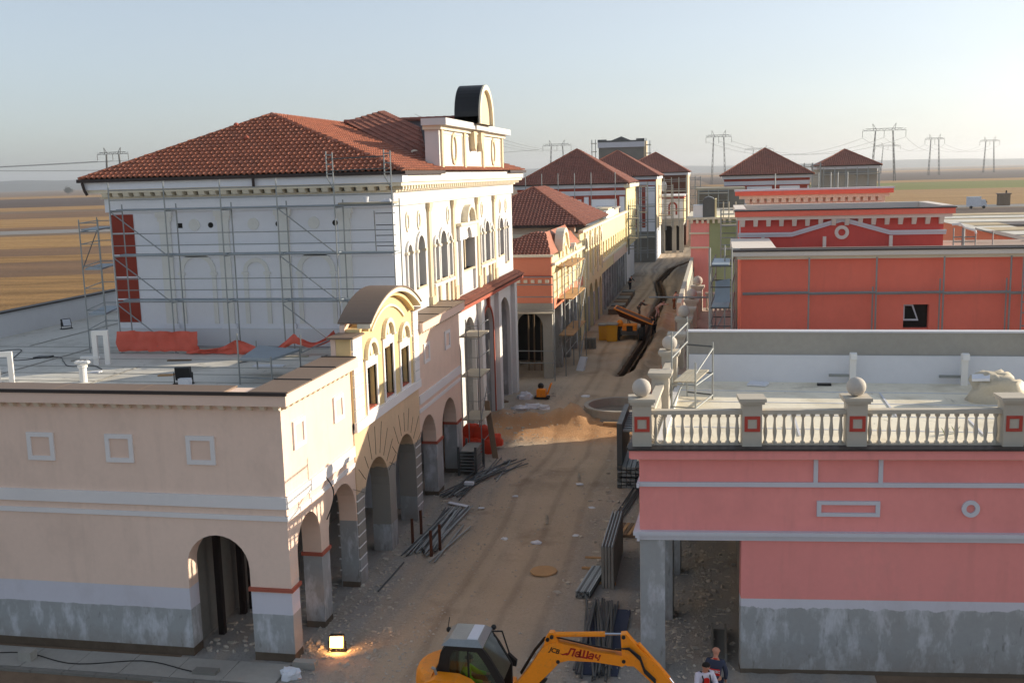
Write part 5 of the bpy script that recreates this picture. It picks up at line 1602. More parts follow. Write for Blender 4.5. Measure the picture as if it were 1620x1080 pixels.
part('shuttered_window', E1, M['bluegrey'], lambda m: m.ring(EF, [(-14.4, 7.8), (-12.4, 7.8), (-12.4, 9.6), (-14.4, 9.6)], [(-14.2, 8.0), (-12.6, 8.0), (-12.6, 9.4), (-14.2, 9.4)], 0.1, 0))
for x in (-22.9, -20.9, -18.9, -16.9, -14.9, -12.0):
    ptube('scaffold_tube', E1, M['steel'], (x, 126.6, 8.0), (x, 126.6, 13.6), 0.05)
F1 = gabled_house('tiled_roof_house', 'house with white and red striped corner under the second pyramid roof of the left row', -22.0, -9.2, 160, 176, 12.9, -15.4, 167, 16.9, 'hallfront', 'brick_red', 'tile2')
FS = Fr(0, 160, 0)
for x in (-11.9, -10.9):
    pbox('corner_pilaster', F1, M['brick_red'], FS, x - 0.25, x + 0.25, 0.1, 0, 5.2, 11.3)
pbox('corner_pilaster', F1, M['trim'], FS, -11.6, -11.2, 0.08, 0, 5.2, 11.3)
pbox('street_facade', F1, M['gold'], FLAT, -9.19, -9.0, -160, -176, 5, 12.4)
pbox('plinth', F1, M['concrete_dk'], FS, -13.4, -9.2, 0.15, 0, 0, 4.6)
G1 = gabled_house('tiled_roof_house', 'brown house under the third and farthest pyramid roof of the left row', -18.5, -5.6, 196, 212, 13.3, -11.5, 203, 17.1, 'rust', 'cap', 'tile2', False)
pbox('street_facade', G1, M['gold'], FLAT, -5.59, -5.3, -196, -212, 5, 12.8)
part('arched_window', G1, M['trim'], lambda m: m.arcband(Fr(0, 196, 0), -9.6, 10.8, 0.05, 0.5, 0, 360, 0.1, 0, 14, 2.0))
# lower arched annex on piers in front of the brown house
GA = thing('annex_building', 'grey annex with a red-framed arched window standing on tall piers at the street bend', 'building', (-8, 176, 0))
part('wall', GA, M['hallfront'], lambda m: m.box(-9.4, -5.6, 178, 192, 5.0, 9.0))
pbox('band', GA, M['concrete'], FLAT, -9.5, -5.5, -177.9, -192, 4.5, 5.6)
pbox('cornice', GA, M['brick_red'], FLAT, -9.5, -5.45, -177.8, -192, 9.0, 9.35)
pbox('coping_sheet', GA, M['trim'], FLAT, -9.6, -5.3, -177.6, -192, 9.35, 9.5)
part('arched_window', GA, M['brick_red'], lambda m: [m.arcband(Fr(0, 178, 0), -7.3, 7.7, 0.45, 0.75, 0, 180, 0.08, 0, 12), m.box(-8.05, -7.75, 177.92, 178, 6.3, 7.7), m.box(-6.85, -6.55, 177.92, 178, 6.3, 7.7)])
pbox('street_facade', GA, M['cream'], FLAT, -5.6, -5.4, -178, -192, 5, 9)
for x in (-9.0, -7.1, -5.9):
    pbox('pier', GA, M['concrete'], FLAT, x - 0.35, x + 0.35, -178.3, -179.0, 0, 4.5)
pbox('dark_opening', GA, M['void'], FLAT, -9.4, -5.6, -183, -183.3, 0, 4.5)
# far street scaffolds
def far_scaffold(x0, x1, y, z0, z1, label, nx=2, nz=4):
    s = thing('scaffold', label, 'scaffold', ((x0 + x1) / 2, y, 0))
    for i in range(nx + 1):
        x = x0 + (x1 - x0) * i / nx
        for dy in (0, 1.2):
            ptube('standard', s, M['steel'], (x, y + dy, z0), (x, y + dy, z1), 0.06, 5)
    for k in range(nz + 1):
        z = z0 + (z1 - z0) * (k + 0.6) / (nz + 1)
        ptube('ledger', s, M['steel'], (x0, y, z), (x1, y, z), 0.05, 5)
        ptube('ledger', s, M['steel'], (x0, y + 1.2, z + 0.3), (x1, y + 1.2, z + 0.3), 0.05, 5)
        if k % 2:
            pbox('deck_board', s, M['deck'], FLAT, x0, x1, -y, -(y + 1.2), z, z + 0.1)
    return s
far_scaffold(-10.6, -9.4, 128, 3.6, 9.6, 'far scaffold on the cream street front below the first pyramid roof', 1, 4)
far_scaffold(-10.6, -9.2, 142, 2, 12.2, 'tall far scaffold between the first and second pyramid roofs', 1, 5)
far_scaffold(-13.4, -9.0, 157, 0.3, 11.6, 'far scaffold in front of the striped house corner', 2, 4)
far_scaffold(-9.0, -6.8, 166, 4.4, 11.5, 'far scaffold with sunlit board deck beyond the striped house', 2, 4)
far_scaffold(-8.6, -5.0, 175, 4.5, 12.5, 'far scaffold rising in front of the brown house', 3, 4)
far_scaffold(-4.9, -3.0, 194, 4.5, 12.5, 'farthest scaffold at the corner of the brown house', 2, 4)
# tower block with scaffold
T = thing('tower_block', 'grey-blue flat-topped tower block in scaffolding rising behind the pyramid roofs', 'building', (-23, 260, 0))
part('wall', T, M['concrete_dk'], lambda m: m.box(-28.6, -17.6, 260, 270, 0, 19.6))
pbox('top_band', T, M['bluegrey'], FLAT, -28.8, -17.4, -259.7, -270, 19.6, 20.9)
part('parapet', T, M['steel_dk'], lambda m: m.prism(Fr(0, 259.6, 0), [(-28.8, 20.9), (-17.4, 20.9), (-17.4, 21.6), (-19.4, 21.6), (-19.4, 21.25), (-20.8, 21.25), (-23.0, 22.2), (-25.4, 21.3), (-26.6, 21.3), (-26.6, 21.55), (-28.8, 21.55)], 0, -0.5))
for i, x in enumerate((-30.2, -29.3, -17.0, -16.1)):
    ptube('scaffold_tube', T, M['steel'], (x, 259.5, 12), (x, 259.5, 21.6 - 0.6 * (i == 3)), 0.1, 5)
for z in (14, 16, 18, 20):
    ptube('scaffold_tube', T, M['deck'], (-17.3, 259.5, z), (-15.8, 259.5, z), 0.12, 5)
    ptube('scaffold_tube', T, M['deck'], (-30.4, 259.5, z + 0.7), (-29.0, 259.5, z + 0.7), 0.1, 5)
pbox('lit_corner', T, M['gold'], FLAT, -17.59, -17.0, -260.2, -264, 12, 21)  # sunlit side put in by colour: a warm slab on the tower
# ---- right row in the distance
O1 = gabled_house('pyramid_roof_house', 'pale house under the wide dark pyramid roof right of the street', 1.0, 12.3, 150, 164, 12.7, 6.67, 157, 16.4, 'hallfront', 'brick_red', 'tile2')
for x in (3.5, 7.9, 11.6):
    pbox('shutter_frame', O1, M['brick_red'], Fr(0, 150, 0), x - 0.5, x + 0.5, 0.08, 0, 10.5, 11.3)
O2 = gabled_house('pyramid_roof_house', 'bare grey concrete house with a twin-peaked roof at the right', 15.4, 24.0, 170, 180, 13.65, 19.7, 175, 16.2, 'concrete', 'concrete', 'tile2', False)
far_scaffold(11.9, 15.5, 168, 8, 14.2, 'far scaffold between the pale house and the bare concrete house', 3, 3)
far_scaffold(16.0, 24.2, 168.5, 8, 13.4, 'far scaffold along the bare concrete house front', 5, 1)
P1 = thing('pink_corner_house', 'pink and sage green house with a dark barrel dormer on the right of the street', 'building', (-0.5, 90, 0))
part('pink_wall', P1, M['pink_top'], lambda m: m.box(-2.2, -0.66, 90, 104, 0, 9.3))
part('green_wall', P1, M['green'], lambda m: m.box(-0.659, 5.5, 90.05, 104, 0, 9.4))
for z in (7.0, 8.2):
    pbox('string_course', P1, M['relief'], Fr(0, 90, 0), -2.3, -0.66, 0.12, 0, z, z + 0.15)
pbox('cornice', P1, M['relief'], FLAT, -2.5, 5.6, -89.7, -104, 9.42, 9.6)
pc = proto('corbel', M['relief'], lambda m: m.box(-0.1, 0.1, -0.25, 0, -0.3, 0))
for i in range(8):
    inst('corbel', pc, P1, (-2.1 + i * 0.45, 89.99, 9.41))
part('barrel_dormer', P1, M['steel_dk'], lambda m: m.prism(Fr(0, 90.3, 0), [(-1.2, 9.6), (-0.2, 9.6), (-0.2, 11.0), (-0.35, 11.2), (-0.7, 11.32), (-1.05, 11.2), (-1.2, 11.0)], 0, -2.5))
pbox('dormer_cheek', P1, M['trim'], FLAT, -2.0, -1.21, -90.3, -92.8, 9.6, 10.6)
pbox('dormer_edge', P1, M['cream'], FLAT, -0.199, -0.05, -90.2, -92.8, 9.6, 11.1)
for x in (0.5, 0.95, 1.5):
    ptube('standard', P1, M['deck'], (x, 89, 9.4), (x, 89, 10.9), 0.05)
P2 = thing('grey_flat_house', 'low grey unfinished house at the far right end of the street', 'building', (-1.2, 140, 0))
part('wall', P2, M['concrete_dk'], lambda m: m.box(-2.6, 3.5, 142, 150, 0, 10.9))
pbox('coping', P2, M['deck'], FLAT, -2.8, 3.6, -141.7, -150, 10.9, 11.2)
far_scaffold(-2.4, 1.4, 140, 6, 11, 'far scaffold in front of the low grey unfinished house', 3, 3)
far_scaffold(0.3, 1.6, 88, 5.5, 10.3, 'scaffold beside the sage green wall', 1, 4)
R2 = thing('terrace_row', 'plain far building closing the right side of the street behind the pink house', 'building', (2, 105, 0))
part('wall', R2, M['concrete'], lambda m: m.box(-2.0, 8, 104.1, 141.9, 0, 8.6))
part('street_wall', R2, M['concrete_dk'], lambda m: m.box(-2.3, -1.9, 58.2, 89.9, 0, 5.4))  # unseen wall, made thin and started here to bound the sun streak
pbox('parapet', R2, M['pier'], FLAT, -2.2, -1.95, -58.3, -89.6, 5.41, 6.3)
# fill wall along the open passage
# ------------------------------------------------------------------ things on the flat roofs
def u_pipe(x, y, z, w, h, r, label, ang=0):
    c, s = math.cos(R(ang)), math.sin(R(ang))
    t = thing('roof_vent_pipe', label, 'vent pipe', (x, y, z), 'white pipes on the flat roofs')
    for d in (-w / 2, w / 2):
        pbox('leg', t, M['wpipe'], Fr(x, y, ang), d - r, d + r, r, -r, z, z + h)
    pbox('cross_piece', t, M['wpipe'], Fr(x, y, ang), -w / 2 - r, w / 2 + r, r + 0.004, -r - 0.004, z + h, z + h + 2 * r)
    return t
t = u_pipe(-23.15, 35.8, 6.75, 0.42, 1.15, 0.09, 'white U-shaped pipe standing on the roof near the orange net', 20)
pbox('side_arm', t, M['wpipe'], FLAT, -23.95, -23.2, -35.6, -35.75, 7.0, 7.1)
u_pipe(-24.6, 32.1, 6.75, 0.45, 0.95, 0.08, 'white U-shaped pipe at the left edge of the roof', 25)
t = thing('roof_vent_pipe', 'white pipe with a forked white cap beside the sunlit roof strip', 'vent pipe', (-21.8, 32.5, 6.75), 'white pipes on the flat roofs')
part('pipe', t, M['wpipe'], lambda m: m.lathe((-21.8, 32.5, 6.75), [(0.13, 0), (0.13, 0.5), (0.17, 0.52), (0.17, 0.6)], 12))
for d in (-0.16, 0.0, 0.17):
    part('cap', t, M['wpipe'], lambda m: m.ball((-21.8 + d, 32.5 + 0.05 * d, 7.45), 0.12, 8, 5, (1.1, 1, 0.6)))
def gooseneck(x, y, z, label):
    t = thing('roof_vent_pipe', label, 'vent pipe', (x, y, z), 'white pipes on the flat roofs')
    pbox('riser', t, M['wpipe'], FLAT, x - 0.09, x + 0.12, -(y - 0.09), -(y + 0.09), z, z + 1.05)
    part('spout', t, M['wpipe'], lambda m: m.hexa([(x - 0.09, y - 0.28, z + 0.88), (x + 0.12, y - 0.28, z + 0.88), (x + 0.12, y - 0.09, z + 0.9), (x - 0.09, y - 0.09, z + 0.9)], [(x - 0.09, y - 0.24, z + 1.06), (x + 0.12, y - 0.24, z + 1.06), (x + 0.12, y - 0.09, z + 1.09), (x - 0.09, y - 0.09, z + 1.09)]))
    pbox('foot_channel', t, M['steel'], FLAT, x - 0.75, x - 0.1, -(y - 0.05), -(y + 0.05), z + 0.25, z + 0.33)
gooseneck(4.45, 35.9, 6.31, 'white gooseneck pipe on the terrace just behind the second stone ball')
gooseneck(7.95, 35.9, 6.31, 'white gooseneck pipe on the terrace just left of the covered heap')
def floodlight(x, y, z, label, az, lit=False, face='paper', s=1.0):
    t = thing('floodlight', label, 'floodlight', (x, y, z), 'portable floodlights')
    f = Fr(x, y, az)
    part('housing', t, M['black'], lambda m: m.mesh([f.p(-0.22 * s, 0.02, z + 0.14), f.p(0.22 * s, 0.02, z + 0.14), f.p(0.2 * s, -0.18, z + 0.14), f.p(-0.2 * s, -0.18, z + 0.14), f.p(-0.22 * s, -0.08, z + 0.14 + 0.36 * s), f.p(0.22 * s, -0.08, z + 0.14 + 0.36 * s), f.p(0.2 * s, -0.24, z + 0.14 + 0.34 * s), f.p(-0.2 * s, -0.24, z + 0.14 + 0.34 * s)], MB.BF))
    e = lambda a, n, h: f.p(a, n, h)
    part('lamp_glass', t, M['glow'] if lit else M[face], lambda m: m.face([e(-0.19 * s, 0.026, z + 0.17), e(0.19 * s, 0.026, z + 0.17), e(0.19 * s, -0.07, z + 0.12 + 0.35 * s), e(-0.19 * s, -0.07, z + 0.12 + 0.35 * s)]))
    for d in (-0.25 * s, 0.25 * s):
        part('bracket', t, M['black'], lambda m: m.tube(f.p(d, -0.1, z), f.p(d, -0.1, z + 0.32 * s), 0.02, 5))
    part('foot', t, M['black'], lambda m: m.fbox(f, -0.28 * s, 0.28 * s, 0.0, -0.2, z, z + 0.03))
    return t
fl = floodlight(-10.76, 26.96, 0, 'lit orange floodlight glowing on the dirt beside the near arcade piers', 8, True)
lamp_d = bpy.data.lights.new('floodlight_lamp', 'SPOT')
lamp_d.energy = 55
lamp_d.color = (1.0, 0.45, 0.13)
lamp_d.spot_size = R(150)
lamp_d.spot_blend = 0.8
lamp_d.shadow_soft_size = 0.15
lamp = bpy.data.objects.new('floodlight_lamp', lamp_d)
COL.objects.link(lamp)
lamp.location = (0.06, -0.20, 0.34)
lamp.parent = fl
lamp.rotation_euler = (R(60), 0, R(8))
floodlight(-30.8, 45.0, 6.75, 'small bright-faced floodlight standing on the shaded roof near the white parapet', 60)
floodlight(-17.96, 32.5, 6.75, 'black floodlight seen from behind on the sunlit roof strip', 195, False, 'black', 1.25)
solid('cable_box', M['paper'], lambda m: m.box(-17.98, -17.6, 32.1, 32.35, 6.75, 6.98), 'white box in front of the black roof floodlight', 'box')
solid('cable', M['black'], lambda m: m.path([(-22.6 + 0.3 * i, 31.9 + 0.35 * mnoise.noise(Vector((i * 0.4, 1, 5))), 6.77) for i in range(24)], 0.018, 4), 'black cable snaking along the sunlit roof strip', 'cable')
solid('cable', M['black'], lambda m: m.path([(-29.8 + 0.25 * i, 38.5 + 1.4 * mnoise.noise(Vector((i * 0.16, 3, 5))) - 0.12 * i, 6.77) for i in range(30)], 0.018, 4), 'black cable wandering over the shaded part of the left roof', 'cable')
solid('board', M['paper'], lambda m: m.box(-16.9, -15.7, 35.6, 35.9, 6.752, 6.80), 'pale board lying on the roof in front of the hall scaffold', 'board')
# trestle deck on the left roof
TD = thing('trestle', 'low trestle with a pale blue steel deck beside the roof corner', 'trestle', (-15.4, 33, 6.75))
for x, y, h in ((-15.86, 32.4, 1.75), (-14.6, 32.2, 1.0), (-16.5, 35.2, 1.05), (-14.4, 34.2, 1.0)):
    std(TD, x, y, 6.75, 6.75 + h, 0.03)
part('deck_board', TD, M['deck_steel'], lambda m: m.hexa([(-15.8, 32.4, 7.6), (-14.6, 32.3, 7.6), (-14.4, 34.2, 7.6), (-16.3, 35.0, 7.6)], [(-15.8, 32.4, 7.67), (-14.6, 32.3, 7.67), (-14.4, 34.2, 7.67), (-16.3, 35.0, 7.67)]))
for p, q in (((-15.86, 32.4, 7.0), (-14.6, 32.2, 7.0)), ((-15.86, 32.4, 7.58), (-14.6, 32.2, 7.58)), ((-16.5, 35.2, 7.1), (-15.86, 32.4, 7.5)), ((-15.9, 37.9, 6.9), (-13.6, 37.9, 7.9)), ((-15.9, 37.9, 6.9), (-15.9, 37.9, 7.6))):
    bar(TD, p, q, 'brace')
for i, (x, y, w, d, mt, lb) in enumerate(((-19.6, 33.6, 0.5, 0.22, 'wood', 'short timber offcut on the roof left of the black floodlight'), (-20.9, 36.6, 0.9, 0.15, 'wood_old', 'thin grey batten lying on the shaded roof'),
        (-27.0, 37.0, 0.6, 0.4, 'black', 'dark rubber pad on the shaded roof by the wandering cable'), (-22.6, 34.0, 0.35, 0.25, 'paper', 'white scrap on the roof beside the forked pipe'),
        (-17.0, 37.6, 1.4, 0.2, 'deck', 'scaffold board lying flat at the foot of the hall scaffold'), (-24.9, 36.4, 0.4, 0.3, 'concrete', 'grey paving piece on the shaded roof'))):
    solid('roof_scrap', M[mt], lambda m: m.hexa([(x, y, 6.755), (x + w, y + 0.12, 6.755), (x + w, y + 0.12 + d, 6.755), (x, y + d, 6.755)], [(x, y, 6.80), (x + w, y + 0.12, 6.80), (x + w, y + 0.12 + d, 6.80), (x, y + d, 6.80)]), lb, 'scrap')
# tarpaulin heap, sheet and small rubbish on the terrace
def heap(m, c, rx, ry, h, seed, rough=0.25, n=22, k=9):
    vs = []
    for j in range(k + 1):
        ph = math.pi / 2 * j / k
        for i in range(n):
            t = 2 * math.pi * i / n
            rg = rough * (0.15 + 0.85 * math.cos(ph) ** 0.7)
            d = 1 + rg * mnoise.noise(Vector((2.0 * math.cos(t), 2.0 * math.sin(t), seed + ph * 1.6))) + 0.4 * rg * mnoise.noise(Vector((6 * math.cos(t), 6 * math.sin(t), seed + ph * 5)))
            pr = math.cos(ph) ** 0.6
            vs.append((c[0] + rx * d * pr * math.cos(t), c[1] + ry * d * pr * math.sin(t), c[2] + h * d * math.sin(ph) ** 0.8))
    m.mesh(vs, [(j * n + i, j * n + (i + 1) % n, (j + 1) * n + (i + 1) % n, (j + 1) * n + i) for j in range(k) for i in range(n)])
th = solid('covered_heap', M['tarp'], lambda m: heap(m, (8.35, 33.6, 6.31), 0.85, 0.6, 0.85, 3, 0.5), 'lumpy heap under a dusty tarpaulin on the sunny terrace', 'tarpaulin', None, True)
solid('paper_sheet', M['paper'], lambda m: m.hexa([(7.6, 33.2, 6.98), (8.1, 33.15, 7.0), (8.15, 33.4, 7.1), (7.65, 33.45, 7.08)], [(7.6, 33.2, 7.05), (8.1, 33.15, 7.08), (8.15, 33.4, 7.18), (7.65, 33.45, 7.15)]), 'white sheet lying on top of the tarpaulin heap', 'sheet')
solid('panel', M['paper'], lambda m: m.hexa([(1.0, 35.3, 6.33), (1.6, 35.2, 6.33), (1.75, 35.6, 6.33), (1.15, 35.7, 6.33)], [(1.0, 35.3, 6.39), (1.6, 35.2, 6.36), (1.75, 35.6, 6.40), (1.15, 35.7, 6.44)]), 'small white panel lying on the shaded terrace strip', 'panel')
solid('dark_pad', M['black'], lambda m: m.box(3.3, 3.75, 35.5, 35.7, 6.315, 6.38), 'small dark pad at the foot of the terrace back wall', 'pad')
for i, (x, y) in enumerate(((6.05, 29.1), (6.35, 29.3))):
    solid('weed', M['green'], lambda m: [m.tube((x, y, 6.31), (x + 0.12 * math.cos(a), y + 0.12 * math.sin(a), 6.5), 0.03, 4, 0.004) for a in (0.3, 1.4, 2.6, 3.7, 5.0)], ('left' if i == 0 else 'right') + ' one of two small weeds behind the terrace balusters', 'weed', 'weeds on the terrace')

# ------------------------------------------------------------------ on the street
def loose_tubes(n, a, b, wid, label, group, seed, mt='steel', r=0.028, layers=3, skew=0.25):
    """tubes piled side by side between a and b; each tube is a thing of its own"""
    rnd = random.Random(seed)
    a, b = Vector(a), Vector(b)
    d = (b - a); L = d.length; d.normalize()
    s = Vector((-d.y, d.x, 0))
    for i in range(n):
        u = rnd.uniform(-0.5, 0.5) * wid
        la = i % layers
        o1, o2 = rnd.uniform(-0.4, 0.3), rnd.uniform(-0.3, 0.5)
        sk = rnd.uniform(-skew, skew)
        p = a + d * o1 + s * (u + sk)
        q = b + d * o2 + s * (u - sk)
        zz = 0.06 + 0.05 * la
        solid('steel_tube', M[mt] if rnd.random() < 0.45 else M['steel_dk'], lambda m: m.tube((p.x, p.y, zz), (q.x, q.y, zz + rnd.uniform(-0.01, 0.03)), r, 6), label, 'steel tube', group)
loose_tubes(30, (-10.55, 35.0, 0), (-10.45, 39.9, 0), 0.95, 'scaffold tube in the neat pile between four rusty posts beside the middle piers', 'scaffold tubes piled by the middle piers', 1)
for i, (x, y) in enumerate(((-11.15, 36.1), (-10.1, 34.9), (-9.96, 35.6), (-11.1, 37.1))):
    solid('rusty_post', M['rust'], lambda m: m.box(x - 0.045, x + 0.045, y - 0.045, y + 0.045, -0.05, 0.95), ('rusty upright post at the outer left end of the neat tube pile', 'rusty upright post nearest the camera at the neat tube pile', 'rusty upright post on the street side of the neat tube pile', 'rusty upright post nearest the piers at the neat tube pile')[i], 'post', 'rusty posts round the tube pile')
loose_tubes(16, (-11.1, 41.6, 0), (-10.2, 45.8, 0), 0.9, 'scaffold tube in the untidy pile in front of the last peach pier', 'scaffold tubes piled by the last pier', 2, skew=0.5)
loose_tubes(10, (-10.2, 44.6, 0), (-9.5, 47.4, 0), 1.0, 'scaffold tube scattered at the far end of the untidy pile', 'scattered scaffold tubes', 4, skew=0.6, layers=2)
loose_tubes(2, (-9.85, 34.0, 0), (-9.5, 38.0, 0), 0.25, 'loose tube lying just outside the neat tube pile', 'loose tubes outside the pile', 6, layers=1)
solid('steel_tube', M['steel_dk'], lambda m: m.tube((-10.96, 31.4, 0.05), (-10.87, 34.0, 0.06), 0.03, 6), 'single thin rod lying in the gravel beside the second pier', 'rod')
loose_tubes(22, (-3.15, 26.5, 0.0), (-3.55, 31.2, 0), 0.85, 'long tube in the big bundle lying behind the excavator boom', 'tubes in the big bundle', 8, 'steel_dk', 0.035, 4, 0.22)
solid('blue_sheet', M['cloth_navy'], lambda m: m.box(-3.75, -2.6, 26.6, 31.0, 0.01, 0.045), 'dark blue sheet under the big tube bundle', 'sheet')
loose_tubes(6, (-3.75, 39.9, 0), (-3.35, 43.7, 0), 0.45, 'rod in the small fan of rods near the pink building', 'fan of rods', 9, 'steel_dk', 0.03, 1, 0.1)
solid('white_board', M['paper'], lambda m: m.hexa([(-11.0, 40.75, 0.06), (-10.05, 40.3, 0.06), (-10.0, 40.52, 0.06), (-10.95, 40.97, 0.06)], [(-11.0, 40.75, 0.09), (-10.05, 40.3, 0.09), (-10.0, 40.52, 0.09), (-10.95, 40.97, 0.09)]), 'white board lying on the ground between the two tube piles', 'board')
solid('paper_scrap', M['paper'], lambda m: m.box(-9.6, -9.35, 40.3, 40.45, 0.03, 0.06), 'small white scrap on the dirt right of the white board', 'scrap')
solid('white_block', M['paper'], lambda m: m.box(-10.75, -10.35, 42.7, 42.9, 0.28, 0.4), 'white block resting on the untidy tube pile', 'block')
solid('leaning_plank', M['wood_old'], lambda m: m.hexa([(-10.62, 48.0, -0.02), (-10.35, 48.0, -0.02), (-10.35, 48.08, -0.02), (-10.62, 48.08, -0.02)], [(-11.35, 49.6, 2.5), (-11.08, 49.6, 2.5), (-11.08, 49.68, 2.5), (-11.35, 49.68, 2.5)]), 'long weathered plank leaning on the street scaffold', 'plank')
# rack of ledger frames and orange sacks at the last pier
RK = thing('frame_rack', 'upright steel rack of stacked scaffold frames at the last peach pier', 'rack', (-11, 45.6, 0))
for x in (-11.55, -10.75):
    for y in (45.0, 46.6):
        pbox('post', RK, M['steel_dk'], FLAT, x - 0.05, x + 0.05, -y + 0.05, -y - 0.05, 0, 1.35)
for k in range(7):
    z = 0.2 + 0.15 * k
    pbox('frame', RK, M['steel'], FLAT, -11.5, -10.8, -45.05, -46.55, z, z + 0.05)
for i, (x, y, z, r) in enumerate(((-11.75, 49.0, 0.1, 0.5), (-11.1, 49.1, 0.05, 0.45), (-12.2, 49.3, 0.1, 0.5), (-11.5, 49.5, 0.65, 0.48), (-12.0, 49.6, 0.75, 0.45), (-10.9, 49.8, 0.3, 0.4))):
    solid('orange_sack', M['orange_bag'], lambda m: heap(m, (x, y, z - 0.1), r, r * 0.8, r * 1.5, i + 2.0, 0.4, 14, 7), ('left orange sack at the foot of the heap behind the last pier', 'orange sack lowest in the middle of the heap behind the last pier', 'orange sack farthest left and half hidden by the last pier', 'orange sack lying on top of the heap behind the last pier', 'orange sack at the top back of the heap behind the last pier', 'single small orange sack at the right end of the heap')[i], 'sack', 'orange sacks behind the last pier', True)
solid('bucket', M['cap'], lambda m: m.lathe((-11.9, 51.0, 0), [(0.14, 0), (0.18, 0.36), (0.16, 0.36)], 10), 'brown bucket on the ground behind the orange sacks', 'bucket')
# right-hand margin
FP_ = thing('formwork_stack', 'tall upright stack of steel formwork panels standing on the right margin', 'panel stack', (-3.45, 33.4, 0))
for i in range(4):
    x = -3.68 + i * 0.105
    p_ = pbox('panel', FP_, M['formply'], FLAT, x, x + 0.085, -32.6, -36.2, 0.0, 1.45)
    pbox('panel_rib', p_, M['steel'], FLAT, x + 0.02, x + 0.05, -32.58, -36.22, 1.45, 1.50)
for i, y in enumerate((34.3, 35.3)):
    solid('timber_batten', M['wood'], lambda m: m.box(-4.55, -3.72, y - 0.05, y + 0.05, 0.0, 0.08), ('nearer' if i == 0 else 'farther') + ' timber batten sticking out left of the formwork stack', 'batten', 'battens under the formwork stack')
solid('timber_batten', M['wood'], lambda m: m.box(-3.9, -3.25, 33.0, 33.1, 0.0, 0.07), 'timber batten beside the small slatted bundle', 'batten')
SB = thing('slat_bundle', 'short bundle of grey steel slats tied flat on the right margin', 'slat bundle', (-4.1, 32.8, 0.05))
for i in range(7):
    for j in range(3):
        x = -4.42 + 0.07 * i
        part('slat', SB, M['steel'] if (i + j) % 3 else M['steel_dk'], lambda m: m.hexa([(x, 31.7, 0.05 + 0.08 * j), (x + 0.05, 31.7, 0.05 + 0.08 * j), (x + 0.32, 34.0, 0.05 + 0.08 * j), (x + 0.27, 34.0, 0.05 + 0.08 * j)], [(x, 31.7, 0.11 + 0.08 * j), (x + 0.05, 31.7, 0.11 + 0.08 * j), (x + 0.32, 34.0, 0.11 + 0.08 * j), (x + 0.27, 34.0, 0.11 + 0.08 * j)]))
for b, (y0, y1, z0) in enumerate(((43.8, 46.6, 0.0), (43.9, 46.7, 0.5))):
    BS = thing('deck_stack', ('lower' if b == 0 else 'upper') + ' bundle of ribbed scaffold decks stacked against the pink building', 'deck stack', (-3.6, y0, z0), 'bundles of scaffold decks by the pink building')
    for i in range(5):
        for j in range(3):
            pbox('deck', BS, M['steel'] if (i + 2 * j) % 4 else M['steel_dk'], FLAT, -4.2 + 0.2 * i, -4.03 + 0.2 * i, -y0, -y1, z0 + 0.02 + 0.15 * j, z0 + 0.13 + 0.15 * j)
PT = thing('pallet', 'broken timber pallet lying on the dirt by the pink building', 'pallet', (-3.4, 38.2, 0))
for i in range(6):
    d = 0.16 * i
    part('board', PT, M['wood'] if i % 2 else M['wood_old'], lambda m: m.hexa([(-3.75 + d, 37.5 + 0.05 * i, 0.1), (-3.63 + d, 37.5 + 0.05 * i, 0.1), (-3.4 + d, 38.8, 0.16), (-3.52 + d, 38.8, 0.16)], [(-3.75 + d, 37.5 + 0.05 * i, 0.13), (-3.63 + d, 37.5 + 0.05 * i, 0.13), (-3.4 + d, 38.8, 0.19), (-3.52 + d, 38.8, 0.19)]))
for y in (37.7, 38.5):
    pbox('bearer', PT, M['wood_old'], FLAT, -3.7, -2.7, -y + 0.05, -y - 0.05, 0, 0.1)
solid('cable_drum_lid', M['wood'], lambda m: m.lathe((-5.8, 33.8, 0.03), [(0.45, 0), (0.47, 0.03), (0.45, 0.06), (0.02, 0.07)], 20), 'round wooden lid lying flat in the middle of the street', 'lid')
DP = thing('panel_rack', 'dark steel rack of formwork leaning beside the terrace corner', 'panel rack', (-4.2, 45.5, 0))
pbox('side_plate', DP, M['steel_dk'], FLAT, -4.25, -4.02, -44.3, -48.3, 0, 2.75)
for k in range(9):
    pbox('rung', DP, M['steel'], FLAT, -4.0, -3.2, -(44.5 + 0.42 * k), -(44.6 + 0.42 * k), 2.35, 2.45)
pbox('back_plate', DP, M['steel_dk'], FLAT, -3.2, -3.1, -44.3, -48.3, 0, 2.5)
for i, (x, y, h, r) in enumerate(((-6.5, 38.9, 0.36, 0.07), (-6.54, 36.6, 0.12, 0.2), (-6.0, 44.8, 0.34, 0.08), (-5.9, 44.2, 0.05, 0.18), (-7.8, 36.9, 0.08, 0.14), (-5.0, 41.0, 0.05, 0.16), (-5.2, 37.6, 0.05, 0.15), (-8.4, 42.2, 0.05, 0.12), (-7.9, 62.5, 0.08, 0.3))):
    solid('rubble_piece', M['stone'] if h > 0.2 else M['paper'], lambda m: heap(m, (x, y, 0), r, r * 0.8, h, i * 1.7, 0.5, 9, 4), ('small upright stub standing in the dirt near the white scraps' if h > 0.2 else 'pale scrap of rubbish lying on the open dirt of the street'), 'stub' if h > 0.2 else 'scrap', 'stubs in the street' if h > 0.2 else 'scraps on the street')
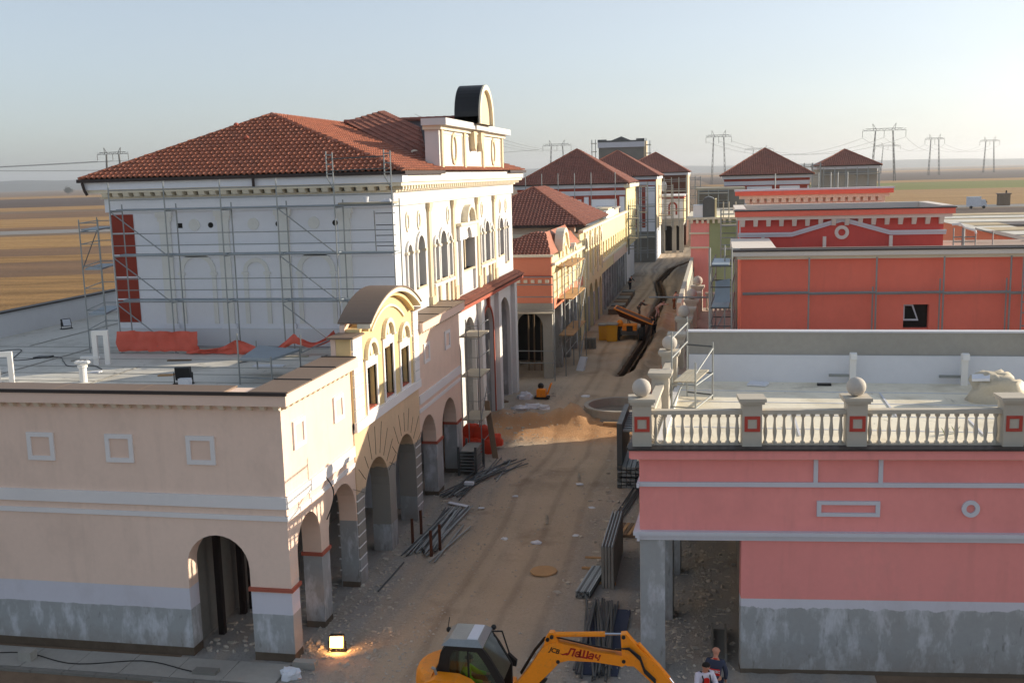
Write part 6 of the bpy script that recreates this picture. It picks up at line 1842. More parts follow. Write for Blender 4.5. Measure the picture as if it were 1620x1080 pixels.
# debris with orange machine near the hall
CM = thing('compactor', 'small orange compactor machine among debris in the street', 'machine', (-10.4, 61.8, 0))
part('plate', CM, M['black'], lambda m: m.box(-10.9, -10.0, 61.4, 62.0, 0.05, 0.16))
part('engine', CM, M['orange'], lambda m: m.box(-10.75, -10.2, 61.45, 61.95, 0.16, 0.6))
part('handle', CM, M['orange'], lambda m: m.path([(-10.1, 61.6, 0.3), (-9.9, 61.7, 0.9), (-9.9, 62.0, 0.9)], 0.06))
part('fuel_tank', CM, M['black'], lambda m: m.ball((-10.6, 62.2, 0.7), 0.2, 8, 5))
solid('cement_bag', M['paper'], lambda m: heap(m, (-11.5, 61.6, 0), 0.45, 0.3, 0.45, 2.2, 0.5, 12, 5), 'white sack left of the small orange compactor', 'sack')
for i, (x, y, r) in enumerate(((-10.5, 59.2, 0.55), (-11.2, 58.7, 0.5), (-9.9, 58.9, 0.4))):
    solid('plastic_sheeting', M['paper'], lambda m: heap(m, (x, y, 0), r, r * 0.5, 0.25, i + 8.1, 0.7, 12, 5), ('largest crumple of white plastic before the compactor', 'left crumple of white plastic before the compactor', 'right small crumple of white plastic before the compactor')[i], 'plastic sheeting', 'white plastic by the compactor')
solid('timber_plank', M['wood_old'], lambda m: m.hexa([(-13.8, 61.8, 0.02), (-13.7, 62.0, 0.02), (-12.3, 60.5, 0.02), (-12.5, 60.3, 0.02)], [(-13.8, 61.8, 0.14), (-13.7, 62.0, 0.14), (-12.3, 60.5, 0.1), (-12.5, 60.3, 0.1)]), 'grey plank lying on the ground before the hall pier', 'plank')
# round concrete basin
BA = thing('round_basin', 'round concrete basin under construction on the right side of the street', 'basin', (-5.4, 57.8, 0))
part('rim', BA, M['concrete'], lambda m: m.lathe((-5.4, 57.8, 0), [(1.95, -0.1), (1.95, 0.5), (1.98, 0.5), (1.98, 0.62), (1.72, 0.62), (1.72, -0.05)], 40))
part('floor', BA, M['concrete_dk'], lambda m: m.lathe((-5.4, 57.8, 0), [(1.7, 0.0), (1.7, 0.04)], 32))
part('footing', BA, M['concrete_dk'], lambda m: m.lathe((-5.4, 57.8, 0), [(2.35, -0.1), (2.3, 0.12), (1.96, 0.14)], 40))
solid('formwork_board', M['wood'], lambda m: m.box(-6.0, -3.0, 55.0, 55.25, 0.02, 0.2), 'timber edge board in front of the round basin', 'board')
# yellow bins
for i, (x, y, w, h) in enumerate(((-8.35, 84.2, 0.45, 1.35), (-9.15, 84.9, 0.35, 1.2))):
    yb = thing('yellow_bin', ('tall yellow bin with a grey lid beside the cream arcade', 'dull yellow bin half hidden left of the tall yellow bin')[i], 'bin', (x, y, 0), 'yellow bins')
    part('body', yb, M['yellow'], lambda m: m.hexa([(x - w * 0.9, y - 0.4, 0), (x + w * 0.9, y - 0.4, 0), (x + w * 0.9, y + 0.4, 0), (x - w * 0.9, y + 0.4, 0)], [(x - w, y - 0.45, h), (x + w, y - 0.45, h), (x + w, y + 0.45, h), (x - w, y + 0.45, h)]))
    part('lid', yb, M['concrete'], lambda m: m.box(x - w - 0.04, x + w + 0.04, y - 0.5, y + 0.5, h, h + 0.1))
for i in range(6):
    y = 100 + i * 3.0
    solid('timber_stack', M['steel_dk'] if i % 2 else M['wood_old'], lambda m: [m.box(-10.3, -9.0, y, y + 2.2, 0.02 + 0.14 * k, 0.12 + 0.14 * k) for k in range(4)], 'low stack of boards lying along the far colonnade', 'board stack', 'board stacks along the colonnade')
solid('block_pile', M['concrete_dk'], lambda m: [m.box(-10.1 + 0.3 * i, -9.85 + 0.3 * i, 80 + 0.3 * j, 80.25 + 0.3 * j, 0.28 * k, 0.26 + 0.28 * k) for i in range(3) for j in range(2) for k in range(3)], 'pile of grey blocks at the foot of the coral building scaffold', 'block pile')
solid('tilted_slab', M['paper'], lambda m: m.hexa([(-9.6, 71.0, 0), (-9.1, 70.8, 0), (-9.0, 71.1, 0), (-9.5, 71.3, 0)], [(-9.35, 71.4, 0.9), (-8.85, 71.2, 0.9), (-8.8, 71.4, 0.9), (-9.3, 71.6, 0.9)]), 'pale slab tilted on the street edge by the coral building', 'slab')
# block on the pavement, rubble and cable in front of the near building
solid('concrete_block', M['concrete'], lambda m: m.box(-19.75, -19.35, 25.1, 25.4, 0.05, 0.32), 'concrete block on the pavement at the lower left', 'block')
solid('cable', M['black'], lambda m: m.path([(-21 + 0.35 * i, 25.35 + 0.22 * math.sin(i * 0.55) , 0.075) for i in range(20)], 0.014, 4), 'thin black cable lying on the pavement', 'cable')
solid('step_block', M['concrete_dk'], lambda m: m.box(-14.3, -13.6, 25.05, 25.35, 0.05, 0.13), 'flat concrete step piece before the dark front arch', 'step')
solid('white_bag', M['paper'], lambda m: heap(m, (-11.5, 25.35, 0), 0.3, 0.25, 0.25, 5.5, 0.6, 12, 5), 'crumpled white bag at the foot of the corner pier', 'bag')
solid('kerb_stone', M['concrete'], lambda m: m.box(-11.65, -11.0, 25.85, 26.1, 0, 0.2), 'loose kerb stone by the corner pier', 'kerb stone')
solid('trough', M['concrete_dk'], lambda m: [m.box(-0.12, 0.32, 27.9, 29.9, 0.0, 0.06), m.box(-0.12, -0.06, 27.9, 29.9, 0.06, 0.25), m.box(0.26, 0.32, 27.9, 29.9, 0.06, 0.25)], 'long grey mixing trough on the ground under the pink building', 'trough')
def rubble(m):
    rnd = random.Random(11)
    for i in range(260):
        x, y = rnd.uniform(-1.6, 0.6), rnd.uniform(27.5, 37)
        heap(m, (x, y, street_z(x, y) - 0.02), rnd.uniform(0.03, 0.12), rnd.uniform(0.03, 0.1), rnd.uniform(0.02, 0.1), i * 1.3, 0.6, 6, 2)
    for i in range(420):
        x, y = (rnd.uniform(-11.7, -9.6) if i % 2 else rnd.uniform(-5.2, -2.2)), rnd.uniform(26, 64)
        heap(m, (x, y, street_z(x, y) - 0.02), rnd.uniform(0.03, 0.16), rnd.uniform(0.03, 0.12), rnd.uniform(0.02, 0.12), i * 2.1, 0.6, 6, 2)
    for i in range(220):
        x, y = rnd.uniform(-14.8, -12.2), rnd.uniform(26.5, 33)
        heap(m, (x, y, street_z(x, y) - 0.02), rnd.uniform(0.03, 0.14), rnd.uniform(0.03, 0.1), rnd.uniform(0.02, 0.1), i * 1.7, 0.6, 6, 2)
m_ = MB(); rubble(m_); m_.build('rubble', None, M['stone'], kind='stuff')

# ------------------------------------------------------------------ pylons, cables and far things
def pylon(x, y, zb, w, label):
    t = thing('pylon', label, 'pylon', (x, y, 0), 'power pylons on the plain')
    q = zb / 47.0
    r = (0.16 * q + 0.05) * (1.5 if x < -300 else 1.15)
    for d in (-1, 1):
        xa, xb = x + d * w * 0.27, x + d * w * 0.20
        def leg(m):
            n = 9
            for a in (-1, 1):
                for b in (-1, 1):
                    m.tube((xa + a * 0.9 * q, y + b * 0.9 * q, 0), (xb + a * 0.35 * q, y + b * 0.35 * q, zb), r, 4)
            for k in range(n):
                z0, z1 = zb * k / n, zb * (k + 1) / n
                for s_ in (-1, 1):
                    f0, f1 = k / n, (k + 1) / n
                    X0, X1 = xa + (xb - xa) * f0, xa + (xb - xa) * f1
                    h0, h1 = (0.9 - 0.55 * f0) * q, (0.9 - 0.55 * f1) * q
                    m.tube((X0 - h0 * s_, y, z0), (X1 + h1 * s_, y, z1), r * 0.7, 3)
        part('leg', t, M['pylon'], leg)
        part('peak', t, M['pylon'], lambda m: [m.tube((xb - d * 1.6 * q, y, zb), (xb + d * w * 0.07, y, zb + 6.5 * q), r, 4), m.tube((xb + d * 1.8 * q, y, zb), (xb + d * w * 0.07, y, zb + 6.5 * q), r, 4)])
    def beam(m):
        n = 14
        for dz in (0, 1.9 * q):
            m.tube((x - w / 2 * (1 if dz == 0 else 0.86), y, zb + dz), (x + w / 2 * (1 if dz == 0 else 0.86), y, zb + dz), r, 4)
        for k in range(n):
            x0 = x - w / 2 + w * k / n
            m.tube((x0, y, zb + (0 if k % 2 else 1.9 * q)), (x0 + w / n, y, zb + (1.9 * q if k % 2 else 0)), r * 0.8, 3)
    part('cross_beam', t, M['pylon'], beam)
    for s in (-0.5, 0.0, 0.5):
        part('insulator', t, M['pylon'], lambda m: m.tube((x + s * w, y, zb), (x + s * w, y, zb - 6.0 * q), r, 4))
    return t
def at(u_, Y):      # direction table worked out beforehand: x / y for the photograph's columns
    return u_ * Y
PYL = [(-0.6138, 880, 42.3, 31, 'pylon with V-shaped peaks rising left of the hall roof'), (-0.1497, 1180, 45.2, 32, 'pylon between the hall and the first pyramid roof'),
       (0.001, 1046, 45, 24, 'pylon standing just left of the wide dark pyramid roof'), (0.0374, 1730, 44.2, 44, 'distant pylon half hidden by the wide dark pyramid roof'),
       (0.1463, 972, 43.6, 36, 'largest pylon above the right fields'), (0.15, 1790, 44, 38, 'small pylon seen between the legs of the largest pylon'),
       (0.1894, 1386, 43.8, 23, 'pylon second from the right edge'), (0.2352, 1584, 43.2, 26, 'pylon nearest the right edge')]
for k_, Y, zb, w, lab in PYL:
    pylon(k_ * Y, Y, zb, w, lab)
def cable(p, q, sag, r, label):
    p, q = Vector(p), Vector(q)
    pts = [p + (q - p) * t - Vector((0, 0, 4 * sag * t * (1 - t))) for t in [i / 14 for i in range(15)]]
    solid('overhead_cable', M['wire'], lambda m: m.path(pts, r, 4), label, 'power cable', 'overhead power cables')
cx = lambda i, s: (PYL[i][0] * PYL[i][1] + s * PYL[i][3], PYL[i][1], PYL[i][2] - 6)
L0 = (-1150, 640)
for s, dz in ((-0.5, 0), (0.0, -2), (0.5, -3)):
    cable(cx(0, s), (L0[0] + s * 24, L0[1] - s * 20, 40 + dz), 7, 0.16, 'cable of the near power line running out of frame left of the hall')
for z in (30.5, 28.5):
    cable((-250, 300 + z, 17 + 0.1 * z), (-60, 360, 22), 2.0, 0.05, 'cable of the low power line crossing behind the hall eaves')
for s in (-0.5, 0.0, 0.5):
    cable(cx(1, s), (-0.27 * 700 + s * 26, 700, 54 - 5 * s), 6, 0.12, 'cable sloping from the hall roof to the pylon beside the first pyramid roof')
    cable(cx(4, s), (PYL[2][0] * PYL[2][1] + s * 24, PYL[2][1], 41), 14, 0.10, 'cable spanning between the largest pylon and the one left of the wide roof')
    cable(cx(4, s), cx(6, s), 10, 0.10, 'cable spanning between the largest pylon and the pylon second from the right')
    cable(cx(6, s), cx(7, s), 9, 0.10, 'cable spanning between the two rightmost pylons')
TV = thing('parked_van', 'small white box van parked on the track beyond the low roof', 'van', (76, 338, 0))
part('box_body', TV, M['paper'], lambda m: m.box(73.9, 77.6, 337, 339.4, 0.8, 3.6))
part('cab', TV, M['bluegrey'], lambda m: m.hexa([(77.62, 337.1, 0.7), (79.4, 337.1, 0.7), (79.4, 339.3, 0.7), (77.62, 339.3, 0.7)], [(77.62, 337.1, 2.7), (78.8, 337.1, 2.7), (78.8, 339.3, 2.7), (77.62, 339.3, 2.7)]))
for x in (74.8, 78.4):
    part('wheel', TV, M['rubber'], lambda m: m.tube((x, 336.95, 0.45), (x, 337.3, 0.45), 0.45, 12))
part('windscreen', TV, M['void'], lambda m: m.hexa([(79.42, 337.3, 1.7), (79.44, 337.3, 1.7), (79.44, 339.1, 1.7), (79.42, 339.1, 1.7)], [(78.84, 337.3, 2.6), (78.86, 337.3, 2.6), (78.86, 339.1, 2.6), (78.84, 339.1, 2.6)]))
TK = thing('field_hut', 'small brown hut with a flat roof and chimney out in the right field', 'hut', (89, 358, 0))
part('wall', TK, M['wood_old'], lambda m: m.box(87.5, 90.8, 357, 360, 0, 3.6))
part('roof', TK, M['coping'], lambda m: m.box(87.2, 91.1, 356.7, 360.3, 3.6, 3.9))
part('chimney', TK, M['coping_dk'], lambda m: m.box(89.6, 90.0, 358, 358.4, 3.9, 4.7))
def tree(x, y, h, label):
    t = thing('far_tree', label, 'tree', (x, y, 0))
    part('trunk', t, M['wood_old'], lambda m: m.tube((x, y, 0), (x, y, h * 0.5), h * 0.03, 6, h * 0.015))
    def crown(m):
        rnd = random.Random(4)
        for i in range(500):
            a, b, c = rnd.gauss(0, 0.26), rnd.gauss(0, 0.26), rnd.gauss(0, 0.2)
            p = Vector((x + a * h, y + b * h, h * 0.62 + c * h))
            v = Vector((rnd.uniform(-1, 1), rnd.uniform(-1, 1), rnd.uniform(-1, 1))).normalized() * h * 0.06
            w_ = v.orthogonal()
            m.face([p + v, p + w_, p - v, p - w_])
    part('crown', t, M['hill'], crown)
tree(-1250, 1870, 13, 'lone grey tree on the hazy left horizon')
# ------------------------------------------------------------------ people
def skin_obj(name, verts, edges, radii, material, parent, root=0, sub=2):
    me = bpy.data.meshes.new(name)
    o3 = org(parent) if parent else Vector((0, 0, 0))
    me.from_pydata([tuple(Vector(v) - o3) for v in verts], edges, [])
    o = bpy.data.objects.new(name, me)
    COL.objects.link(o)
    if parent:
        o.parent = parent
    sk = o.modifiers.new('skin', 'SKIN')
    sk.use_smooth_shade = True
    for i, r in enumerate(radii):
        me.skin_vertices[0].data[i].radius = (r, r) if not isinstance(r, tuple) else r
        me.skin_vertices[0].data[i].use_root = (i == root)
    sb = o.modifiers.new('subdivision', 'SUBSURF')
    sb.levels = sb.render_levels = sub
    # freeze the shape into a plain mesh
    dg = bpy.context.evaluated_depsgraph_get()
    me2 = bpy.data.meshes.new_from_object(o.evaluated_get(dg))
    o.modifiers.clear()
    o.data = me2
    me2.name = name
    me2.materials.clear()
    me2.materials.append(material)
    me2.polygons.foreach_set('use_smooth', [True] * len(me2.polygons))
    ORG[o.name] = o3
    return o

def person(label, x, y, z, face, top, legs, lean=0, arms=((0.2, 0.15), (0.2, 0.15)), step=0.0, hair='hair', hat=None, seated=False, shoes='cloth_black', scale=1.0, group=None):
    """face: heading in degrees (0 looks along +X); lean: forward bend of the trunk; arms: (forward swing, bend) per side"""
    cf, sf = math.cos(R(face)), math.sin(R(face))
    def W(f, l, h):            # forward, left, height -> world
        return Vector((x + scale * (cf * f - sf * l), y + scale * (sf * f + cf * l), z + scale * h))
    ln = R(lean)
    ph = 0.5 if seated else 0.93
    def T(f, l, h):            # point on the trunk, h above the pelvis
        return (f * math.cos(ln) + h * math.sin(ln), l, ph + h * math.cos(ln) - f * math.sin(ln))
    P, E, RR = [], [], []
    def add(p, r, link=None):
        P.append(W(*p)); RR.append(r * scale)
        if link is not None:
            E.append((link, len(P) - 1))
        return len(P) - 1
    pel = add((0, 0, ph), 0.125)
    wai = add(T(0.01, 0, 0.2), 0.12, pel)
    che = add(T(0.02, 0, 0.42), 0.145, wai)
    nb = add(T(0.0, 0, 0.56), 0.075, che)
    nk = add(T(0.02, 0, 0.63), 0.055, nb)
    hd = add(T(0.045, 0, 0.675), 0.080, nk)
    hmid = add(T(0.055, 0, 0.75), 0.104, hd)
    ht = add(T(0.045, 0, 0.825), 0.080, hmid)
    ends = []
    for sd, (sw, bd) in zip((1, -1), arms):
        sh = add(T(0.0, 0.19 * sd, 0.49), 0.065, che)
        a0 = R(sw * 57.3) + ln
        e = T(0.0, 0.23 * sd, 0.49)
        el = (e[0] + 0.29 * math.sin(a0), 0.25 * sd, e[2] - 0.29 * math.cos(a0))
        ei = add(el, 0.046, sh)
        a1 = a0 + R(bd * 57.3)
        wr = (el[0] + 0.26 * math.sin(a1), 0.22 * sd, el[2] - 0.26 * math.cos(a1))
        wi = add(wr, 0.032, ei)
        hp = (wr[0] + 0.07 * math.sin(a1), 0.215 * sd, wr[2] - 0.07 * math.cos(a1))
        hi = add(hp, 0.036, wi)
        ends.append((wi, hi, hp, a1, sd))
    feet = []
    for sd in (1, -1):
        hip = add((0, 0.1 * sd, ph - 0.06), 0.095, pel)
        if seated:
            kn = (0.42, 0.13 * sd, ph - 0.02)
            an = (0.45, 0.13 * sd, 0.08)
        else:
            kn = (step * sd * 0.5 + 0.03 + 0.06 * (lean > 20), 0.12 * sd, 0.5)
            an = (step * sd, 0.13 * sd, 0.08)
        ki = add(kn, 0.062, hip)
        ai = add(an, 0.042, ki)
        ti = add((an[0] + 0.17, an[1] + 0.02 * sd, 0.035), 0.036, ai)
        feet.append((hip, ki, ai, ti))
    # five fingers per hand, each a short chain rooted in the palm
    for wi, hi, hp, a1, sd in ends:
        for q in range(4):
            L = (0.06, 0.075, 0.07, 0.055)[q]
            off = (-0.024 + 0.016 * q)
            r1 = add((hp[0] + 0.055 * math.sin(a1) + off * math.cos(a1), hp[1], hp[2] - 0.055 * math.cos(a1) + off * math.sin(a1)), 0.010, hi)
            add((hp[0] + (0.055 + L) * math.sin(a1 + 0.3) + off * math.cos(a1), hp[1] - 0.015 * sd, hp[2] - (0.055 + L) * math.cos(a1 + 0.3) + off * math.sin(a1)), 0.008, r1)
        t1 = add((hp[0] + 0.05 * math.cos(a1), hp[1] - 0.01 * sd, hp[2] + 0.01), 0.011, hi)
        add((hp[0] + 0.06 * math.cos(a1) + 0.04 * math.sin(a1), hp[1] - 0.015 * sd, hp[2] - 0.04 * math.cos(a1)), 0.009, t1)
    body = thing('person', label, 'person', (x, y, z), group)
    bo = skin_obj('body', P, E, RR, M['skin'], body)
    def garment(name, idx, mat_, grow, extra=0.0):
        mp = {k: i for i, k in enumerate(idx)}
        es = [(mp[a], mp[b]) for a, b in E if a in mp and b in mp]
        skin_obj(name, [P[k] for k in idx], es, [RR[k] * grow + extra * scale for k in idx], M[mat_], body)
    arm_idx = []
    for sd in (0, 1):
        s0 = 8 + sd * 4
        arm_idx += [s0, s0 + 1, s0 + 2]
    garment('jacket', [pel, wai, che, nb] + arm_idx, top, 1.12, 0.012)
    leg_idx = [pel]
    for f in feet:
        leg_idx += [f[0], f[1], f[2]]
    garment('trousers', leg_idx, legs, 1.10, 0.012)
    for f in feet:
        skin_obj('shoe', [P[f[2]], P[f[3]]], [(0, 1)], [0.048 * scale, 0.045 * scale], M[shoes], body)
    hc = P[hmid].copy()
    upv = (P[ht] - P[hd]).normalized()
    fwv = Vector((cf, sf, 0))
    hm = hat or hair
    if hm:
        def cap(m):
            n, k = 14, 5
            vs = []
            for j in range(k + 1):
                phi = math.pi / 2 * j / k
                for i in range(n):
                    t = 2 * math.pi * i / n
                    d = fwv * math.cos(t) + Vector((-sf, cf, 0)) * math.sin(t)
                    vs.append(hc + upv * (0.02 * scale + 0.098 * scale * math.sin(phi)) + d * (0.104 * scale * math.cos(phi)) - fwv * 0.012 * scale)
            m.mesh(vs, [(j * n + i, j * n + (i + 1) % n, (j + 1) * n + (i + 1) % n, (j + 1) * n + i) for j in range(k) for i in range(n)])
        part('hat' if hat else 'hair', body, M[hm], cap, True)
    lv = Vector((-sf, cf, 0))
    part('nose', body, M['skin'], lambda m: m.ball(hc + fwv * 0.098 * scale - upv * 0.01, 0.017 * scale, 6, 4), True)
    for s_ in (-1, 1):
        part('ear', body, M['skin'], lambda m: m.ball(hc + lv * s_ * 0.088 * scale, 0.02 * scale, 6, 5, (0.8, 0.5, 1.3)), True)
        part('eye', body, M['black'], lambda m: m.ball(hc + fwv * 0.088 * scale + lv * s_ * 0.034 * scale + upv * 0.02, 0.011 * scale, 6, 4), True)
    part('mouth', body, M['cap'], lambda m: m.ball(hc + fwv * 0.088 * scale - upv * 0.052, 0.018 * scale, 6, 4, (0.5, 1.0, 0.35)), True)
    return body, P, T, W
b1, P1_, T1, W1 = person('man in a white sweatshirt, red vest and dark cap, looking down', -0.28, 24.35, 0.0, -70, 'cloth_white', 'cloth_black', 10, ((0.35, 0.5), (0.35, 0.5)), 0.08, 'hair', 'hair')
skin_obj('vest', [W1(0.0, 0, 0.98), W1(0.03, 0, 1.13), W1(0.075, 0, 1.33), W1(0.09, 0, 1.43)], [(0, 1), (1, 2), (2, 3)], [0.165, 0.165, 0.178, 0.10], M['cloth_red'], b1)
for s_ in (-1, 1):
    part('strap', b1, M['cloth_black'], lambda m: m.path([W1(0.0, 0.15 * s_, 1.0), W1(0.2, 0.11 * s_, 1.15), W1(0.26, 0.09 * s_, 1.35), W1(0.1, 0.10 * s_, 1.5), W1(-0.08, 0.1 * s_, 1.4)], 0.018, 5))
b2, P2_, T2, W2 = person('bald man in a navy jacket with red collar, seen from behind', 0.0, 24.95, 0.0, 80, 'cloth_navy', 'cloth_navy', 4, ((0.15, 0.2), (0.15, 0.2)), 0.1, None)
skin_obj('collar', [W2(0.03, 0, 1.46), W2(0.045, 0, 1.53)], [(0, 1)], [0.095, 0.075], M['cloth_red'], b2)
def text_obj(name, s, material, size, mtx, parent, shear=0.0, extrude=0.004, spacing=1.0, bold=0.0):
    cu = bpy.data.curves.new(name, 'FONT')
    cu.body = s
    cu.size = size
    cu.shear = shear
    cu.extrude = extrude
    cu.offset = bold
    cu.space_character = spacing
    cu.align_x = 'CENTER'
    cu.align_y = 'CENTER'
    o = bpy.data.objects.new(name, cu)
    COL.objects.link(o)
    dg = bpy.context.evaluated_depsgraph_get()
    me = bpy.data.meshes.new_from_object(o.evaluated_get(dg))
    bpy.data.objects.remove(o)
    me.name = name
    me.materials.clear()
    me.materials.append(material)
    n = bpy.data.objects.new(name, me)
    COL.objects.link(n)
    n.parent = parent
    n.matrix_local = Matrix.Translation(-org(parent)) @ mtx
    ORG[n.name] = org(parent)
    return n
def facing(c, right, upv):
    r, u = Vector(right).normalized(), Vector(upv).normalized()
    f = r.cross(u).normalized()
    u = f.cross(r)
    return Matrix.Translation(Vector(c)) @ Matrix((r, u, f)).transposed().to_4x4()
bk = W2(-0.205, 0, 1.25)
rr = Vector((math.sin(R(80)), -math.cos(R(80)), 0))
bn = Vector((-math.cos(R(80)), -math.sin(R(80)), 0))
part('back_panel', b2, M['cloth_red'], lambda m: m.mesh([bk - rr * 0.14 - Vector((0, 0, 0.09)), bk + rr * 0.14 - Vector((0, 0, 0.09)), bk + rr * 0.14 + Vector((0, 0, 0.05)), bk - rr * 0.14 + Vector((0, 0, 0.05)),
    bk - rr * 0.14 - Vector((0, 0, 0.09)) - bn * 0.06, bk + rr * 0.14 - Vector((0, 0, 0.09)) - bn * 0.06, bk + rr * 0.14 + Vector((0, 0, 0.05)) - bn * 0.06, bk - rr * 0.14 + Vector((0, 0, 0.05)) - bn * 0.06], MB.BF))
text_obj('back_lettering', 'ETEKEC', M['letter_white'], 0.085, facing(bk + bn * 0.006 + Vector((0, 0, 0.01)), rr, (0, 0, 1)), b2, 0.0, 0.002, 1.0, 0.004)
person('worker in grey clothes bending over behind the dumper', -7.25, 98.6, 0.0, 20, 'cloth_grey', 'cloth_grey', 38, ((0.1, 0.4), (0.4, 0.3)), 0.12, 'hair', None)
person('worker in a pale pink shirt bending over the trench', -5.45, 96.9, 0.15, 0, 'cloth_pink', 'cloth_pink', 48, ((0.5, 0.2), (0.7, 0.1)), 0.15, 'cloth_pink', 'cloth_pink')
person('worker in black standing in the trench beside the dumper', -5.15, 87.5, -0.1, 150, 'cloth_black', 'cloth_black', 14, ((0.7, 0.5), (0.7, 0.5)), 0.05, 'hair', 'hair')
person('worker in a pink shirt and tan trousers half hidden by a stone ball', -4.15, 103.4, 0.1, 10, 'cloth_pink', 'cloth_tan', 12, ((1.3, 0.2), (1.2, 0.3)), 0.1, 'hair', None)
person('distant dark-clothed worker crouching by the colonnade', -9.9, 121.0, 0.0, 60, 'cloth_black', 'cloth_black', 25, ((0.4, 0.4), (0.4, 0.4)), 0.1, 'hair', None)

# ------------------------------------------------------------------ dumper
DU = thing('dumper', 'small orange site dumper with its rusty skip tipped up, parked in the street', 'dumper', (-7.0, 85.6, 0))
for x in (-7.95, -6.05):
    for y in (84.7, 86.7):
        part('wheel', DU, M['rubber'], lambda m: [m.tube((x - 0.17, y, 0.5), (x + 0.17, y, 0.5), 0.52, 18), m.tube((x - 0.18, y, 0.5), (x + 0.18, y, 0.5), 0.22, 12)])
part('chassis', DU, M['steel_dk'], lambda m: m.box(-7.7, -6.3, 84.4, 87.2, 0.45, 0.8))
part('engine_cover', DU, M['orange'], lambda m: m.box(-7.55, -6.4, 84.35, 85.5, 0.8, 1.25))
part('grille', DU, M['black'], lambda m: m.box(-7.2, -6.7, 84.32, 84.345, 0.75, 1.2))
part('seat', DU, M['black'], lambda m: m.box(-7.95, -7.5, 84.6, 85.1, 1.0, 1.15))
part('lamp', DU, M['orange'], lambda m: m.lathe((-7.75, 84.6, 1.15), [(0.24, 0), (0.26, 0.3), (0.15, 0.5)], 12))
part('steering_wheel', DU, M['black'], lambda m: m.tube((-7.2, 85.6, 1.25), (-7.2, 85.55, 1.6), 0.03, 5))
part('skip', DU, M['rust'], lambda m: m.hexa([(-7.9, 85.9, 1.75), (-6.0, 85.9, 1.05), (-6.0, 87.3, 1.05), (-7.9, 87.3, 1.75)], [(-8.3, 85.6, 2.45), (-5.2, 85.5, 1.15), (-5.2, 87.7, 1.15), (-8.3, 87.6, 2.45)]))
part('skip_rim', DU, M['orange'], lambda m: m.path([(-8.3, 85.6, 2.45), (-5.2, 85.5, 1.15), (-5.2, 87.7, 1.15), (-8.3, 87.6, 2.45), (-8.3, 85.6, 2.45)], 0.06, 6))
part('tip_ram', DU, M['steel'], lambda m: m.tube((-6.9, 86.6, 0.8), (-7.3, 86.6, 1.5), 0.06, 8))

# ------------------------------------------------------------------ mini excavator (foreground)
X = thing('excavator', 'orange mini excavator with a black glazed cab and lettered boom in the foreground', 'excavator', (-5.8, 23.2, 0))
def XP(poly, y0, y1):
    """side outline in (x, z) with thickness from y0 (near) to y1"""
    return lambda m: m.prism(Fr(0, y0, 0), poly, 0, y0 - y1)
for s_, (y0, y1) in enumerate(((22.35, 22.75), (23.7, 24.1))):
    tr = part('track', X, M['rubber'], XP([(-7.1, 0.3), (-6.9, 0.02), (-4.7, 0.02), (-4.5, 0.3), (-4.6, 0.52), (-4.8, 0.6), (-6.8, 0.6), (-7.0, 0.52)], y0, y1))
    for k in range(5):
        part('roller', tr, M['steel_dk'], lambda m: m.tube((-6.75 + 0.47 * k, y0 - 0.03, 0.28), (-6.75 + 0.47 * k, y0 + 0.05, 0.28), 0.15, 10))
part('undercarriage', X, M['steel_dk'], lambda m: m.box(-6.5, -5.0, 22.75, 23.7, 0.3, 0.65))
part('slew_ring', X, M['black'], lambda m: m.lathe((-5.9, 23.2, 0.62), [(0.5, 0), (0.5, 0.12)], 20))
part('blade', X, M['orange'], lambda m: m.hexa([(-4.25, 22.3, 0.05), (-4.15, 22.3, 0.05), (-4.15, 24.1, 0.05), (-4.25, 24.1, 0.05)], [(-4.3, 22.3, 0.5), (-4.2, 22.3, 0.5), (-4.2, 24.1, 0.5), (-4.3, 24.1, 0.5)]))
# rounded rear body
def rear(m):
    out = []
    for k in range(13):
        a = R(90 + 180 * k / 12)
        out.append((-6.35 + 0.82 * math.cos(a), 23.2 + 0.92 * math.sin(a)))
    out += [(-4.9, 22.28), (-4.9, 24.12)]
    n = len(out)
    lay = [(0.74, 1.0), (1.0, 1.02), (1.1, 1.0)]
    vs = [(-5.9 + (x + 5.9) * f, 23.2 + (y - 23.2) * f, z) for z, f in lay for x, y in out]
    fs = [(j * n + i, j * n + (i + 1) % n, (j + 1) * n + (i + 1) % n, (j + 1) * n + i) for j in range(len(lay) - 1) for i in range(n)]
    fs.append(tuple(range((len(lay) - 1) * n, len(lay) * n)))
    m.mesh(vs, fs)
part('platform', X, M['orange'], rear)
def hood(m):
    out = [(-6.62, 24.1)] + [(-6.42 + 0.76 * math.cos(R(90 + 180 * k / 12)), 23.2 + 0.92 * math.sin(R(90 + 180 * k / 12))) for k in range(2, 11)] + [(-6.62, 22.3)]
    n = len(out)
    lay = [(1.05, 1.0), (1.5, 1.02), (1.7, 0.97), (1.80, 0.88), (1.84, 0.72)]
    vs = [(-6.62 + (x + 6.62) * f, 23.2 + (y - 23.2) * f, z) for z, f in lay for x, y in out]
    fs = [(j * n + i, j * n + (i + 1) % n, (j + 1) * n + (i + 1) % n, (j + 1) * n + i) for j in range(len(lay) - 1) for i in range(n)]
    fs.append(tuple(range((len(lay) - 1) * n, len(lay) * n)))
    m.mesh(vs, fs)
part('engine_cover', X, M['orange'], hood)
part('side_cover', X, M['orange'], XP([(-6.75, 1.08), (-6.75, 1.74), (-6.5, 1.84), (-6.0, 1.82), (-5.7, 1.70), (-5.45, 1.45), (-5.3, 1.08)], 22.24, 22.69))
for k in range(5):
    part('vent_slot', X, M['black'], lambda m: m.box(-6.85 + 0.0 * k, -6.55, 22.72 + 0.09 * k, 22.77 + 0.09 * k, 1.775, 1.8))
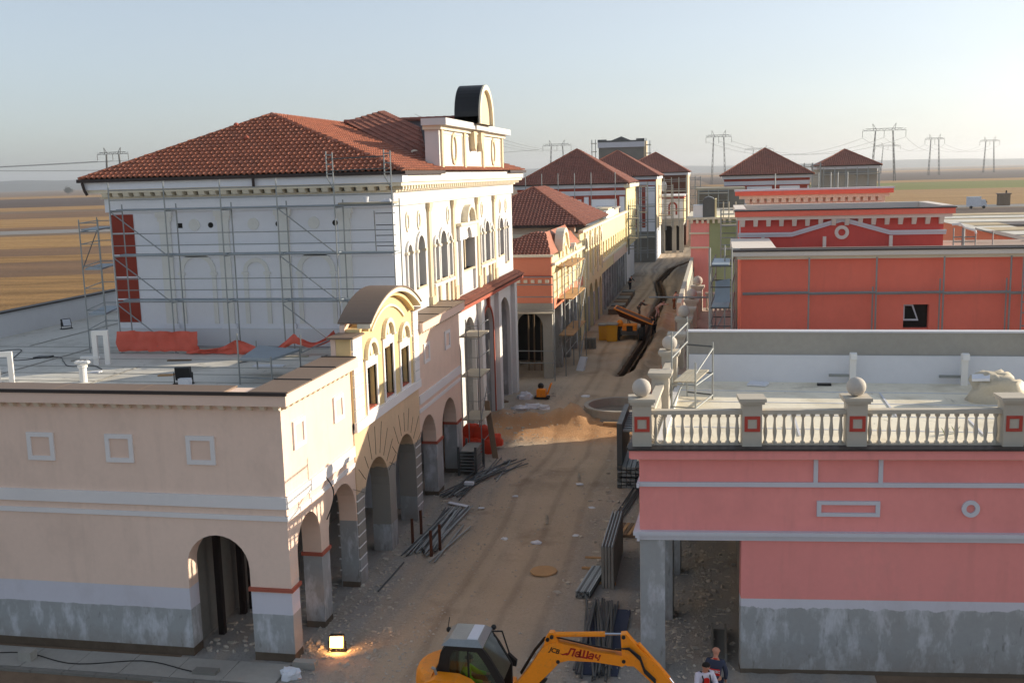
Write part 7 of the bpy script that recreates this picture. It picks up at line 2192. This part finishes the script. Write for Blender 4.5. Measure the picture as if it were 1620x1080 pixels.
part('exhaust', X, M['steel'], lambda m: m.path([(-6.5, 22.55, 1.72), (-6.55, 22.52, 1.98), (-6.62, 22.5, 2.02)], 0.035, 8))
# cab: posts, roof, glazing
NY, FY = 22.72, 23.80
cabo = [(-6.60, 1.15), (-6.60, 1.62), (-6.45, 2.30), (-6.30, 2.50), (-5.45, 2.50), (-5.22, 2.18), (-4.92, 1.64), (-4.92, 1.10)]
cabi = [(-6.28, 1.28), (-6.28, 1.62), (-6.22, 2.22), (-6.12, 2.38), (-5.56, 2.36), (-5.36, 2.08), (-5.10, 1.60), (-5.08, 1.28)]
for y0 in (NY, FY - 0.09):
    part('cab_frame', X, M['black'], lambda m: m.ring(Fr(0, y0, 0), cabo, cabi, 0, -0.09))
    part('side_glass', X, M['cabglass'], lambda m: m.prism(Fr(0, y0 + 0.04, 0), cabi, 0, -0.012))
part('window_divider', X, M['black'], lambda m: m.box(-5.80, -5.76, NY + 0.01, NY + 0.06, 1.28, 2.38))
part('roof', X, M['steel'], lambda m: m.hexa([(-6.42, NY - 0.02, 2.49), (-5.4, NY - 0.02, 2.49), (-5.4, FY + 0.02, 2.49), (-6.42, FY + 0.02, 2.49)], [(-6.25, NY + 0.1, 2.62), (-5.55, NY + 0.1, 2.62), (-5.55, FY - 0.1, 2.62), (-6.25, FY - 0.1, 2.62)]))
part('roof_glass', X, M['bluegrey'], lambda m: m.hexa([(-5.82, NY + 0.13, 2.621), (-5.56, NY + 0.13, 2.621), (-5.56, FY - 0.13, 2.621), (-5.82, FY - 0.13, 2.621)], [(-5.8, NY + 0.15, 2.64), (-5.58, NY + 0.15, 2.64), (-5.58, FY - 0.15, 2.64), (-5.8, FY - 0.15, 2.64)]))
part('windscreen', X, M['cabglass'], lambda m: m.face([(-5.40, NY + 0.1, 2.46), (-5.40, FY - 0.1, 2.46), (-4.94, FY - 0.1, 1.66), (-4.94, NY + 0.1, 1.66)]))
part('rear_glass', X, M['cabglass'], lambda m: m.face([(-6.46, NY + 0.1, 2.3), (-6.46, FY - 0.1, 2.3), (-6.6, FY - 0.1, 1.4), (-6.6, NY + 0.1, 1.4)]))
part('cab_floor', X, M['black'], lambda m: m.box(-6.58, -4.95, NY + 0.1, FY - 0.1, 0.86, 1.0))
part('cab_rear_panel', X, M['black'], lambda m: m.box(-6.59, -6.5, NY + 0.1, FY - 0.1, 1.0, 1.5))
part('seat', X, M['cloth_grey'], lambda m: [m.box(-6.35, -5.85, 22.95, 23.5, 1.0, 1.2), m.box(-6.42, -6.28, 22.95, 23.5, 1.2, 1.95)])
part('control_console', X, M['cloth_grey'], lambda m: [m.box(-5.4, -5.15, 23.0, 23.5, 1.0, 1.5), m.tube((-5.6, 22.95, 1.1), (-5.5, 22.95, 1.5), 0.025, 6), m.tube((-5.6, 23.5, 1.1), (-5.5, 23.5, 1.5), 0.025, 6)])
part('mirror_arm', X, M['black'], lambda m: m.path([(-5.42, 23.8, 2.42), (-5.2, 23.98, 2.35), (-5.02, 24.0, 1.72), (-5.0, 23.9, 1.3)], 0.022, 6))
part('mirror', X, M['black'], lambda m: m.hexa([(-5.05, 23.93, 1.50), (-4.86, 23.93, 1.46), (-4.86, 24.05, 1.46), (-5.05, 24.05, 1.50)], [(-5.06, 23.93, 1.80), (-4.84, 23.93, 1.60), (-4.84, 24.05, 1.60), (-5.06, 24.05, 1.80)]))
part('work_lamp', X, M['black'], lambda m: [m.ball((-5.38, 23.86, 2.5), 0.07, 8, 5), m.ball((-6.5, 23.75, 2.42), 0.07, 8, 5)])
part('antenna', X, M['black'], lambda m: m.tube((-6.52, 23.7, 2.4), (-6.46, 23.72, 2.76), 0.012, 5))
# boom, stick, rams, hoses, lettering
BY0, BY1 = 22.78, 23.02
boom = [(-4.85, 1.30), (-4.55, 1.15), (-4.15, 1.60), (-3.72, 2.05), (-3.60, 2.20), (-3.38, 2.27), (-2.75, 2.28), (-2.12, 2.21), (-2.0, 2.27), (-1.98, 2.40), (-2.12, 2.47), (-2.7, 2.52), (-3.35, 2.65), (-3.65, 2.70), (-3.83, 2.66), (-3.98, 2.55), (-4.3, 2.05)]
part('boom', X, M['orange'], XP(boom, BY0, BY1))
part('boom_bracket', X, M['orange'], XP([(-3.95, 2.55), (-3.60, 2.68), (-3.72, 2.92), (-3.82, 2.92), (-3.93, 2.75)], BY0 + 0.03, BY1 - 0.03))
stick = [(-2.12, 2.42), (-2.15, 2.98), (-2.02, 3.0), (-1.88, 2.82), (-1.72, 2.66), (-1.28, 2.25), (-0.9, 1.75), (-0.55, 1.15), (-0.42, 0.75), (-0.58, 0.70), (-0.95, 1.25), (-1.45, 1.85), (-1.85, 2.22), (-2.02, 2.22)]
part('stick', X, M['orange'], XP(stick, BY0 + 0.02, BY1 - 0.02))
part('stick_ram', X, M['orange'], lambda m: m.tube((-3.72, 22.9, 2.85), (-2.52, 22.9, 2.93), 0.062, 12))
part('ram_rod', X, M['chrome'], lambda m: m.tube((-2.52, 22.9, 2.93), (-2.1, 22.9, 2.95), 0.03, 10))
part('boom_ram', X, M['black'], lambda m: m.tube((-4.2, 22.9, 1.35), (-3.95, 22.9, 1.75), 0.065, 10))
part('ram_rod', X, M['chrome'], lambda m: m.tube((-3.95, 22.9, 1.75), (-3.62, 22.9, 2.22), 0.03, 10))
part('bucket_ram', X, M['orange'], lambda m: [m.tube((-1.75, 22.9, 2.75), (-1.05, 22.9, 1.95), 0.05, 10)])
part('ram_rod', X, M['chrome'], lambda m: m.tube((-1.05, 22.9, 1.95), (-0.5, 22.9, 1.2), 0.025, 8))
part('bucket', X, M['steel_dk'], XP([(-0.6, 0.75), (-0.35, 0.8), (-0.2, 0.5), (-0.35, 0.12), (-0.75, 0.05), (-0.95, 0.25), (-0.7, 0.4)], 22.6, 23.2))
for x, z in ((-3.76, 2.83), (-3.62, 2.23), (-2.08, 2.34), (-2.08, 2.93), (-3.86, 2.76), (-0.52, 0.78)):
    part('pivot_pin', X, M['black'], lambda m: m.tube((x, BY0 - 0.02, z), (x, BY1 + 0.02, z), 0.045, 10))
for k in range(4):
    o_ = 0.03 * k
    part('hose', X, M['black'], lambda m: m.path([(-4.55, 23.0 - o_, 1.75 + o_), (-4.2, 23.0 - o_, 2.35 + o_), (-3.95, 22.98 - o_, 2.68 + o_), (-3.6, 22.97 - o_, 2.73 + o_ * 0.6), (-2.9, 22.97 - o_, 2.6 + o_ * 0.6), (-2.3, 22.97 - o_, 2.52 + o_ * 0.6), (-1.95, 22.8 - o_, 2.62 + o_), (-1.7, 22.76, 2.4 + o_), (-1.6, 22.76, 2.1 + o_), (-1.35, 22.78, 1.85 + o_)], 0.016, 6))
bdir = Vector((1, 0, -0.13))
bup = Vector((0.13, 0, 1))
text_obj('boom_lettering', 'JCB', M['letter_black'], 0.16, facing((-3.70, BY0 - 0.004, 2.50), (1, 0, -0.28), (0.28, 0, 1)), X, 0.15, 0.002, 0.95, 0.004)
text_obj('boom_lettering', 'Ле', M['letter_red'], 0.26, facing((-3.26, BY0 - 0.004, 2.47), bdir, bup), X, 0.25, 0.002, 0.95, 0.007)
text_obj('boom_lettering', 'Ш', M['letter_red'], 0.25, facing((-3.02, BY0 - 0.004, 2.445), bdir, bup), X, 0.1, 0.002, 0.95, 0.010)
text_obj('boom_lettering', 'ач', M['letter_red'], 0.26, facing((-2.78, BY0 - 0.004, 2.42), bdir, bup), X, 0.25, 0.002, 0.95, 0.007)
part('letter_flourish', X, M['letter_red'], lambda m: m.mesh([(-3.58, BY0 - 0.005, 2.44), (-3.50, BY0 - 0.005, 2.40), (-3.36, BY0 - 0.005, 2.43), (-3.40, BY0 - 0.005, 2.47), (-3.50, BY0 - 0.005, 2.435), (-3.58, BY0, 2.44), (-3.50, BY0, 2.40), (-3.36, BY0, 2.43), (-3.40, BY0, 2.47), (-3.50, BY0, 2.435)], [(0, 1, 2, 3, 4), (0, 5, 6, 1), (1, 6, 7, 2), (2, 7, 8, 3), (3, 8, 9, 4), (4, 9, 5, 0)]))
person('excavator driver in a lime vest seated inside the glazed cab', -6.0, 23.2, 0.72, 0, 'hivis', 'cloth_black', 6, ((0.7, 0.7), (0.7, 0.7)), 0, 'hair', None, True)

# ------------------------------------------------------------------ haze: one closed box of thin air round the whole scene
hz = NT('haze_air')
hz.t.nodes.remove(hz.b)
pvn = hz.n('ShaderNodeVolumePrincipled')
pvn.inputs['Color'].default_value = (0.82, 0.86, 0.93, 1)
pvn.inputs['Density'].default_value = 0.00012
pvn.inputs['Anisotropy'].default_value = 0.45
hz.link(pvn.outputs[0], hz.t.nodes['Material Output'].inputs['Volume'])
hb = struct('haze', hz.m, lambda m: m.box(-9100, 9100, -80, 9100, -3, 140))
hb['kind'] = 'stuff'
